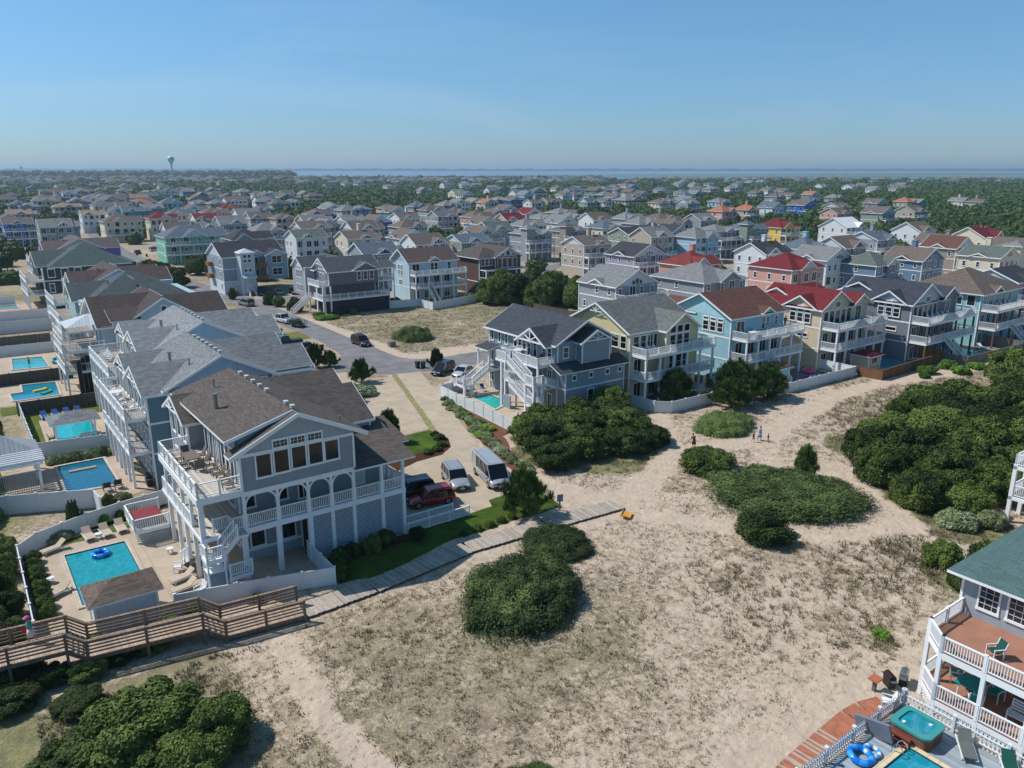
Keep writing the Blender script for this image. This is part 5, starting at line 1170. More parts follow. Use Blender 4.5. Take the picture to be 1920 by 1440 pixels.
# water of the sound, its marsh islands and the mainland
def water_body():
    mb = MB()
    def W(x, y, z): a, b = ab(x, y); return (a, b, z)
    edge = [(-4200, 3300), (-1200, 3000), (-300, 2500), (200, 2350), (450, 2000), (1100, 1880), (2300, 1780), (5200, 3000)]
    r = random.Random(3); pts = []
    for p, q in zip(edge[:-1], edge[1:]):
        for i in range(14): t = i/14; pts.append((p[0]+(q[0]-p[0])*t+r.uniform(-40, 40), p[1]+(q[1]-p[1])*t+r.uniform(-50, 50)))
    pts.append(edge[-1]); mb.face([W(x, y, .35) for x, y in pts]+[W(11500, 11000, .35), W(-11500, 11000, .35)])
    t = NT('sound_water'); n = t.noise(t.coord('Object'), .01, 4); t.col(t.ramp(n, [(.3, srgb('#567080')), (.7, srgb('#6c8593'))])); t.set(.28, spec=.4)
    struct('sound_water', mb, t.m)
    mb = MB()
    def isl(cx, cy, rx, ry, z=.7, n=40, s=1):
        r = random.Random(s); mb.face([W(cx+rx*math.cos(2*math.pi*i/n)*r.uniform(.75, 1.1), cy+ry*math.sin(2*math.pi*i/n)*r.uniform(.7, 1.15), z) for i in range(n)])
    isl(1150, 2950, 900, 230, s=1); isl(2300, 2500, 1000, 260, .74, s=2); isl(1900, 3900, 1500, 380, .78, s=3); isl(600, 3700, 800, 110, .82, s=4); isl(2100, 2080, 700, 130, .86, s=5); isl(1000, 2230, 420, 50, .9, s=6); isl(3300, 5000, 1800, 420, .94, s=7)
    struct('marsh', mb, m_plain('marsh_grass', '#57663a', .95, 0.0, .25, .01, .1))
    mb = MB(); r = random.Random(9); N = 260; X0, X1 = -9500, 9500
    for k, (y, hmin, hmax) in enumerate(((9300, 10, 22), (9600, 18, 34))):
        prev = None
        for i in range(N+1):
            x = X0+(X1-X0)*i/N; h = r.uniform(hmin, hmax); cur = (x, y+120*math.sin(i*.13+k), h)
            if prev: mb.face([W(prev[0], prev[1], 0), W(cur[0], cur[1], 0), W(cur[0], cur[1], cur[2]), W(prev[0], prev[1], prev[2])]); mb.face([W(prev[0], prev[1], prev[2]), W(cur[0], cur[1], cur[2]), W(cur[0], cur[1]+300, cur[2]), W(prev[0], prev[1]+300, prev[2])])
            prev = cur
    struct('mainland', mb, m_plain('mainland_woods', '#2c3a24', .95, 0.0, .3, .02, .1))
    mb = MB(); mb.face([(338, 215, .1), (356, 212, .1), (366, 235, .1), (352, 246, .1), (337, 238, .1)]); struct('pond', mb, m_plain('pond_water', '#3d5661', .12, 0.0, .1, .1))
water_body()
# ---------------------------------------------------------------- foliage
def quads_mesh(name, C, N, S, asp=1.0, mat=None, extra=None, roll=None, taper=.55):
    """Many small leaf faces: centres C, normals N, half sizes S."""
    n = len(C); N = N/np.maximum(np.linalg.norm(N, axis=1, keepdims=True), 1e-6)
    r = rng.normal(size=(n, 3)) if roll is None else roll
    U = np.cross(N, r); U /= np.maximum(np.linalg.norm(U, axis=1, keepdims=True), 1e-6); Vv = np.cross(N, U)
    s = S[:, None]; Lg = s*asp
    P = np.stack([C-U*s*taper-Vv*Lg, C+U*s*taper-Vv*Lg*.6, C+U*s*.7+Vv*Lg*.5, C-U*s*.3+Vv*Lg], 1).reshape(-1, 3)
    F = np.arange(4*n).reshape(n, 4)
    if extra is not None:
        eV, eF = extra; F = [tuple(f) for f in F]+[tuple(int(q)+4*n for q in f) for f in eF]; P = np.vstack([P, eV])
        me = bpy.data.meshes.new(name); me.from_pydata(P.tolist(), [], F)
    else:
        me = bpy.data.meshes.new(name); me.vertices.add(4*n); me.vertices.foreach_set('co', P.astype(np.float32).ravel()); me.loops.add(4*n); me.loops.foreach_set('vertex_index', F.astype(np.int32).ravel())
        me.polygons.add(n); me.polygons.foreach_set('loop_start', (np.arange(n)*4).astype(np.int32)); me.update(calc_edges=True)
    if mat: me.materials.append(mat)
    return me
def lumps(L, k=.84, nu=9, nv=6):
    V, F = [], []
    for (cx, cy, cz, rx, ry, rz) in L:
        i0 = len(V)
        for j in range(nv+1):
            ph = -.5*math.pi*.7+(math.pi*.5+.5*math.pi*.7)*j/nv
            for i in range(nu):
                t = 2*math.pi*i/nu; w = k*rnd.uniform(.93, 1.04); V.append((cx+rx*w*math.cos(ph)*math.cos(t), cy+ry*w*math.cos(ph)*math.sin(t), max(.01, cz+rz*w*math.sin(ph))))
        for j in range(nv):
            for i in range(nu): F.append((i0+j*nu+i, i0+j*nu+(i+1) % nu, i0+(j+1)*nu+(i+1) % nu, i0+(j+1)*nu+i))
    return np.array(V), F
def cloud(L, n, smin, smax, asp=1.0, up=0.0, mess=.62, lo=.84, hi=1.06, name='crown', mat=None, core=.84, blade=False):
    L = np.array(L); w = (L[:, 3]*L[:, 4]+L[:, 3]*L[:, 5])**1.0; w /= w.sum(); m = int(n*1.9)
    k = rng.choice(len(L), m, p=w); d = rng.normal(size=(m, 3)); d /= np.linalg.norm(d, axis=1, keepdims=True); d[:, 2] = np.where(d[:, 2] < -.45, -d[:, 2], d[:, 2])
    rr = rng.uniform(lo, hi, (m, 1)); Pt = L[k, :3]+d*L[k, 3:6]*rr; keep = Pt[:, 2] > .01
    for q in range(len(L)):
        e = ((Pt-L[q, :3])/(L[q, 3:6]*.86)); keep &= ~(((e**2).sum(1) < 1) & (k != q))
    Pt, d = Pt[keep][:n], d[keep][:n]; m = len(Pt)
    if blade:    # blades stand outward: the long axis follows the growth direction
        g = d+np.array([0, 0, up]); N = np.cross(g, rng.normal(size=(m, 3))); g = g/np.linalg.norm(g, axis=1, keepdims=True)
        return quads_mesh(name, Pt, N, rng.uniform(smin, smax, m), asp, mat, lumps(L, core) if core else None, roll=g)
    N = d+rng.normal(size=(m, 3))*mess+np.array([0, 0, up])
    return quads_mesh(name, Pt, N, rng.uniform(smin, smax, m), asp, mat, lumps(L, core) if core else None)
LEAF = m_leaf('leaf_wax_myrtle', '#223010', '#3b4c1a', '#627434', .7)
LEAF2 = m_leaf('leaf_creeping_shrub', '#303d1f', '#4d5e31', '#73864a', .9)
LEAF3 = m_leaf('leaf_pine', '#243414', '#3c5222', '#647a3a', .8)
LEAF4 = m_leaf('leaf_olive', '#4b5634', '#737f55', '#a5ad8c', 1.2)
LEAF5 = m_leaf('leaf_bright', '#2f4a14', '#4d7420', '#7b9c3a', 1.0)
LEAFW = m_leaf('leaf_woodland', '#1a2910', '#2c3f1b', '#465a28', .05)
BARK = m_plain('bark', '#4a4038', .9, 0.0, .25, 3.0, .1)
def trunk_mb(h=.5, r=.06, limbs=5, spread=.5, seed=1):
    q = random.Random(seed); mb = MB(); mb.tube((0, 0, -.02), (q.uniform(-.05, .05), q.uniform(-.05, .05), h*.5), r, r*.7, 7)
    for i in range(limbs):
        t = 2*math.pi*i/limbs+q.uniform(-.4, .4); s = spread*q.uniform(.5, 1); mb.tube((0, 0, h*.35), (s*math.cos(t), s*math.sin(t), h*q.uniform(.8, 1.25)), r*.6, r*.2, 5)
    return mb
def plant_proto(name, crown, trunk):
    t = bpy.data.objects.new(name, None); link(t); c = bpy.data.objects.new('crown', crown); link(c); c.parent = t
    k = bpy.data.objects.new('trunk', trunk.mesh('trunk', [BARK])); link(k); k.parent = t
    return t
def lobes_round(n, seed, flat=.75, spread=.6):
    q = random.Random(seed); L = [(0, 0, flat*.38, .55, .55, flat*.42)]
    for i in range(18): t = q.uniform(0, 6.28); s = .72*math.sqrt(q.random()); r = q.uniform(.13, .24); L.append((s*math.cos(t), s*math.sin(t), flat*(.32+.6*math.sqrt(max(0, 1-s*s*1.5))*q.uniform(.8, 1.15)), r, r, r*.85))
    for i in range(n):
        t = 2*math.pi*i/n+q.uniform(-.3, .3); s = spread*q.uniform(.7, 1.15); r = q.uniform(.26, .42); L.append((s*math.cos(t), s*math.sin(t), flat*q.uniform(.22, .62), r, r, r*q.uniform(.7, 1.0)))
    for i in range(n//2): t = q.uniform(0, 6.28); s = q.uniform(.05, .35); r = q.uniform(.22, .34); L.append((s*math.cos(t), s*math.sin(t), flat*q.uniform(.68, .9), r, r, r*.8))
    return L
PROTO = {}
def protos():
    for i in range(3): PROTO['thick%d' % i] = (cloud(lobes_round(11+i, 20+i, 1.0), 11000, .016, .036, 1.3, .25, name='crown', mat=LEAF, lo=.80, hi=1.16), trunk_mb(.5, .05, 6, .5, i))
    for i in range(2): PROTO['round%d' % i] = (cloud(lobes_round(9, 40+i, .8), 6500, .02, .04, 1.3, .3, name='crown', mat=LEAF, lo=.8, hi=1.16), trunk_mb(.35, .05, 5, .4, i))
    for i in range(2): PROTO['bright%d' % i] = (cloud(lobes_round(9, 50+i, .8), 3000, .035, .06, 1.2, .3, name='crown', mat=LEAF5), trunk_mb(.35, .05, 5, .4, i))
    for i in range(2): PROTO['olive%d' % i] = (cloud(lobes_round(9, 60+i, .7), 3600, .03, .055, 1.3, .3, name='crown', mat=LEAF4), trunk_mb(.35, .05, 5, .4, i))
    # low spreading mats of creeping shrub
    for i in range(2):
        q = random.Random(80+i); L = [(0, 0, .0, .82, .78, .27)]
        for j in range(16): t = 2*math.pi*j/16+q.uniform(-.2, .2); s = q.uniform(.6, .84); r = q.uniform(.14, .24); L.append((s*math.cos(t), s*math.sin(t)*.95, .05, r, r, .15))
        for j in range(46): t = q.uniform(0, 6.28); s = .74*math.sqrt(q.random()); r = q.uniform(.08, .17); L.append((s*math.cos(t), s*math.sin(t), .25*math.sqrt(max(.05, 1-s*s*1.2)), r, r, r*q.uniform(.5, .85)))
        PROTO['mat%d' % i] = (cloud(L, 30000, .007, .013, 1.9, .55, mess=.55, name='crown', mat=LEAF2, lo=.84, hi=1.30, core=.86), trunk_mb(.12, .03, 6, .5, i))
    # pines: tiers of upswept needle tufts
    for i in range(3):
        q = random.Random(100+i); L = []; tr = MB(); tr.tube((0, 0, -.02), (.02, .01, 1.0), .035, .012, 7)
        n = 40
        for j in range(n):
            z = .06+.86*(j/n); R = (1.0 if i < 2 else .9)*(1-z*.8)*q.uniform(.55, 1.15); t = j*2.4+q.uniform(-.3, .3); x, y = R*math.cos(t), R*math.sin(t); zz_ = z+R*.28
            L.append((x, y, zz_, .10, .10, .13)); L.append((x*.62, y*.62, z+R*.15, .10, .10, .09)); L.append((x*.82, y*.82, z+R*.22, .07, .07, .08)); tr.tube((0, 0, z*.92), (x, y, zz_), .012, .004, 4)
        L.append((0, 0, 1.02, .07, .07, .13))
        PROTO['pine%d' % i] = (cloud(L, 17000, .009, .016, 3.8, 1.1, name='crown', mat=LEAF3, blade=True, lo=.2, hi=1.45, core=None), tr)
    for k in list(PROTO): PROTO[k] = plant_proto({'thi': 'thicket_tree', 'rou': 'shrub', 'bri': 'shrub', 'oli': 'shrub', 'mat': 'creeping_shrub', 'pin': 'pine_tree'}[k[:3]], *PROTO[k])
protos()
PUSED = set()
def plant(kind, a, b, r, h=None, label=None, cat=None, group=None, z=None, rot=None, ry=None):
    """Place a plant; the first of a kind is the prototype itself, later ones are copies."""
    src = PROTO[kind]; base = {'m': .36, 'p': 1.1}.get(kind[0], 1.0)
    zz_ = float(gz(a, b)) if z is None else z; rot = rnd.uniform(0, 6.28) if rot is None else rot; hs = (h/base if h else r)
    if kind in PUSED: o = dup(src, a, b, zz_-.03, rot)
    else: PUSED.add(kind); o = src; x, y = xy(a, b); o.location = (x, y, zz_-.03); o.rotation_euler = (0, 0, TH+rot)
    o.scale = (r, ry or r, hs); o['label'] = label or 'dark green shrub'; o['category'] = cat or ('tree' if kind[:2] in ('pi', 'th') else 'shrub')
    if group: o['group'] = group
    elif 'group' in o: del o['group']
    return o
# creeping mats and shrubs on the dune
plant('mat0', 29.9, 40.0, 6.1, 2.0, 'big dark low creeping shrub spread on the sand below the boardwalk', ry=4.5, rot=.6)
plant('mat1', 37.0, 44.8, 3.3, 1.4, 'smaller creeping shrub touching the boardwalk edge, above the big dark one', rot=1.0)
plant('mat0', 60.3, 39.6, 7.9, 1.8, 'largest low creeping shrub in the middle of the open sand', ry=6.0, rot=-.85)
plant('round0', 52.0, 35.9, 2.7, 2.4, 'rounded dark bush at the lower edge of the largest creeping shrub')
plant('round1', 60.9, 49.4, 3.9, 2.0, 'wide dark bush between the sand path and the largest creeping shrub', ry=3.2, rot=.5)
plant('mat1', 73.0, 57.0, 4.6, 1.6, 'bright creeping shrub beside the path below the cyan house', ry=3.6, rot=.3)
plant('pine2', 65.9, 41.2, 1.6, 3.6, 'small lone pine rising from the right rim of the largest creeping shrub', cat='tree')
plant('pine1', 88.9, 44.6, 2.4, 3.4, 'dark pine standing apart above the right thicket', cat='tree')
plant('bright0', 46.6, 22.4, .7, .6, 'small bright green bush alone on the dry grass')
G1 = 'trees of the thicket in front of the stair house'
for i, (a, b, r, h) in enumerate([(51.3, 66.8, 3.3, 4.2), (50.0, 62.8, 3.6, 4.4), (53.2, 60.6, 3.6, 4.0), (56.2, 64.0, 3.8, 4.8), (54.0, 68.2, 3.0, 4.4), (58.8, 67.2, 3.4, 4.4), (60.0, 61.5, 4.0, 4.6), (62.8, 65.2, 3.4, 4.2), (65.4, 69.0, 3.0, 4.6), (57.4, 58.4, 3.4, 3.4), (48.2, 58.9, 2.8, 3.2), (61.5, 58.2, 2.8, 2.6)]):
    plant('thick%d' % (i % 3), a, b, r*1.0, h*.70, 'dense dark tree in the thicket before the zigzag stair house', group=G1)
G2 = 'trees of the right thicket'
for i, (a, b, r, h) in enumerate([(75.5, 40.2, 3.2, 4.2), (79.8, 41.6, 3.4, 4.0), (84.5, 42.0, 3.4, 3.6), (72.0, 36.5, 3.4, 4.2), (77.2, 36.0, 4.2, 5.0), (82.6, 37.4, 4.2, 4.8), (88.6, 39.4, 4.2, 4.4), (94.5, 41.0, 4.2, 4.2), (100.5, 42.6, 4.4, 4.6), (69.4, 31.4, 3.2, 3.8), (74.0, 31.4, 4.0, 4.6), (79.6, 32.0, 4.4, 4.8), (86.0, 33.6, 4.6, 5.2), (92.5, 35.4, 4.6, 4.6), (99.5, 37.0, 5.0, 5.2), (107.0, 38.5, 4.4, 4.4), (114.0, 40.6, 4.4, 4.6), (121.0, 44.5, 5.0, 6.0), (76.5, 28.6, 3.6, 3.8), (71.3, 28.2, 2.6, 3.0), (82.5, 28.4, 3.6, 4.0), (90.5, 30.0, 4.5, 5.0), (128.5, 43.2, 5.5, 6.0), (108.0, 34.0, 5.2, 5.2), (99.5, 31.2, 5, 5.6)]):
    plant('thick%d' % (i % 3), a, b, r*.95, h*.84, 'dense dark tree of the large thicket along the right edge', group=G2)
for i, (a, b, r, h) in enumerate([(67.4, 27.4, 1.8, 1.8), (70.2, 25.8, 1.6, 1.6)]): plant('olive%d' % (i % 2), a, b, r, h, 'pale silvery leaved shrub beside the green roofed corner house', group='silvery shrubs by the corner house')
for i, (a, b, r, h) in enumerate([(59.3, 24.6, 1.7, 2.2), (60.8, 22.0, 1.8, 2.6), (57.3, 22.2, 1.2, 1.4)]): plant('round%d' % (i % 2), a, b, r, h, 'green shrub growing against the left wall of the corner house', group='shrubs against the corner house')
plant('thick0', 96.2, 44.8, 4.2, 3.4, 'olive topped low tree on the upper rim of the right thicket')
# pines by the yards
plant('pine0', 38.7, 51.4, 2.6, 4.4, 'bushy round pine beside the boardwalk and the parked vans')
for (a, b, r, h, l) in ((75.6, 67.6, 3.0, 4.6, 'conical pine inside the white corner fence below the yellow house'), (83.2, 63.2, 4.2, 5.6, 'tallest pine in front of the bright cyan house fence'), (79.8, 61.6, 3.6, 4.0, 'left pine of the group in front of the cyan house'), (87.6, 61.6, 3.8, 4.6, 'right pine of the group in front of the cyan house fence')): plant('pine%d' % (int(r*10) % 3), a, b, r, h, l, 'tree')
for (a, b, r, h, l) in ((37.9, 75.9, 2.0, 3.8, 'young pine at the edge of the green lawn island'), (46.6, 101.4, 2.2, 3.4, 'dark pine at the road end of the concrete driveway'), (44.6, 113.6, 1.9, 3.8, 'spiky dark juniper beside the yellow lidded bin'), (46.6, 112.6, 1.9, 2.6, 'rounded pine right of the spiky juniper by the bin'), (59.4, 101.8, 1.6, 3.2, 'spiky juniper beside the green bins by the side street')): plant('pine%d' % (int(h*10) % 3), a, b, r, h, l, 'tree')
plant('olive0', 44.0, 95.0, 1.8, 1.7, 'rounded olive shrub in the red mulch beside the driveway'); plant('olive1', 43.4, 98.2, 1.5, 1.3, 'brownish clipped shrub above the olive one beside the driveway'); plant('round0', 41.6, 92.5, 1.3, 1.6, 'dark shrub between brown roof edge and the driveway shrubs')
for i, (a, b, r) in enumerate([(42.9, 73.2, .8), (42.0, 71.2, .7), (40.8, 70.3, .7), (39.5, 70.0, .65), (43.2, 74.8, .6)]): plant('round%d' % (i % 2), a, b, r, r, 'small green bush in the mulch rim of the lawn island', group='bushes of the lawn island rim')
for i in range(26):
    t = i/25; a, b = 51.3-6.7*t+rnd.uniform(-.4, .4), 86.3-27*t+rnd.uniform(-.4, .4); plant('olive%d' % (i % 2), a+.3, b, rnd.uniform(.7, 1.1), rnd.uniform(.6, .9), 'low silvery green hedge shrub in the row beside the driveway', group='hedge row beside the driveway')
for i, (a, b, r) in enumerate([(49.5, 76, 1.5), (49.2, 73.2, 1.4), (50.0, 79.2, 1.2), (47.7, 71.5, 1.3), (50.6, 82.0, 1.0)]): plant('bright%d' % (i % 2), a, b, r, .6, 'low spreading green plant between hedge row and white fence', group='ground plants by the white fence')
for i, (a, b, r, h) in enumerate([(21.6, 52.6, .9, 1.6), (22.9, 53.3, .8, 1.3), (24.6, 53.2, 1.0, 1.5), (26.1, 53.7, .9, 1.3), (21.0, 51.2, .7, 1.4), (28.6, 52.9, .8, 1.2), (20.6, 50.4, .5, .9)]): plant('round%d' % (i % 2), a, b, r, h, 'leafy shrub against the slatted wall of the nearest house', group='shrubs along the slatted wall')
for i, (a, b, r) in enumerate([(33.6, 51.3, .5), (34.9, 51.3, .55), (36.2, 51.4, .5), (37.4, 51.5, .45), (32.2, 51.2, .45)]): plant('round%d' % (i % 2), a, b, r, .6, 'small bush in the row along the boardwalk lawn', group='small bushes along the boardwalk')
# pool yard of the nearest house
for i in range(8): plant('round%d' % (i % 2), 2.05, 57.6+i*1.35, .75, 1.1, 'dense hedge shrub inside the left pool fence', group='hedge inside the left pool fence')
plant('olive0', 4.3, 70.6, 1.3, 1.1, 'grassy olive clump in the pool yard corner'); plant('pine1', 5.7, 71.9, .9, 2.6, 'small dark juniper behind the pool loungers', 'tree')
for i, a in enumerate((7.9, 9.2, 10.3)): plant('bright%d' % (i % 2), a, 71.7, .5, 1.0, 'young leafy plant against the white pool fence', group='young plants along the pool fence')
for i in range(7): plant('olive%d' % (i % 2), 6.2+i*.95, 90.5-i*.02, .85, 1.2, 'bushy hedge plant along the fence behind the darker pool', group='hedge behind the darker pool')
plant('olive1', 10.2, 76.2, 1.0, .9, 'grass clump between the darker pool and the white fence'); plant('round0', 8.9, 76.0, .7, 1.1, 'dark bush beside the grass clump behind the white fence')
# left edge and bottom left
for i, (a, b, r, h) in enumerate([(-.2, 55.5, 1.3, 1.5), (-.4, 59, 1.5, 1.8), (-.6, 62.5, 1.5, 1.7), (-.3, 66, 1.5, 1.8), (.2, 69.8, 1.5, 1.5), (-1.5, 74, 1.8, 1.8), (-.4, 78, 1.4, 1.2)]): plant('thick%d' % (i % 3), a, b, r, h, 'dark shrub outside the left pool fence', 'shrub', 'shrubs outside the left pool fence')
G3 = 'thicket trees along the left edge'
for i, (a, b, r, h) in enumerate([(-2.0, 88, 3, 3.4), (-3.0, 96, 3.6, 4), (-1.8, 104, 3.4, 4), (-3.5, 112, 3.6, 4.0), (-2.4, 63, 2.6, 3.0), (-2.8, 57.5, 2.6, 2.8), (-4.0, 70, 3.0, 3.4), (-2, 78, 2.6, 2.4), (.4, 97.5, 2.2, 3.0), (.8, 103, 2.0, 2.8), (-6, 83, 3.6, 4), (-4.5, 120, 3.6, 4)]): plant('thick%d' % (i % 3), a, b, r, h, 'dark green tree crowding the left edge beside the pool yards', group=G3)
for i, (a, b, r, h, l) in enumerate([(5.0, 40.2, 3.6, 2.7, 'largest bright green bush in the bottom left corner'), (7.8, 38.0, 2.4, 2.2, 'lower right bush of the bottom left clump'), (1.6, 40.2, 2.6, 1.6, 'dark bush at the very bottom left edge'), (2.4, 45.8, 1.7, .8, 'low bush between the walkway and the bottom left clump'), (-.8, 48.0, 1.8, 1.0, 'low leafy bush under the left end of the walkway'), (5.5, 36.0, 2.6, 2.2, 'bush cut off by the bottom edge, left')]): plant('thick%d' % (i % 3), a, b, r, h, l, 'shrub')
plant('mat1', 19.6, 25.4, 2.0, .7, 'creeping shrub cut off by the bottom edge')
for i, (a, b) in enumerate([(1.5, 50.0), (3.2, 49.2), (5.2, 50.0), (7.0, 49.9), (4.2, 51.9), (.0, 51.6), (8.4, 51.3), (-1.6, 51.6)]): plant('thick%d' % (i % 3), a, b-.6, 1.3, .9, 'low dark bush in the shade under the raised walkway', 'shrub', group='bushes under the walkway')
plant('bright1', 10.2, 52.0, .5, .9, 'vine tuft climbing the walkway rail near the bend'); plant('bright0', 14.5, 51.0, .5, .8, 'green vine on the white fence behind the walkway')
# lot, street and further yards
plant('mat0', 67.4, 123.5, 3.8, 2.2, 'low green shrub in the middle of the empty lot', rot=1.2)
G4 = 'tall green trees beside the dark brown house'
for i, (a, b, r, h) in enumerate([(101, 146, 4.4, 6), (106, 149.5, 4.4, 6.4), (104, 141, 4.6, 6.2), (109.5, 144, 4.8, 6.6), (110.5, 137.5, 4.6, 6.4), (115, 140.5, 4.4, 6.2), (117, 134, 4.6, 6), (113, 131, 4.0, 5.6), (106, 136, 4.0, 5.4), (121, 131, 4, 5.6)]): plant('thick%d' % (i % 3), a, b, r, h, 'tall green tree in the grove by the dark brown house', group=G4)
for i, (a, b, r, h, l) in enumerate([(58.9, 175.5, 1.6, 2.6, 'leafy street tree at the road bend before the tower house'), (59.8, 171.4, 1.6, 2.6, 'second leafy street tree, nearer the grey posts house'), (60.6, 163.5, 1.8, 2.8, 'dark round tree beside the driveway of the house on posts'), (54.5, 187.8, 1.0, 2.6, 'little conifer on the far kerb left of the road bend'), (62, 154.2, 1.6, 1.1, 'low hedge shrub beside the empty lot corner'), (65.8, 153.6, 1.3, 1.1, 'shrub before the dark slatted ground floor'), (69.3, 153.4, 1.1, 1.2, 'second shrub before the dark slatted ground floor'), (81.5, 157.5, 1.7, 2.0, 'shrub left of the light blue lot house'), (99, 152.5, 2.2, 1.7, 'grey green bush outside the white fence corner of the lot')]): plant(('thick0', 'round1', 'thick2')[i % 3], a, b, r, h, l, 'tree' if h > 2 else 'shrub')
plant('bright1', 62.5, 151.8, 3.0, .8, 'strip of tall grass plants between the road and the house on posts')
G5 = 'trees beyond the road bend'
for i, (a, b, r, h) in enumerate([(48.5, 216, 4, 5), (53, 222, 0.1, .1), (47, 224, 4.2, 5), (46, 232, 4.4, 5.4), (62, 225, 4.4, 5), (66, 218, 4.0, 4.6), (71, 222, 4, 4.6), (60, 240, 4.2, 4.8), (66, 246, 4.2, 5), (84, 198, 4.4, 5), (88, 203, 4.2, 4.6), (80, 206, 4.2, 5)]):
    if r > 1: plant('thick%d' % (i % 3), a, b, r, h, 'green tree among the houses beyond the road bend', group=G5)
for i, (a, b, r, h) in enumerate([(122, 52.5, 1.6, 1.5), (118.5, 55.6, 1.6, 1.4), (124, 55.2, 1.5, 1.6), (127.5, 52.6, 1.6, 1.1), (115.5, 54.6, 1.0, .8)]): plant('bright%d' % (i % 2), a, b, r, h, 'bright green bush at the foot of the wooden pool fences', group='bushes at the wooden fences')
# ---------------------------------------------------------------- dune grass (uncountable)
def dune_grass():
    n = 180000; a = rng.uniform(-3, 128, n); b = rng.uniform(12, 66, n); x, y = a*CT-b*ST, a*ST+b*CT
    v = veg_field(a, b); fine = fbm(a, b, 1.6, 5, 3); ok = (np.abs(x/np.maximum(y, 1)) < .72) & (y > 30) & (rng.uniform(0, 1, n) < np.clip(v*1.0-.05, 0, 1)*sstep(fine, .34, .6))
    ok &= ~((b > 46.2) & (a < 46)) | (b > 1e9); ok &= ~((a > 30) & (b < 20.5) & (a < 62)) 
    a, b, v = a[ok], b[ok], v[ok]
    la, lb = rng.uniform(60.5, 101, 16000), rng.uniform(112.5, 154, 16000); lf = fbm(la, lb, .5, 61, 3) > .44; a, b, v = np.concatenate([a, la[lf]]), np.concatenate([b, lb[lf]]), np.concatenate([v, np.full(lf.sum(), .7)])
    dist = np.hypot(a*CT-b*ST, a*ST+b*CT); keep = rng.uniform(0, 1, len(a)) < np.clip(90/dist, .25, 1); a, b, v = a[keep], b[keep], v[keep]
    k = 5; A = np.repeat(a, k); Bq = np.repeat(b, k); V_ = np.repeat(v, k); m = len(A)
    A = A+rng.normal(0, .09, m); Bq = Bq+rng.normal(0, .09, m); h = rng.uniform(.07, .2, m)*(.55+V_*.9)
    patches = [(46, 24, 5), (53, 27.5, 6.5), (44, 33, 3.5), (60, 28, 4), (100, 50, 9), (112, 49, 8), (88, 49, 7), (9, 47.2, 3.5), (40, 27, 2)]
    for (ca, cb, r) in patches: h *= 1+.9*np.exp(-((A-ca)**2+(Bq-cb)**2)/(r*r))
    z = gz(A, Bq); lean = rng.normal(0, .55, (m, 2))*h[:, None]; w = rng.uniform(.012, .03, m)*(1+h); t = rng.uniform(0, 6.28, m)
    P = np.stack([np.stack([A-w*np.cos(t), Bq-w*np.sin(t), z-.01], 1), np.stack([A+w*np.cos(t), Bq+w*np.sin(t), z-.01], 1), np.stack([A+lean[:, 0], Bq+lean[:, 1], z+h], 1)], 1).reshape(-1, 3)
    me = bpy.data.meshes.new('dune_grass'); me.vertices.add(3*m); me.vertices.foreach_set('co', P.astype(np.float32).ravel()); me.loops.add(3*m); me.loops.foreach_set('vertex_index', np.arange(3*m, dtype=np.int32)); me.polygons.add(m); me.polygons.foreach_set('loop_start', (np.arange(m)*3).astype(np.int32)); me.update(calc_edges=True)
    me.materials.append(m_leaf('dry_grass', '#655b49', '#8c8167', '#b3a789', .35, .9)); o = bpy.data.objects.new('dune_grass', me); link(o); o.rotation_euler = (0, 0, TH); props(o, 'sparse dry beach grass growing in tufts over the sand', 'grass', None, 'stuff')
dune_grass()
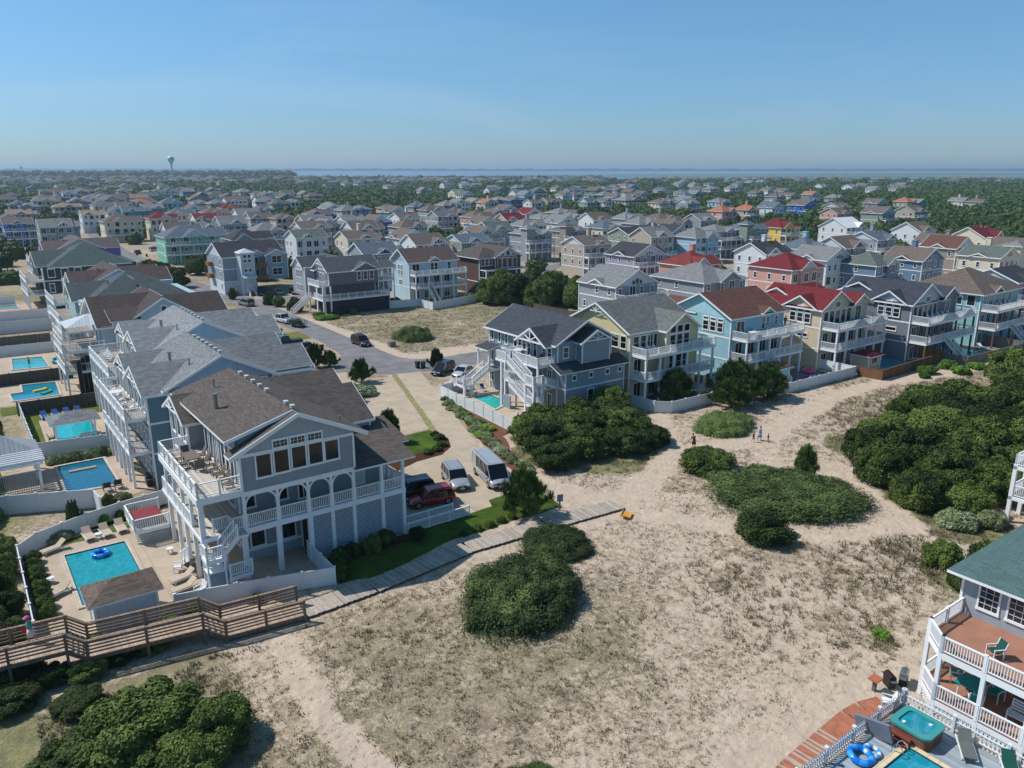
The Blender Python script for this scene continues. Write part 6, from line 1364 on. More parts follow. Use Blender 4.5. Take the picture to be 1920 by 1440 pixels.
def woodland():
    """Far woods between and beyond the houses: one mass of lumpy crowns."""
    r = random.Random(17); cells = {}
    for f in FOOT: cells.setdefault((int(f[0]//20), int(f[1]//20)), []).append(f)
    def blocked(a, b, m=4):
        i, j = int(a//20), int(b//20)
        for di in (-1, 0, 1):
            for dj in (-1, 0, 1):
                for f in cells.get((i+di, j+dj), ()):
                    if f[0]-m < a < f[0]+f[2]+m and f[1]-m-2 < b < f[1]+f[3]+m: return True
        return False
    C = []; d = 205.0
    while d < 2700:
        n = int(1.7/(.0125)) if d > 420 else int(1.7*d/5.5)
        for i in range(n):
            u = -.85+1.7*(i+r.random())/n; dd = d*(1+r.uniform(-.012, .012)); x, y = u*dd, dd; a, b = ab(x, y); px = 960+u*FPX; py = 316+30/dd*FPX*1.0
            nz = float(fbm(np.array([a]), np.array([b]), .012, 5, 2)[0])
            p = .25 if nz > .48 else .05
            if px > 1540+ (dd < 330)*120: p = 1.0 if dd > 262 else .0
            if 590 < px < 1090 and 510 < dd < 930: p = .95
            if px > 1150 and dd > 420: p = max(p, .9)
            if dd > 900: p = max(p, .8)
            if dd > 1250: p = 1.0
            if px < 480 and 1000 < dd < 1300: p = 1
            if a < 12 and b > 118: p = .9 if dd < 420 else .4
            if dd > 420: p = max(p, .75)
            if dd > 2330 and px > 560: continue
            if px > 1120 and dd > 1750-(px-1120)*.15: continue
            if 300 < dd < 420: p = max(p, .22)
            if 1250 < px < 1560 and dd > 360: p = max(p, .75)
            if r.random() > p or (46 < a < 62 and b < 430) or blocked(a, b): continue
            if 96 < a < 225 and abs(b-(180+(a-110)*.4)) < 6 and a < 215: continue
            rr = (2.6 if dd < 420 else dd*.0066)*r.uniform(.8, 1.35); hh = r.uniform(3.6, 6.2)*(1.15 if px > 1500 else 1)*(1.3 if dd > 420 else 1)+(r.uniform(0, 4) if dd > 1200 else 0)+(14 if dd > 2300 and px < 560 else 0)
            C.append((a, b, rr, min(hh, 30), dd))
        d *= 1.017 if d > 420 else 1.0+5.5/d
    V, F = [], []; LC, LN, LS = [], [], []
    for (a, b, rr, h, dd) in C:
        i0 = len(V); nu = 7
        for k, (kr, kz) in enumerate(((1.0, .0), (1.02, .5), (.75, .85), (.25, 1.0))):
            for j in range(nu): t = 2*math.pi*j/nu+k*.4; w = r.uniform(.85, 1.1)*rr*.9; V.append((a+w*kr*math.cos(t), b+w*kr*math.sin(t), h*kz*.93*r.uniform(.94, 1.03)))
        for k in range(3):
            for j in range(nu): F.append((i0+k*nu+j, i0+k*nu+(j+1) % nu, i0+(k+1)*nu+(j+1) % nu, i0+(k+1)*nu+j))
        F.append(tuple(i0+3*nu+j for j in range(nu)))
        n = 64 if dd < 420 else 40 if dd < 800 else 24
        D = rng.normal(size=(n, 3)); D /= np.linalg.norm(D, axis=1, keepdims=True); D[:, 2] = np.abs(D[:, 2])*.95
        P = D*np.array([rr, rr, h*.62])*rng.uniform(.86, 1.1, (n, 1))+np.array([a, b, h*.38]); LC.append(P); LN.append(D+rng.normal(size=(n, 3))*.7); LS.append(rng.uniform(.11, .24, n)*rr)
    me = quads_mesh('woodland', np.vstack(LC), np.vstack(LN), np.concatenate(LS), 1.15, LEAFW, (np.array(V), F))
    o = bpy.data.objects.new('woodland', me); link(o); o.rotation_euler = (0, 0, TH); props(o, 'dark green maritime woods spreading between and beyond the houses to the sound', 'woodland', None, 'stuff')
    print('woodland crowns', len(C), 'faces', len(me.polygons))
woodland()
# ---------------------------------------------------------------- fences, pools, huts
M_WOODF = m_boards('#7b5a40', .15, 0, .2, 'brown_fence'); M_GREYF = m_boards('#7c746c', .15, 0, .2, 'grey_fence'); M_DKF = m_boards('#57524c', .15, 0, .2, 'weathered_fence')
M_VINYL = m_plain('white_vinyl', '#d3d7da', .45, 0.0, .04, .5)
FM = {}
def fence(pts, label, h=1.5, mat=None, bay=2.4, style='solid', group=None):
    a0, b0 = pts[0]; T = Thing('fence', label, 'fence', a0, b0, group=group, local=True); mat = mat or M_VINYL
    def postmesh():
        k = ('post', h, mat.name, style)
        if k not in FM: mb = MB(); mb.box(-.07, .07, -.07, .07, 0, h+.06); mb.box(-.1, .1, -.1, .1, h+.06, h+.12); FM[k] = mb.mesh('post', [mat])
        return FM[k]
    def put(me, nm, x, y, rot): o = bpy.data.objects.new(nm, me); link(o); o.parent = T.o; o.location = (x-a0, y-b0, 0); o.rotation_euler = (0, 0, rot)
    for i, (p, q) in enumerate(zip(pts[:-1], pts[1:])):
        L = math.hypot(q[0]-p[0], q[1]-p[1]); n = max(1, round(L/bay)); l = L/n; ang = math.atan2(q[1]-p[1], q[0]-p[0]); k = (round(l, 2), h, mat.name, style)
        if k not in FM:
            mb = MB()
            if style == 'solid': mb.box(.07, l-.07, -.02, .02, .04, h-.02); mb.box(.05, l-.05, -.04, .04, h-.06, h+.03); mb.box(.05, l-.05, -.04, .04, .03, .14)
            elif style == 'wood': mb.box(0, l, -.02, .02, .0, h); mb.box(0, l, .02, .07, h-.35, h-.25); mb.box(0, l, .02, .07, .3, .4); mb.box(0, l, -.05, .08, h, h+.04)
            elif style == 'picket':
                mb.box(0, l, -.03, .03, .25, .33); mb.box(0, l, -.03, .03, h*.72, h*.72+.08); m = int(l/.2)
                for j in range(m): x = (j+.5)*l/m; mb.box(x-.05, x+.05, .03, .05, .03, h-.08); mb.face([(x-.05, .05, h-.08), (x+.05, .05, h-.08), (x, .05, h)]); mb.face([(x+.05, .03, h-.08), (x-.05, .03, h-.08), (x, .03, h)])
            elif style == 'rail':
                for z in (.35, .7): mb.box(0, l, -.02, .02, z, z+.1)
            FM[k] = mb.mesh('fence_panel', [mat])
        for j in range(n): put(FM[k], 'fence_panel', p[0]+(q[0]-p[0])*j/n, p[1]+(q[1]-p[1])*j/n, ang); put(postmesh(), 'post', p[0]+(q[0]-p[0])*j/n, p[1]+(q[1]-p[1])*j/n, ang)
    put(postmesh(), 'post', *pts[-1], 0)
    return T.o
fence([(1.1, 54.8), (1.2, 67.9), (2.6, 69.6), (6.6, 71.4), (9.3, 72.2), (13.6, 73.0)], 'white vinyl fence around the pool yard of the nearest house', 1.4)
fence([(20.0, 55.2), (20.0, 50.0), (15.5, 51.4), (11.3, 52.5), (9.4, 52.9)], 'white fence enclosing the shaded patio under the nearest house', 1.4)
fence([(-3, 80.6), (7.8, 75.8), (8.0, 73.4)], 'white vinyl fence below the white pergola with angled right end', 1.8)
fence([(-1, 95.0), (4.6, 93.6), (13.2, 91.8)], 'white fence between the darker pool and the pavilion pool', 1.7)
fence([(4.9, 94.0), (4.9, 111.6)], 'white capped side fence left of the pavilion pool', 1.6)
fence([(4.7, 112.0), (14.2, 111.6)], 'grey wood fence behind the four blue pool loungers', 1.7, M_DKF, style='wood')
fence([(2.5, 129.6), (13.0, 129.2)], 'dark weathered fence behind the pool with yellow float', 1.7, M_DKF, style='wood')
fence([(2, 151.0), (13, 150.6)], 'white fence beyond the pool with the lone bather', 1.7)
fence([(2, 160.8), (13.5, 160.2)], 'grey board fence beside the narrow pale pool', 1.5, M_GREYF, style='wood')
fence([(2, 173.0), (15, 172.2)], 'long pale wall fence bordering the bare sand yard', 2.2)
fence([(0, 187.5), (16, 186.5)], 'second long pale fence behind the bare sand yard', 2.0)
fence([(0, 212), (12, 211)], 'far white fence by the small far left pool', 1.8)
fence([(56.8, 89.4), (52.2, 88.6), (51.2, 70.2), (53.6, 72.6)], 'white panelled fence around the small turquoise pool of the stair house', 1.5)
fence([(70.2, 70.6), (70.4, 66.0), (72.0, 64.6), (79.4, 64.4)], 'white fence corner below the pale yellow house', 1.5)
fence([(79.6, 66.8), (85, 66.6), (85.2, 69.6)], 'short white fence between the yellow and cyan houses', 1.8)
fence([(88.6, 64.6), (92.1, 61.4), (108.0, 61.2), (108.2, 69)], 'long white fence around the dark pool of the cyan house', 1.45)
fence([(108.4, 61.0), (108.9, 57.5), (127.2, 57.9)], 'brown wooden fence in front of the red hut pool', 1.5, M_WOODF, style='wood')
fence([(127.2, 57.9), (126.3, 65.6), (121, 66.5)], 'tan wooden fence at the back of the red hut pool', 1.8, m_boards('#a5703c', .15, 0, .2, 'tan_fence'), style='wood')
fence([(127.6, 58.4), (128.4, 54.4), (146.0, 53.6)], 'grey weathered fence in front of the pool with lounging bathers', 1.4, M_GREYF, style='wood')
fence([(146.0, 53.6), (146.4, 60)], 'grey side fence right of the pool with lounging bathers', 1.8, M_GREYF, style='wood')
fence([(146.2, 53.4), (172, 52.5)], 'grey brown fence running out of the right edge', 1.5, M_GREYF, style='wood')
fence([(77.2, 154.9), (85.4, 153.4), (85.6, 147.4), (99, 150.6), (110.5, 155.4)], 'white fence around the back of the light blue lot house', 1.7)
fence([(103.2, 134.0), (103.6, 121), (112, 119)], 'brown wooden fence below the green grove', 1.6, M_DKF, style='wood')
fence([(130, 176), (150, 183)], 'low white post fence beside the cross street', 1.0, style='rail', bay=3.0)
fence([(30.5, 17.8), (40.9, 17.9)], 'white picket fence along the red walkway', 1.05, style='picket', bay=2.6)
fence([(40.95, 17.85), (40.95, 4)], 'white picket fence between hot tub deck and corner house', 1.05, style='picket', bay=2.6)
def pool(poly, label, water, deck=None, name='swimming_pool', deckcol='#b3a28f', z=.03, coping='#bfb2a2', steps=None):
    ca = sum(p[0] for p in poly)/len(poly); cb = sum(p[1] for p in poly)/len(poly)
    if deck: sheet('pool_patio', deck, z, m_concrete(deckcol, 2.4, 2.4))
    T = Thing(name, label, 'pool', ca, cb); mb = MB(); mb.face([(p[0], p[1], z+.02) for p in poly]); T.part('water', mb, m_pool(water))
    mb = MB(); n = len(poly); ar = sum(poly[i][0]*poly[(i+1) % n][1]-poly[(i+1) % n][0]*poly[i][1] for i in range(n)); sg = 1 if ar > 0 else -1; out = []
    for i in range(n):
        p0, p, p1 = poly[i-1], poly[i], poly[(i+1) % n]; d0 = Vector((p[0]-p0[0], p[1]-p0[1])).normalized(); d1 = Vector((p1[0]-p[0], p1[1]-p[1])).normalized()
        n0 = Vector((d0.y, -d0.x))*sg; n1 = Vector((d1.y, -d1.x))*sg; m = (n0+n1); m = m/(m.length_squared/2) if m.length > .1 else n0; out.append((p[0]+m.x*.32, p[1]+m.y*.32))
    for i in range(n):
        j = (i+1) % n; A, B, C, D = poly[i], poly[j], out[j], out[i]; t = z+.11
        mb.face([(D[0], D[1], t), (C[0], C[1], t), (B[0], B[1], t), (A[0], A[1], t)] if sg > 0 else [(A[0], A[1], t), (B[0], B[1], t), (C[0], C[1], t), (D[0], D[1], t)])
        for P, Q in ((A, B), (D, C)): mb.face([(P[0], P[1], z), (Q[0], Q[1], z), (Q[0], Q[1], t), (P[0], P[1], t)])
    T.part('coping', mb, m_concrete(coping, .6, .6))
    mb = MB()
    for i in range(n):
        j = (i+1) % n; A, B = poly[i], poly[j]; mb.bar((A[0], A[1], z+.05), (B[0], B[1], z+.05), .10, .05)
    T.part('waterline_tile', mb, m_plain('waterline_tile', '#24353c', .3))
    if steps:
        mb = MB()
        for (x0, x1, y0, y1) in steps: mb.box(x0, x1, y0, y1, z, z+.13)
        T.part('ledge', mb, m_concrete('#a39482', .6, .6))
    return T
pool([(4.2, 57.6), (8.6, 57.6), (8.6, 66.7), (4.2, 66.8)], 'turquoise pool with a blue float ring, beside the nearest house', '#1d9aa6', [(2.3, 52.6), (12.0, 52.6), (20, 52.0), (20, 57.2), (15.9, 57.2), (15.9, 69.5), (10.9, 69.3), (3.2, 68.6), (2.5, 67), (2.4, 56)])
pool([(6.2, 81.0), (10.6, 80.4), (10.6, 89.2), (6.3, 89.2)], 'darker blue pool with a stone ledge, in front of the teal house', '#1f6d8c', [(1.5, 79.0), (8.2, 76.2), (13.6, 77.5), (13.6, 89.8), (5.4, 90.0), (1.6, 90)], steps=[(7.1, 9.6, 86.6, 87.1)])
pool([(7.6, 97.2), (11.6, 97.0), (11.8, 106.4), (7.4, 106.6)], 'bright turquoise pool under the grey roofed pavilion', '#16b3c0', [(6.2, 95.0), (15, 94), (15, 107.6), (6.5, 108.2)])
pool([(4.8, 119.6), (10.1, 119.6), (10.5, 127.4), (6.4, 128.2), (6.2, 123.8), (4.7, 123.8)], 'L-shaped blue pool with a yellow float on the left', '#2590ad', [(1.5, 117.6), (15, 117), (15, 128.8), (3, 129.2)])
pool([(6.2, 139.2), (10.8, 138.4), (10.8, 146.6), (6.6, 147.6)], 'light turquoise pool with one bather standing in it', '#3fb3c0', [(1, 136.5), (14, 135.5), (14, 149.6), (2, 150)])
pool([(9.6, 163.0), (14.5, 162.4), (14.6, 166), (10, 166.6)], 'narrow pale pool beyond the grass strip, far left', '#4f9fb0', [(7.6, 161.6), (15.4, 161.2), (15.6, 168), (8, 168.4)])
pool([(6.5, 204.0), (12, 203.6), (12, 208.6), (7, 209)], 'small far pool at the very left edge', '#58a9b4', [(4, 201.6), (16.6, 201), (16.6, 210.4), (4, 210.8)])
pool([(54.7, 79.0), (57.9, 80.4), (57.9, 85.0), (55.3, 85.0)], 'small turquoise pool inside the stair house fence', '#2bb8ad', [(52.2, 72.2), (60.4, 73.4), (60.4, 88.2), (52.6, 88)])
pool([(77.6, 67.8), (83.4, 67.2), (84.0, 70.6), (78.6, 71.2)], 'green blue pool behind the white fence of the yellow house', '#1e9c97', [(71.6, 66.0), (79.4, 65.4), (85, 66.6), (85.6, 74), (84, 71.8), (72, 71.8)], deckcol='#6f6a68')
pool([(94.6, 62.8), (106.0, 62.6), (106.2, 68.8), (97, 69)], 'dark blue pool with floats in front of the cyan house', '#2b6378', [(92.6, 62.0), (107.6, 61.8), (107.8, 70.4), (90.4, 70.4)], deckcol='#8e8a86')
pool([(115.6, 60.6), (124.0, 60.6), (125.0, 66.2), (116.6, 66.4)], 'turquoise pool next to the little red roofed hut', '#2ba3b8', [(109.2, 58.4), (126.6, 58.5), (126.2, 66.6), (108.6, 67)])
pool([(130.5, 55.8), (139.6, 55.6), (141, 61.0), (132.4, 61.2)], 'pool with lounging bathers behind the grey fence', '#46b0c4', [(128.8, 54.8), (145.8, 54.2), (146, 61.4), (129, 61.6)], deckcol='#8c857d')
pool([(150, 55.6), (160, 55.2), (160, 59), (151, 59.4)], 'turquoise pool at the right edge behind grey fence', '#3fb6c0', [(147, 54.2), (168, 53.6), (168, 60), (147, 60.2)], deckcol='#8c857d')
pool([(31, 9), (37.6, 9.2), (37.7, 15.8), (31.2, 15.8)], 'pool with cream tiles at the bottom right corner', '#1f9ab0', None, z=.14, coping='#d2c0a0')
mb = MB(); mb.box(30.2, 30.9, 4, 17.7, 0, .12); mb.box(30.9, 38.05, 16.15, 17.7, 0, .12); mb.box(38.05, 40.8, 4, 17.7, 0, .12); mb.box(30.9, 38.05, 4, 8.6, 0, .12); mb.box(30.9, 38.05, 8.6, 16.15, 0, .1)
solo('pool_deck', mb, m_boards('#98a2a8', .14), 'pale grey boarded pool deck at the bottom right', 'deck', 35, 12)
for p, c in (([(13.2, 107.8), (14.9, 107.8), (14.9, 111.4), (5.2, 111.6), (5.2, 94.4), (6.9, 94.2), (6.9, 108)], 1), ([(5.6, 90.0), (13.4, 89.6), (13.4, 91.6), (5.4, 92.6)], 2), ([(-2, 80.4), (1.4, 79.2), (1.4, 91), (-2, 91)], 3), ([(3, 113), (14, 112.6), (14.6, 116.6), (3, 117)], 4), ([(2, 152), (13, 151.6), (13.4, 160), (2, 160)], 5), ([(4, 69.0), (11, 69.5), (11, 70.6), (9, 70.8), (4, 69.9)], 6)):
    sheet('yard_lawn', p, .028, m_grass('#3f4a1b', '#57642a', '#747a3c'), .08, c)
sheet('sand_yard', [(1, 174), (15.5, 173.4), (15.6, 186), (1, 187)], .03, m_plain('raked_sand', '#a98c6a', .95, 0.0, .1, 1.0, .1), .1)
sheet('planting_bed', [(6.5, 70.9), (10.8, 71.0), (13.2, 72.4), (13.2, 72.8), (9.4, 72.0), (6.6, 71.2)], .034, m_mulch(), .05)
def hut(name, label, cat, a0, a1, b0, b1, h, wall, roof, solid=True, ov=.45, vertical=True, slope=.42):
    T = House(label, (a0+a1)/2, (b0+b1)/2, [m_siding(wall, vertical=vertical)], m_shingle(roof), cat=cat, name=name)
    if solid: T.vol(a0, a1, b0, b1, 0, h)
    else:
        for x in (a0+.2, a1-.2):
            for y in (b0+.2, b1-.2): T.post(x, y, 0, h, .2)
        T.T.box(a0, a1, b0, b0+.15, h-.25, h); T.T.box(a0, a1, b1-.15, b1, h-.25, h); T.T.box(a0, a0+.15, b0+.15, b1-.15, h-.25, h); T.T.box(a1-.15, a1, b0+.15, b1-.15, h-.25, h)
    T.hip(a0, a1, b0, b1, h, slope, ov=ov, th=.12); return T
hut('pool_house', 'little white pool house with brown shingle roof beside the boardwalk', 'pool house', 4.5, 8.3, 52.9, 55.6, 2.5, '#b4bcc4', '#5b5049', slope=.45).finish()
hut('pavilion', 'open pavilion with grey shingle roof and four posts over the pool edge', 'pavilion', 7.1, 11.4, 96.6, 99.8, 2.6, '#8f9aa0', '#6b6e70', False).finish()
h_ = hut('pool_hut', 'tiny beige hut with red roof between the pool and brown fence', 'pool hut', 111.8, 115.0, 61.4, 64.2, 2.5, '#c0b097', '#602528', vertical=False); h_.win('S', 113.4, 1.0, 1.8, 1.1, 61.4, 'pic'); h_.finish()
h_ = hut('pool_hut', 'small brown roofed pool bar by the dark pool of the cyan house', 'pool hut', 93.6, 96.8, 64.9, 67.6, 2.5, '#8fc0c8', '#74503f'); h_.finish()
def gazebo():
    T = Thing('pergola', 'white pergola with metal roofed pavilion behind the white fence, far left', 'pergola', 2, 88)
    mb = MB()
    for x in (-.6, 4.4):
        for y in (83.6, 86.6, 90.4): mb.box(x-.12, x+.12, y-.12, y+.12, 0, 2.8)
    T.part('posts', mb, m_white()); mb = MB()
    for i in range(6): y = 83.6+i*.62; mb.box(-1.2, 5.0, y-.06, y+.06, 2.85, 3.1)
    mb.box(-1, 4.8, 83.4, 83.55, 2.6, 2.85); mb.box(4.3, 4.5, 83.3, 86.9, 2.6, 2.85); mb.box(-.7, -.5, 83.3, 86.9, 2.6, 2.85); T.part('rafters', mb, m_white())
    mb = MB(); c = (1.9, 88.6, 4.6); P = [(-1.1, 86.6, 2.9), (4.9, 86.6, 2.9), (4.9, 90.9, 2.9), (-1.1, 90.9, 2.9)]
    for k in range(4): mb.face([P[k], P[(k+1) % 4], c])
    T.part('metal_roof', mb, m_boards('#a3a9ae', .4, 0, .06, 'metal_roof')); mb = MB()
    for i in range(26): x = -.5+i*.19; mb.box(x-.03, x+.03, 83.5, 83.56, .1, 2.0)
    for i in range(14): y = 83.6+i*.2; mb.box(4.38, 4.44, y-.03, y+.03, .1, 2.0)
    mb.box(-.6, 4.4, 83.48, 83.58, 1.9, 2.05); T.part('slat_screen', mb, m_plain('grey_paint', '#8b98a0', .5))
gazebo()
# ---------------------------------------------------------------- boardwalks
def boardwalk():
    m = m_boards('#a28f7f', .16, 0, .22, 'walk_boards'); md = m_boards('#7b6858', .3, 0, .2, 'rail_timber')
    T = Thing('raised_boardwalk', 'raised brown timber walkway with slatted rails and three levels, lower left', 'boardwalk', 5, 50)
    # levels: (a0,b0)-(a1,b1) outer rail line near the camera and the width
    segs = [((-9.5, 51.0), (2.4, 49.4), 1.75, 2.3), ((3.4, 48.9), (10.0, 47.9), 1.15, 2.2), ((11.2, 47.2), (16.3, 46.6), .5, 2.2)]
    dk, pf = MB(), MB(); rails = []
    for (p, q, z, w) in segs:
        d = Vector((q[0]-p[0], q[1]-p[1])); L = d.length; d /= L; nrm = Vector((-d.y, d.x)); n = int(L/.15)
        A, B, C, D = (p[0], p[1]), (q[0], q[1]), (q[0]+nrm.x*w, q[1]+nrm.y*w), (p[0]+nrm.x*w, p[1]+nrm.y*w)
        dk.face([(A[0], A[1], z), (B[0], B[1], z), (C[0], C[1], z), (D[0], D[1], z)]); 
        for P, Q in ((A, B), (C, D), (B, C), (D, A)): pf.bar((P[0], P[1], z-.15), (Q[0], Q[1], z-.15), .08, .28)
        for e in (A, D): rails.append(((e[0], e[1], z), (e[0]+d.x*L, e[1]+d.y*L, z)))
        k = max(2, int(L/2.6))
        for i in range(k+1):
            for w_ in (0, w): x, y = p[0]+d.x*L*i/k+nrm.x*w_, p[1]+d.y*L*i/k+nrm.y*w_; pf.box(x-.08, x+.08, y-.08, y+.08, -.2, z+1.15)
    for s0, s1 in ((segs[0], segs[1]), (segs[1], segs[2])):
        (p, q, z, w), (p2, q2, z2, w2) = s0, s1
        for off in (0, 1):
            d = Vector((q[0]-p[0], q[1]-p[1])).normalized(); d2 = Vector((q2[0]-p2[0], q2[1]-p2[1])).normalized()
            e0 = (q[0]-d.y*w*off, q[1]+d.x*w*off, z); e1 = (p2[0]-d2.y*w2*off, p2[1]+d2.x*w2*off, z2); rails.append((e0, e1)); pf.bar((e0[0], e0[1], z-.15), (e1[0], e1[1], z2-.15), .08, .3)
        nst = 4
        for i in range(nst): t0, t1 = i/nst, (i+1)/nst; zz_ = z+(z2-z)*t1+.1; x0, x1 = q[0]+(p2[0]-q[0])*t0, q[0]+(p2[0]-q[0])*t1; y0 = q[1]+(p2[1]-q[1])*t0; dk.face([(x0, y0, zz_), (x1+.05, y0-.1, zz_), (x1+.3, y0+w, zz_), (x0+.3, y0+w, zz_)])
    T.part('walking_deck', dk, m_boards('#ab9786', .16, 0, .22, 'walk_boards')); T.part('frame_and_posts', pf, md)
    for (p, q) in rails:
        mb = MB()
        for k, z in enumerate((.25, .48, .71, .94)): mb.bar((p[0], p[1], p[2]+z), (q[0], q[1], q[2]+z), .04, .11)
        mb.bar((p[0], p[1], p[2]+1.1), (q[0], q[1], q[2]+1.1), .2, .05); T.part('rail', mb, m_boards('#8d7765', .3, 0, .2, 'rail_timber'))
boardwalk()
def plank_walk():
    P = [(16.6, 47.7), (22, 47.9), (31.2, 49.0), (39, 48.5), (46.9, 47.9)]; T = Thing('plank_walk', 'low weathered plank boardwalk crossing from the walkway to the sand path', 'boardwalk', 30, 48.8)
    mb = MB(); r = random.Random(4); k = 0
    for p, q in zip(P[:-1], P[1:]):
        L = math.hypot(q[0]-p[0], q[1]-p[1]); n = int(L/.16); dx, dy = (q[0]-p[0])/L, (q[1]-p[1])/L; 
        for i in range(n):
            s = i*.16+r.uniform(-.01, .01); x, y = p[0]+dx*s, p[1]+dy*s; w1, w2 = 1.0+r.uniform(-.05, .05), 1.0+r.uniform(-.05, .05); z = .2+r.uniform(-.008, .008)
            nx, ny = -dy, dx; A = (x-nx*w1, y-ny*w1); B = (x+dx*.145-nx*w1, y+dy*.145-ny*w1); C = (x+dx*.145+nx*w2, y+dy*.145+ny*w2); D = (x+nx*w2, y+ny*w2); m = r.choice((0, 0, 1, 2))
            i0 = len(mb.v); mb.v += [(v[0], v[1], z-.05) for v in (A, B, C, D)]+[(v[0], v[1], z) for v in (A, B, C, D)]
            for f in ((0,1,5,4),(1,2,6,5),(2,3,7,6),(3,0,4,7),(4,5,6,7)): mb.f.append(tuple(i0+q_ for q_ in f)); mb.m.append(m)
    T.part('planks', mb, [m_plain('plank_a', '#a3988b', .85, 0.0, .15, 3.0), m_plain('plank_b', '#afa496', .85, 0.0, .15, 3.0), m_plain('plank_c', '#958a7c', .85, 0.0, .15, 3.0)])
    mb = MB()
    for p, q in zip(P[:-1], P[1:]):
        for o in (-.9, .9): mb.bar((p[0], p[1]+o, .07), (q[0], q[1]+o, .07), .08, .18)
    T.part('bearers', mb, m_plain('bearer_timber', '#5b4c3f', .9))
plank_walk()
def red_walk():
    mb = MB(); r = random.Random(8); T = Thing('red_walkway', 'faded red plank walkway outside the picket fence, bottom right', 'walkway', 36, 19)
    P = [(24, 17.4), (31.6, 18.6), (37.6, 19.0), (38.8, 18.9), (40.2, 18.5)]
    for p, q in zip(P[:-1], P[1:]):
        L = math.hypot(q[0]-p[0], q[1]-p[1]); n = max(1, int(L/.16)); dx, dy = (q[0]-p[0])/L, (q[1]-p[1])/L
        for i in range(n):
            x, y = p[0]+dx*i*.16, p[1]+dy*i*.16; w = .68; z = .12+r.uniform(-.004, .004); nx, ny = -dy, dx; m = 1 if (r.random() < .16) else 0
            A = (x-nx*w, y-ny*w); B = (x+dx*.15-nx*w, y+dy*.15-ny*w); C = (x+dx*.15+nx*w, y+dy*.15+ny*w); D = (x+nx*w, y+ny*w); i0 = len(mb.v)
            mb.v += [(v[0], v[1], z-.05) for v in (A, B, C, D)]+[(v[0], v[1], z) for v in (A, B, C, D)]
            for f in ((0,1,5,4),(1,2,6,5),(2,3,7,6),(3,0,4,7),(4,5,6,7)): mb.f.append(tuple(i0+q_ for q_ in f)); mb.m.append(m)
    T.part('planks', mb, [m_plain('red_plank', '#a3674f', .85, 0.0, .22, 2.5), m_plain('bare_plank', '#a89c8d', .85, 0.0, .15, 2.5)])
    mb = MB(); mb.box(38.6, 40.3, 17.95, 18.15, 0, .1); T.part('bearers', mb, m_plain('bearer_timber', '#5b4c3f', .9))
red_walk()
# ---------------------------------------------------------------- vehicles
@cached
def m_paint(hexc, metal=0.3):
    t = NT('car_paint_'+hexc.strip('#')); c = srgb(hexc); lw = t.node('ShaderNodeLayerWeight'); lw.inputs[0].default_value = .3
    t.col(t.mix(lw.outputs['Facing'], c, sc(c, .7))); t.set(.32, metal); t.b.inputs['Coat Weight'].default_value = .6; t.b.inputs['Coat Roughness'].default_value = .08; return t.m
def loft(mb, st, m=0):
    """st: list of (x, [(y,z)...]) half sections, mirrored across y."""
    rings = []
    for x, half in st:
        ring = [(x, y, z) for y, z in half]+[(x, -y, z) for y, z in half[::-1]]; i0 = len(mb.v); mb.v += ring; rings.append((i0, len(ring)))
    for (a, n), (b, _) in zip(rings[:-1], rings[1:]):
        for k in range(n): mb.f.append((a+k, a+(k+1) % n, b+(k+1) % n, b+k)); mb.m.append(m)
    a, n = rings[0]; mb.f.append(tuple(a+n-1-k for k in range(n))); mb.m.append(m)
    a, n = rings[-1]; mb.f.append(tuple(a+k for k in range(n))); mb.m.append(m)
CARS = {}
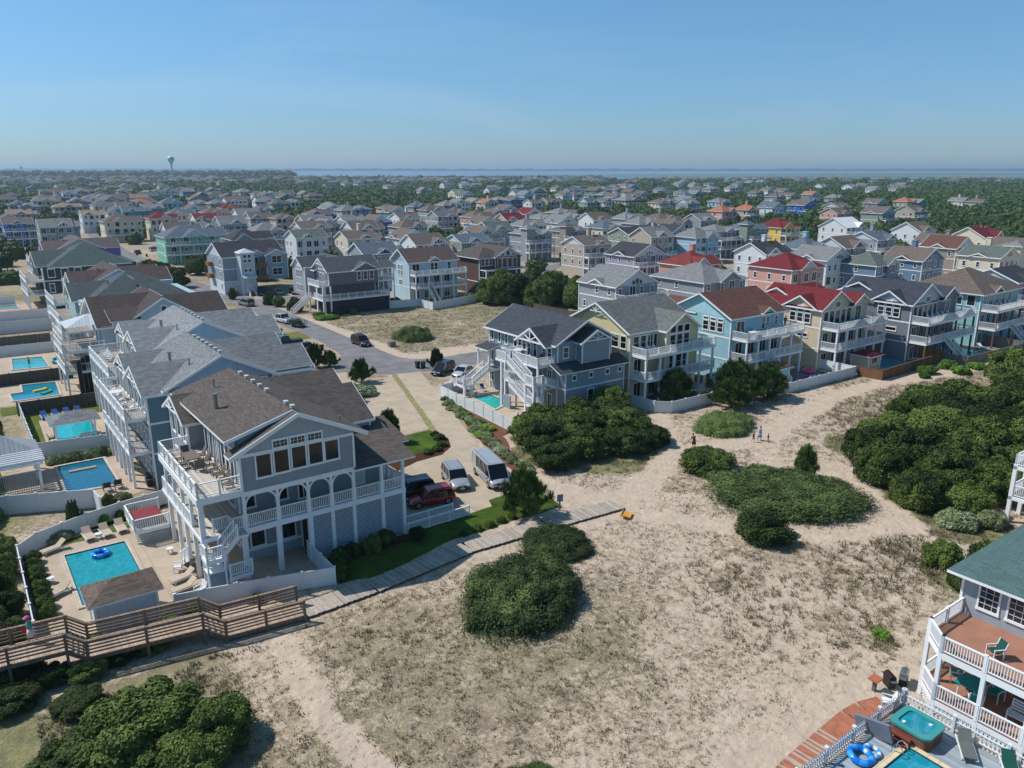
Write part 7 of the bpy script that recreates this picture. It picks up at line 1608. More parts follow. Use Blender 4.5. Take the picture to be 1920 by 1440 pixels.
def car(kind, hexc, a, b, heading, label, cat='car', group=None, name=None):
    """heading: direction of the nose in degrees in grid coordinates (0 = +a)."""
    spec = dict(suv=(4.8, 1.92, 1.75, .98, [(-.5, .0), (-.47, .93), (-.30, 1), (.02, 1), (.20, .9), (.5, 0)]), wagon=(4.4, 1.76, 1.6, .92, None), sedan=(4.7, 1.82, 1.45, .88, None), van=(5.9, 2.05, 2.35, 1.15, None), pickup=(5.6, 1.95, 1.85, 1.05, None))[kind]
    L, W, Hh, belt = spec[:4]; x0, x1 = -L/2, L/2; w = W/2; gc = .22
    T = Thing(name or ('van' if kind == 'van' else 'pickup_truck' if kind == 'pickup' else 'parked_car'), label, cat, a, b, 0, math.radians(heading), group, local=True)
    paint = m_paint(hexc)
    def sec(x, wd, zb, zt, rnd_=.12): return (x, [(wd*.86, zb), (wd, zb+.14), (wd, (zb+zt)/2), (wd*.985, zt-rnd_), (wd*.90, zt), (0.001, zt+.03)])
    hood = {'suv': (1.35, .98), 'wagon': (1.15, .9), 'sedan': (1.2, .82), 'van': (.75, 1.12), 'pickup': (1.3, 1.05)}[kind]
    mb = MB(); st = [sec(x0, w*.86, gc+.18, belt-.12), sec(x0+.10, w*.96, gc+.05, belt-.02), sec(x0+.5, w, gc, belt), sec(x0+1.1, w, gc, belt)]
    if kind == 'pickup': pass
    st += [sec(x1-hood[0]-.3, w, gc, belt), sec(x1-hood[0], w, gc, belt-.0), sec(x1-.55, w*.98, gc, hood[1]-.10), sec(x1-.14, w*.93, gc+.05, hood[1]-.24), sec(x1, w*.80, gc+.16, hood[1]-.42)]
    loft(mb, st); body = T.part('body', mb, paint, smooth=True)
    md = body.modifiers.new('smooth', 'SUBSURF'); md.levels = 1; md.render_levels = 1
    # greenhouse: glass core with painted roof and pillars
    if kind == 'pickup': r0, r1, b0, b1 = -.35, x1-hood[0]-.55, -.55, x1-hood[0]+.12
    elif kind == 'van': r0, r1, b0, b1 = x0+.12, x1-hood[0]-.75, x0+.02, x1-hood[0]+.22
    elif kind == 'sedan': r0, r1, b0, b1 = x0+1.35, x1-hood[0]-.95, x0+.65, x1-hood[0]+.1
    else: r0, r1, b0, b1 = x0+.45, x1-hood[0]-.75, x0+.12, x1-hood[0]+.12
    rt = Hh; wr = w*(.80 if kind != 'van' else .88); wb = w*.93; g = MB()
    pr = [(b0, wb, belt-.03, b0, wb)]; V = [(b0, -wb, belt-.05), (b1, -wb, belt-.05), (b1, wb, belt-.05), (b0, wb, belt-.05), (r0, -wr, rt-.05), (r1, -wr, rt-.05), (r1, wr, rt-.05), (r0, wr, rt-.05)]
    i0 = len(g.v); g.v += V
    for f in ((0,1,5,4),(1,2,6,5),(2,3,7,6),(3,0,4,7),(4,5,6,7)): g.f.append(f); g.m.append(0)
    T.part('windows', g, m_plain('car_glass', '#0c1013', .06, 0.0, .05, 1.0, .6))
    rf = MB(); s = .045
    rr = [(r0-.06, -wr-s, rt-.08), (r1+.10, -wr-s, rt-.10), (r1+.10, wr+s, rt-.10), (r0-.06, wr+s, rt-.08)]; tt = [(r0+.08, -wr*.86, rt+.02), (r1-.08, -wr*.86, rt+.0), (r1-.08, wr*.86, rt+.0), (r0+.08, wr*.86, rt+.02)]
    for k in range(4): rf.face([rr[k], rr[(k+1) % 4], tt[(k+1) % 4], tt[k]])
    rf.face(tt); 
    for sg in (-1, 1):
        n = 4 if kind == 'van' else 3 if kind != 'pickup' else 2
        for i in range(n+1):
            t = i/n; xb = b0+(b1-b0)*t; xt = r0+(r1-r0)*t; rf.bar((xb, sg*(wb+.015), belt-.05), (xt, sg*(wr+.02), rt-.06), .09 if 0 < i < n else .13, .05, up=(0, 1, 0))
        if kind == 'van': rf.face([(b0, sg*(wb+.02), belt-.04), (b0+1.3, sg*(wb+.02), belt-.04), (r0+1.2, sg*(wr+.03), rt-.06), (r0, sg*(wr+.03), rt-.06)])
    T.part('roof', rf, paint)
    if kind in ('suv', 'wagon', 'van'):
        rk = MB()
        for sg in (-1, 1): rk.bar((r0+.1, sg*wr*.86, rt+.06), (r1-.1, sg*wr*.86, rt+.05), .04, .05)
        T.part('roof_rack', rk, m_plain('rack_metal', '#6d7174', .4, .6))
    if kind == 'pickup':
        bd = MB(); bd.box(x0+.2, -.65, -w*.82, w*.82, belt+.005, belt+.012, 0); T.part('cargo_bed', bd, m_plain('bed_liner', '#1b1c1d', .8))
    for sx in (x0+L*.18, x1-L*.175):
        for sg in (-1, 1):
            tb = MB(); R = .36 if kind != 'van' else .38; tb.tube((sx, sg*(w-.24), R), (sx, sg*(w+.01), R), R, n=18); o = T.part('wheel', tb, m_plain('tyre_rubber', '#121212', .85))
            rb = MB(); rb.tube((sx, sg*(w-.02), R), (sx, sg*(w+.02), R), R*.6, n=12); T.part('rim', rb, m_plain('alloy_rim', '#a5a8aa', .3, .7), parent=o)
    for sg in (-1, 1):
        hb = MB(); hb.box(x1-.30, x1-.06, sg*w*.58-.17, sg*w*.58+.17, hood[1]-.40, hood[1]-.26); T.part('headlight', hb, m_plain('lamp_glass', '#cfd4d6', .1, 0.0, .05, 1.0, .8))
        hb = MB(); hb.box(x0+.02, x0+.12, sg*w*.78-.1, sg*w*.78+.1, belt-.45, belt-.16); T.part('tail_light', hb, m_plain('tail_lamp', '#7a1212', .2))
        hb = MB(); hb.box(b1-.35, b1-.2, sg*(w+.14)-.1, sg*(w+.14)+.1, belt+.02, belt+.18); T.part('mirror', hb, paint)
    gb = MB(); gb.box(x1-.10, x1+.015, -w*.42, w*.42, hood[1]-.52, hood[1]-.34, 0); gb.box(x1-.16, x1-.0, -w*.7, w*.7, gc+.10, gc+.26, 0); T.part('grille', gb, m_plain('grille_black', '#17181a', .4))
    gb = MB(); gb.box(x1-.02, x1+.022, -.09, .09, hood[1]-.46, hood[1]-.40, 0); T.part('badge', gb, m_plain('chrome', '#c5c8ca', .15, .9))
    pb = MB(); pb.box(x1-.02, x1+.03, -.25, .25, gc+.12, gc+.24); T.part('number_plate', pb, m_plain('plate', '#c9ccd0', .5)); return T.o
car('van', '#b9bec3', 40.9, 59.9, -104, 'long silver passenger van, rightmost vehicle on the concrete parking', 'van')
car('suv', '#a9aeb4', 37.6, 61.2, -106, 'silver SUV with roof rack between the van and the red car')
car('wagon', '#a81f1f', 33.2, 58.5, 168, 'small red rounded wagon parked behind the white ramp railing')
car('suv', '#11141a', 32.4, 61.0, 170, 'black SUV beside the red car, half under the porch roof')
car('suv', '#0d0e11', 30.4, 63.4, 90, 'black vehicle mostly hidden by the porch of the nearest house')
car('suv', '#3d0f22', 57.5, 124.4, -88, 'burgundy SUV parked on the sand beside the street')
car('suv', '#10151f', 58.9, 98.9, -151, 'dark blue SUV at the foot of the stair house entry stairs')
car('sedan', '#c9ccce', 60.8, 96.2, -151, 'white car with black sunroof next to the dark blue SUV')
car('pickup', '#d0d2d3', 53.9, 152.8, 100, 'white pickup truck towing a green trailer on the street', 'truck')
car('pickup', '#12261f', 46.6, 131.6, 172, 'dark green pickup truck in the short driveway by the street', 'truck')
car('sedan', '#121a24', 47.8, 126.5, 100, 'dark blue car peeking from behind the grey roof')
car('suv', '#8f9496', 54.3, 177.4, 100, 'grey car parked on the street bend before the tower house')
for i, (a, b, c, l) in enumerate([(62.4, 190.6, '#15171b', 'black car under the tower house'), (66.2, 189.4, '#a6a592', 'pale beige car in front of the tower house'), (69.6, 187.8, '#1a1c20', 'dark SUV right of the beige car at the tower house'), (72.3, 189.2, '#6f8fa5', 'light blue car behind the dark SUV at the tower house')]): car('suv' if i != 1 else 'sedan', c, a, b, -100, l)
for (k, c, a, b, h, l) in (('suv', '#c4c8ca', 65.6, 318.4, 10, 'white SUV on the far street beside the mint green house'), ('sedan', '#c4c8ca', 68.0, 313.0, 12, 'white low car in front of the far white SUV'), ('sedan', '#2b2d30', 58.0, 312.0, 90, 'dark car at the left of the far driveway'), ('pickup', '#c9cccf', 127.0, 173.5, 35, 'white pickup truck on the verge of the cross street'), ('suv', '#13201f', 137.0, 165.0, 20, 'dark SUV on the white driveway right of the white pickup'), ('suv', '#c9cccf', 131.0, 196.0, 60, 'white SUV behind the grove by the far houses'), ('sedan', '#1a1b1f', 152, 196.5, 20, 'dark car parked below the grey deck house'), ('suv', '#7d8288', 61.0, 166.5, 60, 'grey car half hidden by trees beside the posts house')): car(k, c, a, b, h, l, 'truck' if k == 'pickup' else 'car')
def trailer():
    T = Thing('utility_trailer', 'open green trailer loaded with yard tools behind the white pickup', 'trailer', 54.6, 146.8, 0, math.radians(100), local=True); mb = MB(); mb.box(-1.9, 1.7, -.9, .9, .5, .6); mb.bar((1.7, 0, .5), (2.9, 0, .5), .1); T.part('bed', mb, m_boards('#6d665c', .15))
    mb = MB()
    for y in (-.9, .9):
        for z in (.8, 1.1, 1.35): mb.bar((-1.9, y, z), (1.7, y, z), .05)
        for x in (-1.9, -1, 0, .9, 1.7): mb.bar((x, y, .55), (x, y, 1.4), .05)
    mb.box(.4, 1.7, -.86, .86, .6, 1.35); T.part('side_rails', mb, m_plain('green_metal', '#1f4a3c', .5, .3)); mb = MB()
    for i in range(7): x = rnd.uniform(-1.6, .3); mb.box(x, x+.4, rnd.uniform(-.8, 0), rnd.uniform(.1, .8), .6, rnd.uniform(.8, 1.3))
    T.part('load', mb, m_plain('dark_tools', '#22282a', .7, 0.0, .4))
    for x in (-.5, .3):
        for sg in (-1, 1): tb = MB(); tb.tube((x, sg*.92, .33), (x, sg*1.1, .33), .33, n=14); T.part('wheel', tb, m_plain('tyre_rubber', '#121212', .85))
trailer()
# ---------------------------------------------------------------- furniture
def lounger_mb(fab, frame):
    T = Thing('sun_lounger', 'x', 'sun lounger', 0, 0, local=True); mb = MB(); mb.box(-.95, .35, -.33, .33, .30, .36); T.part('seat', mb, fab); mb = MB()
    mb.face([(.33, -.33, .33), (.33, .33, .33), (.92, .33, .78), (.92, -.33, .78)]); mb.face([(.33, .33, .27), (.33, -.33, .27), (.92, -.33, .72), (.92, .33, .72)])
    for y in (-.33, .33): mb.face([(.33, y, .27), (.33, y, .33), (.92, y, .78), (.92, y, .72)])
    mb.face([(.92, -.33, .72), (.92, -.33, .78), (.92, .33, .78), (.92, .33, .72)]); T.part('backrest', mb, fab); mb = MB()
    for y in (-.36, .36): mb.box(-1.0, .95, y-.03, y+.03, .24, .30)
    T.part('frame', mb, frame)
    for x in (-.75, .6):
        for y in (-.34, .34): mb = MB(); mb.bar((x, y, 0), (x+.06, y, .26), .06); T.part('leg', mb, frame)
    return T.o
def adk_mb(m, nm='adirondack_chair'):
    T = Thing(nm, 'x', 'chair', 0, 0, local=True); mb = MB(); mb.face([(.3, -.28, .38), (.3, .28, .38), (-.25, .28, .26), (-.25, -.28, .26)]); mb.face([(.3, .28, .34), (.3, -.28, .34), (-.25, -.28, .22), (-.25, .28, .22)]); mb.box(.28, .31, -.28, .28, .3, .385); T.part('seat', mb, m); mb = MB()
    for i in range(5):
        y = -.26+i*.13; hgt = 1.0-.12*abs(i-2)**1.3; mb.bar((-.22, y, .24), (-.55, y*1.15, hgt), .10, .03, up=(1, 0, 0))
    T.part('backrest', mb, m); mb = MB()
    for y in (-.34, .34): mb.box(-.45, .36, y-.06, y+.06, .54, .57)
    T.part('armrest', mb, m)
    for y in (-.32, .32):
        for p, q in (((.3, y, 0), (.3, y, .54)), ((-.5, y, 0), (-.2, y, .5))): mb = MB(); mb.bar(p, q, .06, .05, up=(0, 1, 0)); T.part('leg', mb, m)
    return T.o
def dchair_mb(fab, frame, nm='patio_chair'):
    T = Thing(nm, 'x', 'chair', 0, 0, local=True); mb = MB(); mb.box(-.26, .28, -.27, .27, .40, .46); T.part('seat', mb, fab); mb = MB(); i0 = 0
    P = [(-.24, -.27, .44), (-.24, .27, .44), (-.44, .27, 1.0), (-.44, -.27, 1.0)]; Q = [(x-.05, y, z) for x, y, z in P]; mb.face(P); mb.face(Q[::-1])
    for k in range(4): mb.face([P[k], Q[k], Q[(k+1) % 4], P[(k+1) % 4]])
    T.part('backrest', mb, fab); mb = MB()
    for y in (-.31, .31): mb.box(-.36, .3, y-.03, y+.03, .62, .66); mb.bar((-.26, y, .4), (-.46, y, 1.02), .05)
    T.part('armrest', mb, frame)
    for y in (-.31, .31):
        for x in (-.3, .28): mb = MB(); mb.bar((x, y, 0), (x, y, .64), .05); T.part('leg', mb, frame)
    return T.o
def table_mb(top, frame, rnd_=True, r=.6, h=.73, lx=None):
    T = Thing('patio_table', 'x', 'table', 0, 0, local=True); mb = MB()
    if rnd_: mb.tube((0, 0, h-.04), (0, 0, h), r, n=20)
    else: mb.box(-lx/2, lx/2, -r, r, h-.05, h)
    T.part('table_top', mb, top)
    for sx in (-1, 1):
        for sy in (-1, 1): mb = MB(); q = (lx/2*.85 if lx else r*.6); mb.bar((sx*q, sy*r*.7, 0), (sx*q*.9, sy*r*.65, h-.05), .06); T.part('leg', mb, frame)
    return T.o
WHT = m_plain('white_plastic', '#d9dbdc', .4, 0.0, .03); TAN = m_plain('tan_sling', '#b4a38f', .8, 0.0, .08, 4.0); BLUE = m_plain('blue_sling', '#24508c', .8, 0.0, .1, 4.0); GREY_T = m_plain('weathered_teak', '#6d625a', .8, 0.0, .15, 4.0); GRN = m_plain('green_sling', '#0f4a40', .8, 0.0, .1, 5.0); TEALP = m_plain('teal_plastic', '#128a8c', .45, 0.0, .05); RBLUE = m_plain('royal_blue_plastic', '#0d4f9e', .45, 0.0, .05); DKG = m_plain('dark_resin', '#2a2d2f', .6); GRYS = m_plain('grey_sling', '#5d6461', .8)
FP = {}
def furn(kind, a, b, z, deg, label, group=None, cat=None, scale=None):
    mk = {'lt': lambda: lounger_mb(TAN, WHT), 'lb': lambda: lounger_mb(BLUE, WHT), 'lw': lambda: lounger_mb(WHT, WHT), 'lg': lambda: lounger_mb(GRN, WHT), 'lgr': lambda: lounger_mb(GRYS, WHT), 'aw': lambda: adk_mb(WHT), 'at': lambda: adk_mb(GREY_T), 'ab': lambda: adk_mb(RBLUE), 'ae': lambda: adk_mb(TEALP),
          'cg': lambda: dchair_mb(GRN, WHT), 'cb': lambda: dchair_mb(BLUE, WHT), 'ct': lambda: dchair_mb(GREY_T, GREY_T), 'cw': lambda: dchair_mb(WHT, WHT), 'ce': lambda: dchair_mb(TEALP, WHT), 'cd': lambda: dchair_mb(DKG, DKG),
          'tw': lambda: table_mb(WHT, WHT), 'ts': lambda: table_mb(WHT, WHT, r=.28, h=.45), 'tt': lambda: table_mb(GREY_T, GREY_T, False, .55, .74, 2.0), 'te': lambda: table_mb(TEALP, WHT, False, .65, .9, 1.4), 'tl': lambda: table_mb(WHT, WHT, False, .5, .73, 2.0)}
    if kind not in FP: FP[kind] = o = mk[kind](); x, y = xy(a, b); o.location = (x, y, z); o.rotation_euler = (0, 0, TH+math.radians(deg))
    else: o = dup(FP[kind], a, b, z, math.radians(deg))
    o['label'] = label; o['category'] = cat or {'l': 'sun lounger', 'a': 'chair', 'c': 'chair', 't': 'table'}[kind[0]]
    if group: o['group'] = group
    elif 'group' in o: del o['group']
    if scale: o.scale = (scale,)*3
    return o
for (a, b, d, l) in ((6.3, 69.2, 95, 'left tan lounger on the grass edge above the float ring pool'), (7.6, 69.1, 95, 'middle tan lounger of the three above the float ring pool'), (8.8, 69.3, 92, 'right tan lounger, next to the hot tub platform'), (3.6, 68.3, 20, 'tan lounger alone at the left pool corner by the fence'), (3.0, 60.4, 30, 'white framed lounger at the lower left of the pool')): furn('lt', a, b, .04, d, l)
furn('lt', 10.9, 57.3, .04, 15, 'upper tan lounger between pool house and outdoor shower'); furn('lt', 10.6, 55.7, .04, 12, 'lower tan lounger nearest the outdoor shower'); furn('cw', 11.0, 59.0, .04, 160, 'white folding chair above the two right loungers'); furn('cw', 11.4, 54.3, .04, 200, 'white chair against the outdoor shower box')
furn('ts', 2.8, 62.7, .04, 0, 'small round white side table left of the float ring pool'); furn('ts', 6.95, 68.7, .04, 0, 'small white side table between two tan loungers'); furn('ts', 11.2, 62.4, .04, 0, 'small white table with dark centre right of the pool')
for i in range(4): furn('lb', 7.2+i*1.25, 108.9, .04, 92, 'bright blue lounger in the row of four behind the pavilion', 'blue loungers behind the pavilion')
furn('cb', 12.0, 90.0, .04, -80, 'blue chair by the darker pool corner'); furn('cb', 13.3, 90.2, .04, -100, 'right blue chair near the teal house posts'); furn('ts', 12.6, 90.1, .04, 0, 'tiny table between the two blue chairs')
furn('cd', 6.9, 98.3, .04, 0, 'dark chair left of the pavilion posts'); furn('tw', 10.2, 96.4, .04, 0, 'round grey table beside the pavilion', scale=1.2)
for i, (a, b) in enumerate(((9.4, 79.4), (10.4, 79.6))): furn('cd', a, b, .04, 90, 'dark lounge chair at the near edge of the darker pool', 'dark chairs at the darker pool')
# top deck of the nearest house
furn('tt', 13.5, 61.9, 7.37, 90, 'weathered wooden dining table on the top deck of the nearest house')
for i, (a, b, d) in enumerate([(12.7, 61.3, 0), (12.7, 62.5, 0), (14.3, 61.2, 180), (14.35, 62.5, 180), (13.5, 63.4, -90), (13.6, 60.2, 90)]): furn('ct', a, b, 7.37, d, 'weathered wooden dining chair around the top deck table', 'dining chairs on the top deck')
for i, (a, b, d) in enumerate([(14.3, 58.9, 190), (14.4, 57.7, 185), (14.4, 56.5, 190), (14.3, 55.3, 170)]): furn('at', a, b, 7.37, d, 'weathered slatted lounge chair along the glazed wall of the top deck', 'slatted chairs on the top deck')
for i, (a, b, d) in enumerate([(14.7, 107.8, 185), (14.7, 106.6, 185), (14.7, 105.2, 180), (14.8, 109.2, 180)]): furn('aw', a, b, 7.02, d, 'white rocking chair on the pale grey house top deck', 'white rocking chairs')
for i, (a, b, d) in enumerate([(12.4, 83.4, 0), (12.5, 85.3, 10), (12.6, 87.4, 0), (12.7, 81.6, 20), (12.5, 89.8, 0)]): furn('aw', a, b, 7.02, d, 'white deck chair on the top deck of the teal house', 'white chairs on the teal house deck')
furn('tw', 12.3, 86.4, 7.02, 0, 'round white table between the chairs on the teal house deck')
for (a, b, l, k) in ((60.0, 80.9, 'blue adirondack chair left of the round table on the stair house deck', 'ab'), (62.2, 81.1, 'blue adirondack chair right of the round table on the stair house deck', 'ab')): pass
furn('ab', 58.4, 80.6, 6.32, -70, 'left blue adirondack chair on the stair house top deck'); furn('ab', 59.6, 79.0, 6.32, -60, 'right blue adirondack chair on the stair house top deck'); furn('tw', 59.1, 79.9, 6.32, 0, 'round white table between the blue adirondack chairs'); furn('cd', 59.4, 75.8, 6.32, 180, 'black grill chair by the glass doors of the stair house deck')
for i, (a, b) in enumerate([(55.4, 87.0), (56.8, 87.3), (58.2, 87.0)]): furn('cb', a, b, .04, -95, ('left', 'middle', 'right')[i]+' blue sling chair at the small turquoise pool')
for i, (a, b) in enumerate([(72.6, 70.4), (73.7, 70.4), (74.8, 70.4), (77.4, 69.7), (81.9, 69.6)]): furn('aw', a, b, 6.52, -90, 'white adirondack chair on the yellow house top deck', 'white chairs on the yellow house deck')
for i in range(7): furn('aw', 92.0+i*1.5, 69.6-(i % 2)*.9, 6.52, -90 if i % 2 == 0 else 90, 'white plastic chair on the cyan house top deck', 'white chairs on the cyan house deck')
furn('tl', 98.6, 69.2, 6.52, 0, 'long white table on the cyan house top deck'); furn('tw', 92.6, 68.5, 6.52, 0, 'round white table at the left end of the cyan house deck')
for i in range(6): furn('ae', 108.6+i*1.5, 66.0-(i % 2)*.6, 6.52, -90, 'teal chair on the beige house top deck', 'teal chairs on the beige house deck')
for i in range(5): furn('aw', 127.0+i*1.6, 60.4, 6.52, -90, 'white chair on the purplish grey house top deck', 'white chairs on the purplish grey house deck')
for i in range(4): furn('aw', 148.5+i*1.6, 59.2, 6.52, -90, 'white chair on the aqua house top deck', 'white chairs on the aqua house deck')
furn('aw', 134.5, 61.0, .05, -90, 'left pale adirondack chair in the grey fenced pool yard'); furn('aw', 137.4, 61.0, .05, -100, 'second pale adirondack chair in the grey fenced pool yard'); furn('lw', 142.8, 58.6, .05, 60, 'white lounger at the right of the bathers pool'); furn('lw', 125.4, 60.6, .05, -60, 'white lounger right of the red hut pool'); furn('cd', 125.6, 62.8, .05, 180, 'dark folding chair near the tan fence')
# corner house furniture
furn('cg', 43.4, 14.6, 4.07, 150, 'dark green cushioned chair with white frame on the terracotta deck'); furn('cg', 43.6, 12.6, 4.07, 160, 'second green cushioned chair, at the right edge of the terracotta deck')
furn('te', 43.5, 15.5, 1.02, 0, 'high teal topped table on the lower deck of the corner house')
for (a, b, d, l) in ((44.3, 16.6, -60, 'teal chair behind the high table, left'), (42.7, 14.9, 30, 'teal chair at the railing side of the high table'), (44.3, 14.5, 170, 'teal seated chair right of the high table')): furn('ce', a, b, 1.02, d, l, scale=1.12)
def bench():
    T = Thing('garden_bench', 'white slatted swing bench on the lower deck of the corner house', 'bench', 43.4, 12.4, 1.0, math.radians(180), local=True); mb = MB()
    for i in range(4): mb.box(-.1-i*.03-.03, -.1-i*.03, -1.0, 1.0, .55+i*.16, .66+i*.16)
    T.part('backrest', mb, WHT); mb = MB(); mb.box(-.1, .5, -1.0, 1.0, .42, .47); T.part('seat', mb, WHT)
    for y in (-.95, .95): mb = MB(); mb.bar((.45, y, 0), (.45, y, .68), .07); mb.bar((-.1, y, 0), (-.2, y, 1.1), .07); mb.bar((-.15, y, .68), (.5, y, .68), .07); T.part('leg', mb, WHT)
bench()
furn('lgr', 39.9, 13.9, .14, 35, 'grey green sling lounger beside the hot tub'); furn('lg', 40.1, 11.8, .14, 35, 'dark green lounger right of the grey green one, bottom right'); furn('ts', 39.9, 9.9, .14, 0, 'white stool at the bottom right edge')
def hot_tub():
    T = Thing('hot_tub', 'teal rimmed hot tub with brown sides inside the picket fence', 'hot tub', 39.0, 16.1, .12); P = []
    def rr(x0, x1, y0, y1, r, n=5):
        o = []
        for cx, cy, t0 in ((x1-r, y1-r, 0), (x0+r, y1-r, 90), (x0+r, y0+r, 180), (x1-r, y0+r, 270)):
            for i in range(n+1): t = math.radians(t0+90*i/n); o.append((cx+r*math.cos(t), cy+r*math.sin(t)))
        return o
    A = rr(38.0, 39.95, 15.05, 17.15, .35); B = rr(37.93, 40.02, 14.98, 17.22, .4); C = rr(38.25, 39.7, 15.3, 16.9, .3); mb = MB(); mb.prism(A, .12, .86); T.part('cabinet', mb, m_boards('#7a5546', .12, 0, .12, 'tub_panel'))
    mb = MB(); n = len(B)
    for i in range(n):
        j = (i+1) % n; mb.face([(B[i][0], B[i][1], .98), (B[j][0], B[j][1], .98), (C[j][0], C[j][1], .98), (C[i][0], C[i][1], .98)]); mb.face([(B[i][0], B[i][1], .84), (B[j][0], B[j][1], .84), (B[j][0], B[j][1], .98), (B[i][0], B[i][1], .98)]); mb.face([(C[j][0], C[j][1], .8), (C[i][0], C[i][1], .8), (C[i][0], C[i][1], .98), (C[j][0], C[j][1], .98)])
    T.part('rim', mb, m_plain('teal_acrylic', '#3f8f8c', .2, 0.0, .05)); mb = MB(); mb.face([(p[0], p[1], .9) for p in C]); T.part('water', mb, m_pool('#1a8fa6')); mb = MB()
    for x, y in ((38.5, 16.6), (39.4, 15.6)): mb.lathe((x, y, .9), [(.1, 0), (.1, .06), (.02, .08)], 10)
    T.part('filter_cap', mb, WHT)
    T2 = Thing('tub_steps', 'two red brown steps in front of the hot tub', 'steps', 37.6, 16.4, .12); mb = MB(); mb.box(37.3, 37.62, 15.8, 16.9, .27, .33); mb.box(37.62, 37.92, 15.8, 16.9, .52, .58)
    for y in (15.82, 16.84): mb.box(37.3, 37.62, y, y+.04, .12, .27); mb.box(37.62, 37.92, y, y+.04, .12, .52)
    T2.part('treads', mb, m_plain('red_brown_paint', '#7c3a2c', .7)); mb = MB(); mb.bar((37.1, 17.35, .12), (36.95, 17.6, 1.15), 2.0, .16, up=(1, 0, 0)); T3 = Thing('tub_cover', 'folded grey hot tub cover leaning on the picket fence', 'cover', 37, 17.5); T3.part('pad', mb, m_plain('grey_vinyl', '#6d7580', .5, 0.0, .1))
hot_tub()
def ring(a, b, z, R, r, c1, c2, label, tilt=0, name='float_ring'):
    mb = MB(); mb.torus((0, 0, 0), R, r, stripe=1); o = solo(name, mb, [c1, c2], label, 'pool float', a, b, z, smooth=True, local=True); o.rotation_euler = (math.radians(tilt), 0, TH+.4); return o
FB = m_plain('float_blue', '#0f6fd0', .2); FB2 = m_plain('float_light_blue', '#3a9be8', .2); FPK = m_plain('float_pink', '#d85a78', .3); FY = m_plain('float_yellow', '#c9b63a', .3); FG = m_plain('float_green', '#7fc030', .3); FR = m_plain('float_red', '#b3201c', .35)
ring(6.6, 65.3, .2, .55, .2, FB, FB2, 'blue striped float ring floating in the nearest pool'); ring(34.9, 16.9, .34, .55, .18, FB2, FB, 'light blue inflatable ring lying by the picket fence', 8); ring(35.7, 16.75, .3, .38, .12, WHT, FB2, 'clear inflatable ring beside the light blue one', 12)
ring(104.6, 66.8, .2, .8, .25, FPK, FPK, 'pink float ring at the dark pool edge'); ring(101.5, 63.6, .2, .7, .22, FB2, WHT, 'pale blue float ring in the dark pool'); ring(80.6, 69.6, .2, .6, .2, FG, FG, 'lime float in the pool of the yellow house')
def simple(name, label, cat, a, b, z, parts, deg=0, group=None):
    T = Thing(name, label, cat, a, b, z, math.radians(deg), group, local=True)
    for nm, mb, m in parts: T.part(nm, mb, m)
    return T.o
def mbx(*bx):
    mb = MB()
    for b_ in bx: mb.box(*b_)
    return mb
simple('air_mattress', 'yellow air mattress in the L-shaped pool', 'pool float', 8.2, 123.6, .08, [('mattress', mbx((-.9, .9, -.35, .35, 0, .16)), FY), ('pillow', mbx((.6, .9, -.33, .33, .16, .24)), FY)], 20)
simple('air_mattress', 'green patterned float beside the yellow mattress', 'pool float', 8.8, 121.8, .08, [('mattress', mbx((-.8, .8, -.3, .3, 0, .14)), m_plain('float_teal', '#2f9a8a', .3)), ('pillow', mbx((.5, .8, -.28, .28, .14, .22)), FG)], 40)
for (a, b, c, l, s) in ((13.3, 139.4, FG, 'lime green beach float heaped by the pool with the bather', .7), (12.4, 140.6, m_plain('float_teal', '#1f8f9a', .3), 'teal float heaped by the pool with the bather', .7), (12.9, 141.6, FY, 'yellow black float on the heap by the bather pool', .5)): ring(a, b, .3, s, .25, c, c, l, 30)
mb = MB(); mb.lathe((0, 0, 0), [(.02, 0), (.6, .02), (.95, .10), (1.0, .16), (.9, .13), (.1, .07)], 20, sx=1.0, sy=.55); solo('sled_tub', mb, FR, 'round red plastic sled in the shaded patio', 'sled', 16.9, 52.4, .04, smooth=True, local=True)
def yellow_sled():
    mb = MB(); mb.box(-.6, .6, -.4, .4, .05, .1); mb.bar((-.6, 0, .1), (-.75, 0, .28), .8, .05, up=(1, 0, 0)); mb.bar((0, -.42, .08), (0, -.42, .2), 1.2, .05, up=(0, 1, 0)); mb.bar((0, .42, .08), (0, .42, .2), 1.2, .05, up=(0, 1, 0)); o = solo('bodyboard_sled', mb, m_plain('orange_yellow_plastic', '#d99a3c', .5), 'orange yellow plastic sled lying at the end of the plank boardwalk', 'sled', 45.9, 45.8, .12, local=True); o.rotation_euler = (.2, 0, TH+.6)
yellow_sled()
def ball(a, b, z, r, m, label): mb = MB(); mb.lathe((0, 0, 0), [(r*math.sin(math.pi*i/8)+.001, r-r*math.cos(math.pi*i/8)) for i in range(9)], 12); return solo('beach_ball', mb, m, label, 'ball', a, b, z, smooth=True, local=True)
ball(9.9, 70.4, .03, .17, FB2, 'small blue ball on the grass by the hot tub platform'); ball(3.4, 61.3, .03, .2, FG, 'lime green ball under the white framed lounger')
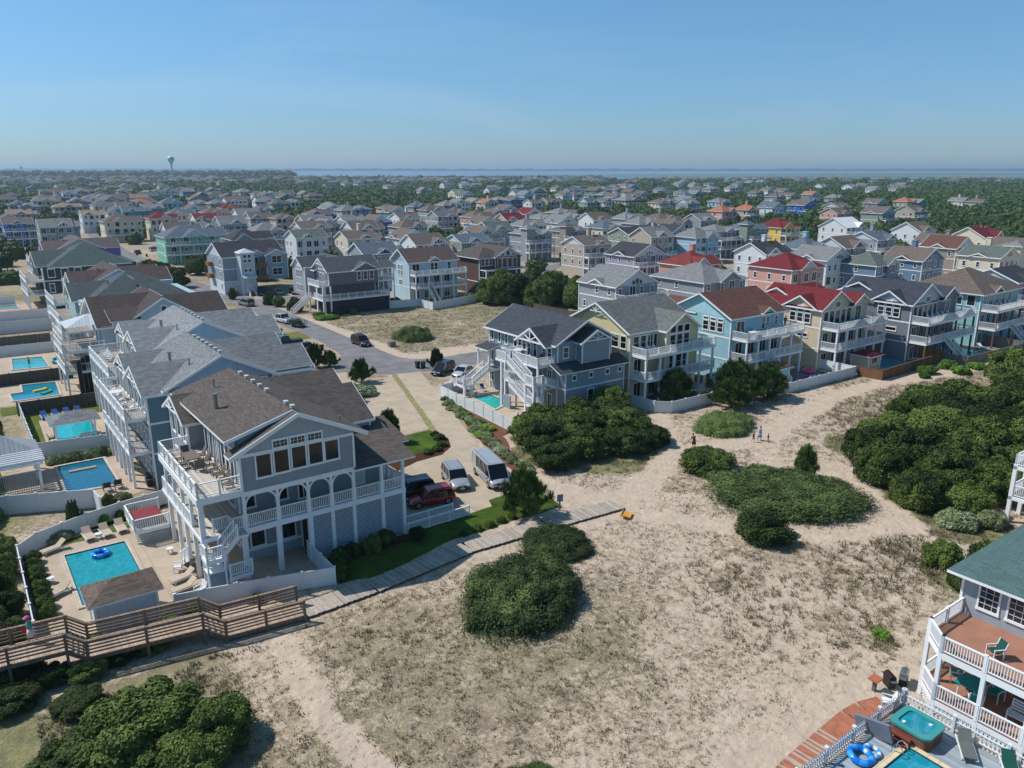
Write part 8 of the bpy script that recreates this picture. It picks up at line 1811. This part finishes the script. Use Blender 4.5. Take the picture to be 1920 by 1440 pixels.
# hot tub of the nearest house with red cover, barbecue grills, bins
simple('covered_hot_tub', 'hot tub with a dark red cover on the white railed platform', 'hot tub', 10.6, 67.4, 1.2, [('shell', mbx((-1.05, 1.05, -1.1, 1.1, 0, .55)), m_plain('grey_resin', '#8d8c8a', .6)), ('cover', mbx((-1.1, 1.1, -1.15, 1.15, .55, .68)), m_plain('red_cover', '#7c2f33', .6))])
def bbq(a, b, z, deg, label, c='#1d2022'):
    hood = MB(); hood.tube((-.45, 0, .95), (.45, 0, .95), .3, n=14); 
    return simple('barbecue_grill', label, 'grill', a, b, z, [('hood', hood, m_plain('grill_metal', '#a9adb0', .2, .9) if c == 's' else m_plain('grill_black', c, .4)), ('cabinet', mbx((-.45, .45, -.28, .28, .1, .85)), m_plain('grill_black', '#1d2022', .4)), ('shelf', mbx((-.8, -.45, -.25, .25, .82, .86), (.45, .8, -.25, .25, .82, .86)), m_plain('shelf_grey', '#70757a', .4, .5))], deg)
bbq(42.9, 18.9, 0, 20, 'stainless gas grill standing outside the picket fence corner', 's').scale = (.8,)*3; bbq(42.0, 19.3, 0, 60, 'dark maroon kettle grill beside the stainless one', '#2c1517').scale = (.75,)*3; bbq(13.0, 78.4, .04, 90, 'covered black grill beside the teal house stairs'); bbq(12.9, 95.6, .04, 0, 'black barbecue chest near the pavilion')
simple('wooden_post_box', 'small wooden box stand with a flat brown top outside the picket fence', 'post', 40.9, 19.6, 0, [('pole', mbx((-.1, .1, -.1, .1, 0, .8)), m_plain('grey_post', '#6b655e', .9)), ('top', mbx((-.35, .35, -.3, .3, .8, .88)), m_plain('orange_wood', '#a86444', .8))])
furn('cw', 39.9, 18.3, .13, 120, 'white plastic chair at the end of the red walkway')
simple('foot_wash_box', 'brown wooden box at the end of the red walkway', 'box', 40.4, 18.25, 0, [('box', mbx((-.35, .35, -.25, .25, 0, .3)), m_plain('brown_box', '#5c3527', .8)), ('rim', mbx((-.38, .38, -.28, .28, .3, .34)), m_plain('brown_box', '#5c3527', .8))])
def bin_(a, b, body, lid, label, deg=0, group=None):
    mb = MB(); mb.v += [(-.24, -.26, .06), (.24, -.26, .06), (.24, .26, .06), (-.24, .26, .06), (-.3, -.33, 1.0), (.3, -.33, 1.0), (.3, .33, 1.0), (-.3, .33, 1.0)]
    for f in ((0,1,5,4),(1,2,6,5),(2,3,7,6),(3,0,4,7),(4,5,6,7)): mb.f.append(f); mb.m.append(0)
    w = MB(); w.tube((-.28, -.28, .1), (.28, -.28, .1), .1, n=10)
    return simple('wheelie_bin', label, 'bin', a, b, 0, [('body', mb, m_plain('bin_'+body, body, .6)), ('lid', mbx((-.33, .33, -.36, .36, 1.0, 1.08)), m_plain('bin_'+lid, lid, .5)), ('wheels', w, m_plain('tyre_rubber', '#121212', .85))], deg, group)
bin_(49.2, 141.6, '#1f2d2b', '#1f2d2b', 'dark bin on the verge beside the green pickup'); bin_(50.2, 124.6, '#1c3328', '#c79a1e', 'green bin with a yellow lid by the spiky juniper'); bin_(57.3, 103.9, '#1d3a33', '#1d3a33', 'dark green bin at the side street, leftmost'); bin_(58.1, 103.6, '#4a5150', '#4a5150', 'grey bin beside the dark green one'); bin_(61.2, 102.9, '#1f3d36', '#1f3d36', 'green bin behind the dark blue SUV'); bin_(60.4, 103.1, '#1f3d36', '#b0902e', 'yellow lidded bin behind the dark blue SUV')
bin_(60.6, 181, '#202523', '#202523', 'black bin at the corner before the tower house'); bin_(56.8, 307, '#202523', '#202523', 'black bin beside the far white cars'); bin_(58.6, 300, '#202523', '#c7a12a', 'yellow topped bin on the far road')
for (a, b, l) in ((61.2, 119.9, 'grey utility box beside the empty lot shrub'), (49.3, 119.6, 'green utility box at the end of the grey roof')): simple('utility_box', l, 'utility box', a, b, 0, [('cabinet', mbx((-.55, .55, -.45, .45, .06, .85)), m_plain('utility_'+('g' if 'grey' in l else 'n'), '#6d6c68' if 'grey' in l else '#33453c', .6)), ('lid', mbx((-.6, .6, -.5, .5, .85, .93)), m_plain('utility_'+('g' if 'grey' in l else 'n'), '#6d6c68' if 'grey' in l else '#33453c', .6)), ('pad', mbx((-.7, .7, -.6, .6, 0, .06)), m_plain('pad_concrete', '#9a948a', .8))])
simple('path_sign', 'small grey sign on a post beside the boardwalk pine', 'sign', 41.9, 50.3, 0, [('pole', mbx((-.06, .06, -.06, .06, 0, 1.5)), m_plain('grey_post', '#6b655e', .9)), ('board', mbx((-.28, .28, -.1, -.06, .9, 1.6)), m_plain('sign_face', '#6f8190', .5))], -20)
for i in range(6): a, b = 58.0-i*1.1, 26.6-i*.25; simple('sand_fence_stake', 'weathered stake of the sagging sand fence left of the corner house', 'fence post', a, b, 0, [('stake', mbx((-.04, .04, -.04, .04, -.1, 1.1-.06*i)), m_plain('old_wood', '#6c6055', .9)), ('wire', mbx((-1.1, 0, -.008, .008, .72, .74), (-1.1, 0, -.008, .008, .36, .38)), m_plain('wire_metal', '#5b5854', .6))], 8*i, 'stakes of the sagging sand fence')
for i, (a, b) in enumerate(((86.3, 72.6), (88.4, 72.2))): simple('air_conditioner', 'grey air conditioning unit between the yellow and cyan houses', 'air conditioner', a, b, 0, [('case', mbx((-.45, .45, -.45, .45, .1, 1.0)), m_plain('ac_grey', '#6f6c68', .5)), ('fan_grille', mbx((-.35, .35, -.35, .35, 1.0, 1.05)), DKG)], 0, 'air conditioners between the houses')
# utility vehicles of the sky line
def water_tower():
    a, b = 433, 1849; T = Thing('water_tower', 'pale blue green ball shaped water tower on a single stem', 'water tower', a, b, 0, local=True); mb = MB(); mb.lathe((0, 0, 0), [(5.0, 0), (3.0, 4), (1.9, 10), (1.6, 30), (1.9, 38), (3.2, 42), (4.6, 44)], 20); T.part('stem', mb, m_plain('tower_paint', '#7cc0c6', .5, 0.0, .04, .1), smooth=True)
    mb = MB(); mb.lathe((0, 0, 49.6), [(7.4*math.sin(math.pi*i/14)+.01, -6.9*math.cos(math.pi*i/14)) for i in range(15)], 28); T.part('tank', mb, m_plain('tank_paint', '#a4d9dd', .45, 0.0, .04, .1), smooth=True)
    mb = MB()
    for (x0, x1, z0, z1) in ((-2.6, -1.9, 48, 52), (-1.9, 1.6, 51.3, 52), (-1.9, 1.6, 48, 48.7), (1.2, 2.2, 48.6, 51.6)): mb.box(x0, x1, -7.55, -7.0, z0, z1)
    T.part('emblem', mb, m_plain('emblem_blue', '#2c5f80', .5)); mb = MB(); mb.tube((0, 0, 56), (0, 0, 59), .15); T.part('beacon_mast', mb, m_plain('flue_metal', '#8f9396', .35, .6))
    a, b = ab(-0.607*2800, 2800); T = Thing('far_mast', 'thin far mast with a small platform on the left horizon', 'tower', a, b, 0, local=True); mb = MB(); mb.tube((0, 0, 0), (0, 0, 44), 1.1, .7); T.part('mast', mb, m_plain('mast_grey', '#7a848a', .6)); mb = MB(); mb.lathe((0, 0, 30), [(1, 0), (4, 3), (4, 5), (1, 6)], 12); T.part('platform', mb, m_plain('mast_grey', '#7a848a', .6))
water_tower()
# ---------------------------------------------------------------- people
def person(label, a, b, z, deg, pose='stand', skin='#b58468', top='#7f9bb5', bottom='#3a4a63', hair='#3a2a1e', dress=False, child=1.0, hat=None, bag=None, group=None):
    T = Thing('person', label, 'person', a, b, z, math.radians(deg), group, local=True); k = child
    if pose == 'walk': J = dict(p=(0, 0, .93), ch=(.02, 0, 1.28), nk=(.03, 0, 1.47), hd=(.06, 0, 1.58), ht=(.07, 0, 1.74), ls=(.02, .19, 1.40), le=(-.10, .24, 1.15), lh=(-.02, .25, .92), rs=(.02, -.19, 1.40), re=(.12, -.24, 1.16), rh=(.24, -.22, .96), lk=(.18, .10, .50), la=(.12, .10, .09), lt=(.30, .10, .04), rk=(-.06, -.10, .50), ra=(-.28, -.10, .14), rt=(-.16, -.10, .03))
    elif pose == 'stoop': J = dict(p=(0, 0, .88), ch=(.22, 0, 1.15), nk=(.34, 0, 1.27), hd=(.42, 0, 1.34), ht=(.50, 0, 1.46), ls=(.27, .19, 1.20), le=(.33, .22, .94), lh=(.36, .18, .72), rs=(.27, -.19, 1.20), re=(.33, -.22, .94), rh=(.36, -.18, .72), lk=(.10, .10, .48), la=(0, .10, .09), lt=(.18, .10, .04), rk=(.02, -.10, .48), ra=(-.12, -.10, .09), rt=(.06, -.10, .04))
    elif pose == 'lie': J = dict(p=(0, 0, .12), ch=(-.35, 0, .17), nk=(-.54, 0, .2), hd=(-.64, 0, .24), ht=(-.8, 0, .25), ls=(-.45, .19, .17), le=(-.25, .3, .12), lh=(-.02, .3, .1), rs=(-.45, -.19, .17), re=(-.25, -.3, .12), rh=(-.02, -.3, .1), lk=(.44, .1, .16), la=(.84, .1, .1), lt=(.9, .1, .2), rk=(.44, -.1, .12), ra=(.84, -.1, .1), rt=(.9, -.1, .2))
    else: J = dict(p=(0, 0, .93), ch=(.01, 0, 1.28), nk=(.02, 0, 1.47), hd=(.03, 0, 1.58), ht=(.03, 0, 1.74), ls=(0, .19, 1.40), le=(-.02, .25, 1.14), lh=(.06, .26, .9), rs=(0, -.19, 1.40), re=(-.02, -.25, 1.14), rh=(.08, -.26, .9), lk=(.02, .1, .5), la=(0, .1, .09), lt=(.17, .12, .04), rk=(.02, -.1, .5), ra=(0, -.1, .09), rt=(.17, -.12, .04))
    E = [('p', 'ch'), ('ch', 'nk'), ('nk', 'hd'), ('hd', 'ht'), ('ch', 'ls'), ('ls', 'le'), ('le', 'lh'), ('ch', 'rs'), ('rs', 're'), ('re', 'rh'), ('p', 'lk'), ('lk', 'la'), ('la', 'lt'), ('p', 'rk'), ('rk', 'ra'), ('ra', 'rt')]
    R = dict(p=.135, ch=.125, nk=.055, hd=.09, ht=.085, ls=.06, le=.042, lh=.03, rs=.06, re=.042, rh=.03, lk=.062, la=.042, lt=.035, rk=.062, ra=.042, rt=.035); names = list(J)
    me = bpy.data.meshes.new('body'); me.from_pydata([tuple(c*k for c in J[n]) for n in names], [(names.index(x), names.index(y)) for x, y in E], []); me.materials.append(m_plain('skin_'+skin, skin, .6))
    o = bpy.data.objects.new('body', me); link(o); o.parent = T.o; sk = o.modifiers.new('skin', 'SKIN'); sv = me.skin_vertices[0].data
    for i, n in enumerate(names): sv[i].radius = (R[n]*k, R[n]*k)
    sv[0].use_root = True; sb = o.modifiers.new('sub', 'SUBSURF'); sb.levels = 1; sb.render_levels = 2
    def P(n): return Vector(J[n])*k
    d = (P('ht')-P('hd')).normalized(); hb = MB(); c = P('hd')+d*.07*k; hb.lathe(tuple(c-Vector((.02*k, 0, 0))), [(.001, .125*k), (.06*k, .115*k), (.1*k, .07*k), (.108*k, .01*k), (.098*k, -.05*k)][::-1], 12); T.part('hair', hb, m_plain('hair_'+hair, hair, .7), smooth=True)
    tb = MB(); ch, p = P('ch'), P('p'); nk = P('nk'); tb.tube(tuple(p+(ch-p)*.05), tuple(ch), .150*k, .175*k, 12); tb.tube(tuple(ch), tuple(ch+(nk-ch)*.72), .175*k, .10*k, 12)
    for s_ in 'lr': tb.tube(tuple(P(s_+'s')), tuple(P(s_+'s')+(P(s_+'e')-P(s_+'s'))*.6), .075*k, .065*k, 8)
    T.part('shirt', tb, m_plain('cloth_'+top, top, .85), smooth=True); bb = MB()
    if dress: bb.tube(tuple(p+(ch-p)*.1), tuple(p-Vector((0, 0, .48*k)) if pose != 'lie' else p+Vector((.4, 0, 0))), .155*k, .26*k, 12)
    else:
        bb.tube(tuple(p+(ch-p)*.2), tuple(p-Vector((0, 0, .04*k))), .155*k, .165*k, 12)
        for s_ in 'lr': bb.tube(tuple(p+(P(s_+'k')-p)*.12), tuple(p+(P(s_+'k')-p)*.85), .105*k, .09*k, 8)
    T.part('skirt' if dress else 'shorts', bb, m_plain('cloth_'+bottom, bottom, .85), smooth=True)
    if hat: h2 = MB(); h2.lathe(tuple(c), [(.24*k, .06*k), (.12*k, .08*k), (.11*k, .16*k), (.03*k, .18*k)], 14); T.part('sun_hat', h2, m_plain('hat_'+hat, hat, .8), smooth=True)
    if bag: b2 = MB(); q = P('rh'); b2.box(q.x-.22*k, q.x+.2*k, q.y-.14*k, q.y+.1*k, q.z-.28*k, q.z+.02*k); T.part('bag', b2, m_plain('bag_'+bag, bag, .7))
    return T.o
person('person in turquoise top and pink hat carrying a red bag on the raised walkway', .8, 51.6, 1.76, 170, 'walk', top='#1f9c9c', bottom='#c9c6c4', hat='#c2608c', bag='#b3202a', dress=True)
person('person bending forward in brown clothes on the sand path', 64.6, 54.4, 0, 60, 'stoop', top='#4a2e28', bottom='#3c2622', dress=True)
person('person in a pale blue dress walking on the sand path', 72.4, 51.5, 0, -60, 'walk', top='#6f86b8', bottom='#7d93c4', dress=True, hair='#5a3a24')
person('small child in dark clothes beside the person in pale blue', 71.4, 51.6, 0, -50, 'walk', top='#2a2d38', bottom='#20222b', child=.72)
person('child in black at the right of the person in pale blue', 72.6, 50.5, 0, -70, 'stand', top='#1c1c20', bottom='#2a1f1f', child=.62)
person('person in a dark top standing at the corner of the cyan house deck', 103.4, 70.8, 6.52, -120, 'stand', top='#4a4f5a', bottom='#5a4038')
person('bather with bare back standing in the light turquoise pool', 8.6, 142.6, -.55, 200, 'stand', top='#b07a60', bottom='#8a3038')
for (a, b, l, c) in ((137.6, 58.2, 'bather floating at the middle of the bathers pool', '#b5563e'), (141.8, 59.0, 'person in orange lying on the patio by the bathers pool', '#c2603a'), (80.4, 68.6, 'bather floating in the pool of the yellow house', '#8a4a60')): person(l, a, b, .06, 40, 'lie', top=c, bottom=c)
mb = MB(); mb.torus((0, 0, 0), .25, .03); 
# pool ladders
for (a, b, d, l) in ((84.2, 68.3, 0, 'white ladder rails at the pool of the yellow house'), (36.9, 15.9, 90, 'chrome hand rails at the corner pool'), (55.2, 85.4, 90, 'pool ladder at the small turquoise pool'), (114.9, 65.4, 0, 'white ladder rails at the red hut pool')):
    ps = []
    for s_ in (-.25, .25):
        mb = MB(); last = None
        for i in range(9): t = math.pi*i/8; p = (.3*math.cos(t), s_, .25+.45*math.sin(t)); 
        pts = [(.3*math.cos(math.pi*i/8), s_, .2+.5*math.sin(math.pi*i/8)) for i in range(9)]
        for p, q in zip(pts[:-1], pts[1:]): mb.bar(p, q, .045)
        mb.bar((-.3, s_, 0), (-.3, s_, .2), .045); mb.bar((.3, s_, .0), (.3, s_, .2), .045); ps.append(('handrail', mb, m_plain('chrome', '#c5c8ca', .15, .9) if 'chrome' in l else WHT))
    simple('pool_ladder', l, 'ladder', a, b, .1, ps, d)
# ---------------------------------------------------------------- tell repeats apart by their place in the row
def number_repeats():
    ORD = ['leftmost', 'second', 'third', 'fourth', 'fifth', 'sixth', 'seventh', 'eighth', 'ninth', 'tenth', 'eleventh', 'twelfth', 'thirteenth', 'fourteenth', 'fifteenth', 'sixteenth', 'seventeenth', 'eighteenth', 'nineteenth', 'twentieth', 'twenty-first', 'twenty-second', 'twenty-third', 'twenty-fourth', 'twenty-fifth', 'twenty-sixth', 'twenty-seventh', 'twenty-eighth']
    sets = {}
    for o in scene.objects:
        if o.parent is None and 'label' in o: sets.setdefault(o['label'], []).append(o)
    for l, obs in sets.items():
        n = len(obs)
        if n < 2: continue
        def key(o): a, b = ab(o.location.x, o.location.y); return to_px(a, b, o.location.z)[0]
        obs.sort(key=key)
        for i, o in enumerate(obs):
            e = 'leftmost of them' if i == 0 else 'rightmost of them' if i == n-1 else 'middle one' if (n == 3) else ORD[i]+' from the left'
            o['label'] = l+', '+e
number_repeats()
# ---------------------------------------------------------------- camera, light, air
cam = bpy.data.cameras.new('camera'); co_ = bpy.data.objects.new('camera', cam); link(co_)
cam.sensor_width = 36; cam.lens = 36*FPX/1920; cam.clip_start = .5; cam.clip_end = 40000
co_.location = (0, 0, CAM_H); co_.rotation_euler = (math.pi/2-PITCH, 0, 0); scene.camera = co_
SD = Vector((-1.0, .22, 0)).normalized(); EL = math.radians(50)
sun = bpy.data.lights.new('sun', 'SUN'); so = bpy.data.objects.new('sun', sun); link(so); sun.energy = 4.7; sun.angle = math.radians(.53); sun.color = (1, .955, .89)
v = Vector((SD.x*math.cos(EL), SD.y*math.cos(EL), math.sin(EL))); so.rotation_euler = v.to_track_quat('Z', 'Y').to_euler(); so.location = (-40, 20, 80)
w = bpy.data.worlds.new('World'); scene.world = w; w.use_nodes = True; nt = w.node_tree; bg = nt.nodes['Background']
sky = nt.nodes.new('ShaderNodeTexSky'); sky.sky_type = 'NISHITA'; sky.sun_disc = False; sky.sun_elevation = EL; sky.sun_rotation = math.atan2(SD.x, SD.y); sky.altitude = 0; sky.air_density = 1.0; sky.dust_density = .25; sky.ozone_density = 4.0
tn = nt.nodes.new('ShaderNodeMix'); tn.data_type = 'RGBA'; tn.blend_type = 'MULTIPLY'; tn.inputs[0].default_value = 1; tn.inputs[7].default_value = (.84, .96, 1.06, 1)
tc_ = nt.nodes.new('ShaderNodeTexCoord'); mp_ = nt.nodes.new('ShaderNodeMapping'); mp_.inputs['Scale'].default_value = (1.2, 1.2, 7); nz_ = nt.nodes.new('ShaderNodeTexNoise'); nz_.inputs['Scale'].default_value = 1.6; nz_.inputs['Detail'].default_value = 6; nz_.inputs['Roughness'].default_value = .62; nz_.inputs['Distortion'].default_value = .8
nt.links.new(tc_.outputs['Generated'], mp_.inputs[0]); nt.links.new(mp_.outputs[0], nz_.inputs['Vector']); cr_ = nt.nodes.new('ShaderNodeMapRange'); cr_.inputs['From Min'].default_value = .52; cr_.inputs['From Max'].default_value = .8; cr_.inputs['To Max'].default_value = .16; nt.links.new(nz_.outputs['Fac'], cr_.inputs['Value'])
cm_ = nt.nodes.new('ShaderNodeMix'); cm_.data_type = 'RGBA'; cm_.inputs[7].default_value = (4.6, 5.2, 6.0, 1); sx_ = nt.nodes.new('ShaderNodeSeparateXYZ'); nt.links.new(tc_.outputs['Generated'], sx_.inputs[0]); rp_ = nt.nodes.new('ShaderNodeValToRGB'); e_ = rp_.color_ramp.elements; e_[0].position = .0; e_[0].color = (.39, .53, .76, 1); e_[1].position = .30; e_[1].color = (.60, .87, .88, 1); nt.links.new(sx_.outputs[2], rp_.inputs[0]); nt.links.new(rp_.outputs[0], tn.inputs[7])
nt.links.new(sky.outputs[0], tn.inputs[6]); nt.links.new(tn.outputs[2], cm_.inputs[6]); nt.links.new(cr_.outputs[0], cm_.inputs[0])
nt.links.new(cm_.outputs[2], bg.inputs[0]); bg.inputs[1].default_value = .142
hz = MB(); hz.box(-15000, 15000, -15000, 15000, -1.5, 64); ho = solo('haze', hz, [], 'thin pale sea haze over the whole town', 'haze', 0, 0, kind='stuff')
hm = bpy.data.materials.new('haze_air'); hm.use_nodes = True; n_ = hm.node_tree; n_.nodes.remove(n_.nodes['Principled BSDF']); pv = n_.nodes.new('ShaderNodeVolumePrincipled'); pv.inputs['Color'].default_value = (.56, .74, .92, 1); pv.inputs['Density'].default_value = .00014; pv.inputs['Anisotropy'].default_value = .2
n_.links.new(pv.outputs[0], n_.nodes['Material Output'].inputs['Volume']); ho.data.materials.clear(); ho.data.materials.append(hm)
scene.view_settings.view_transform = 'Standard'; scene.view_settings.look = 'None'; scene.view_settings.exposure = 0; scene.view_settings.gamma = 1
scene.render.engine = 'CYCLES'
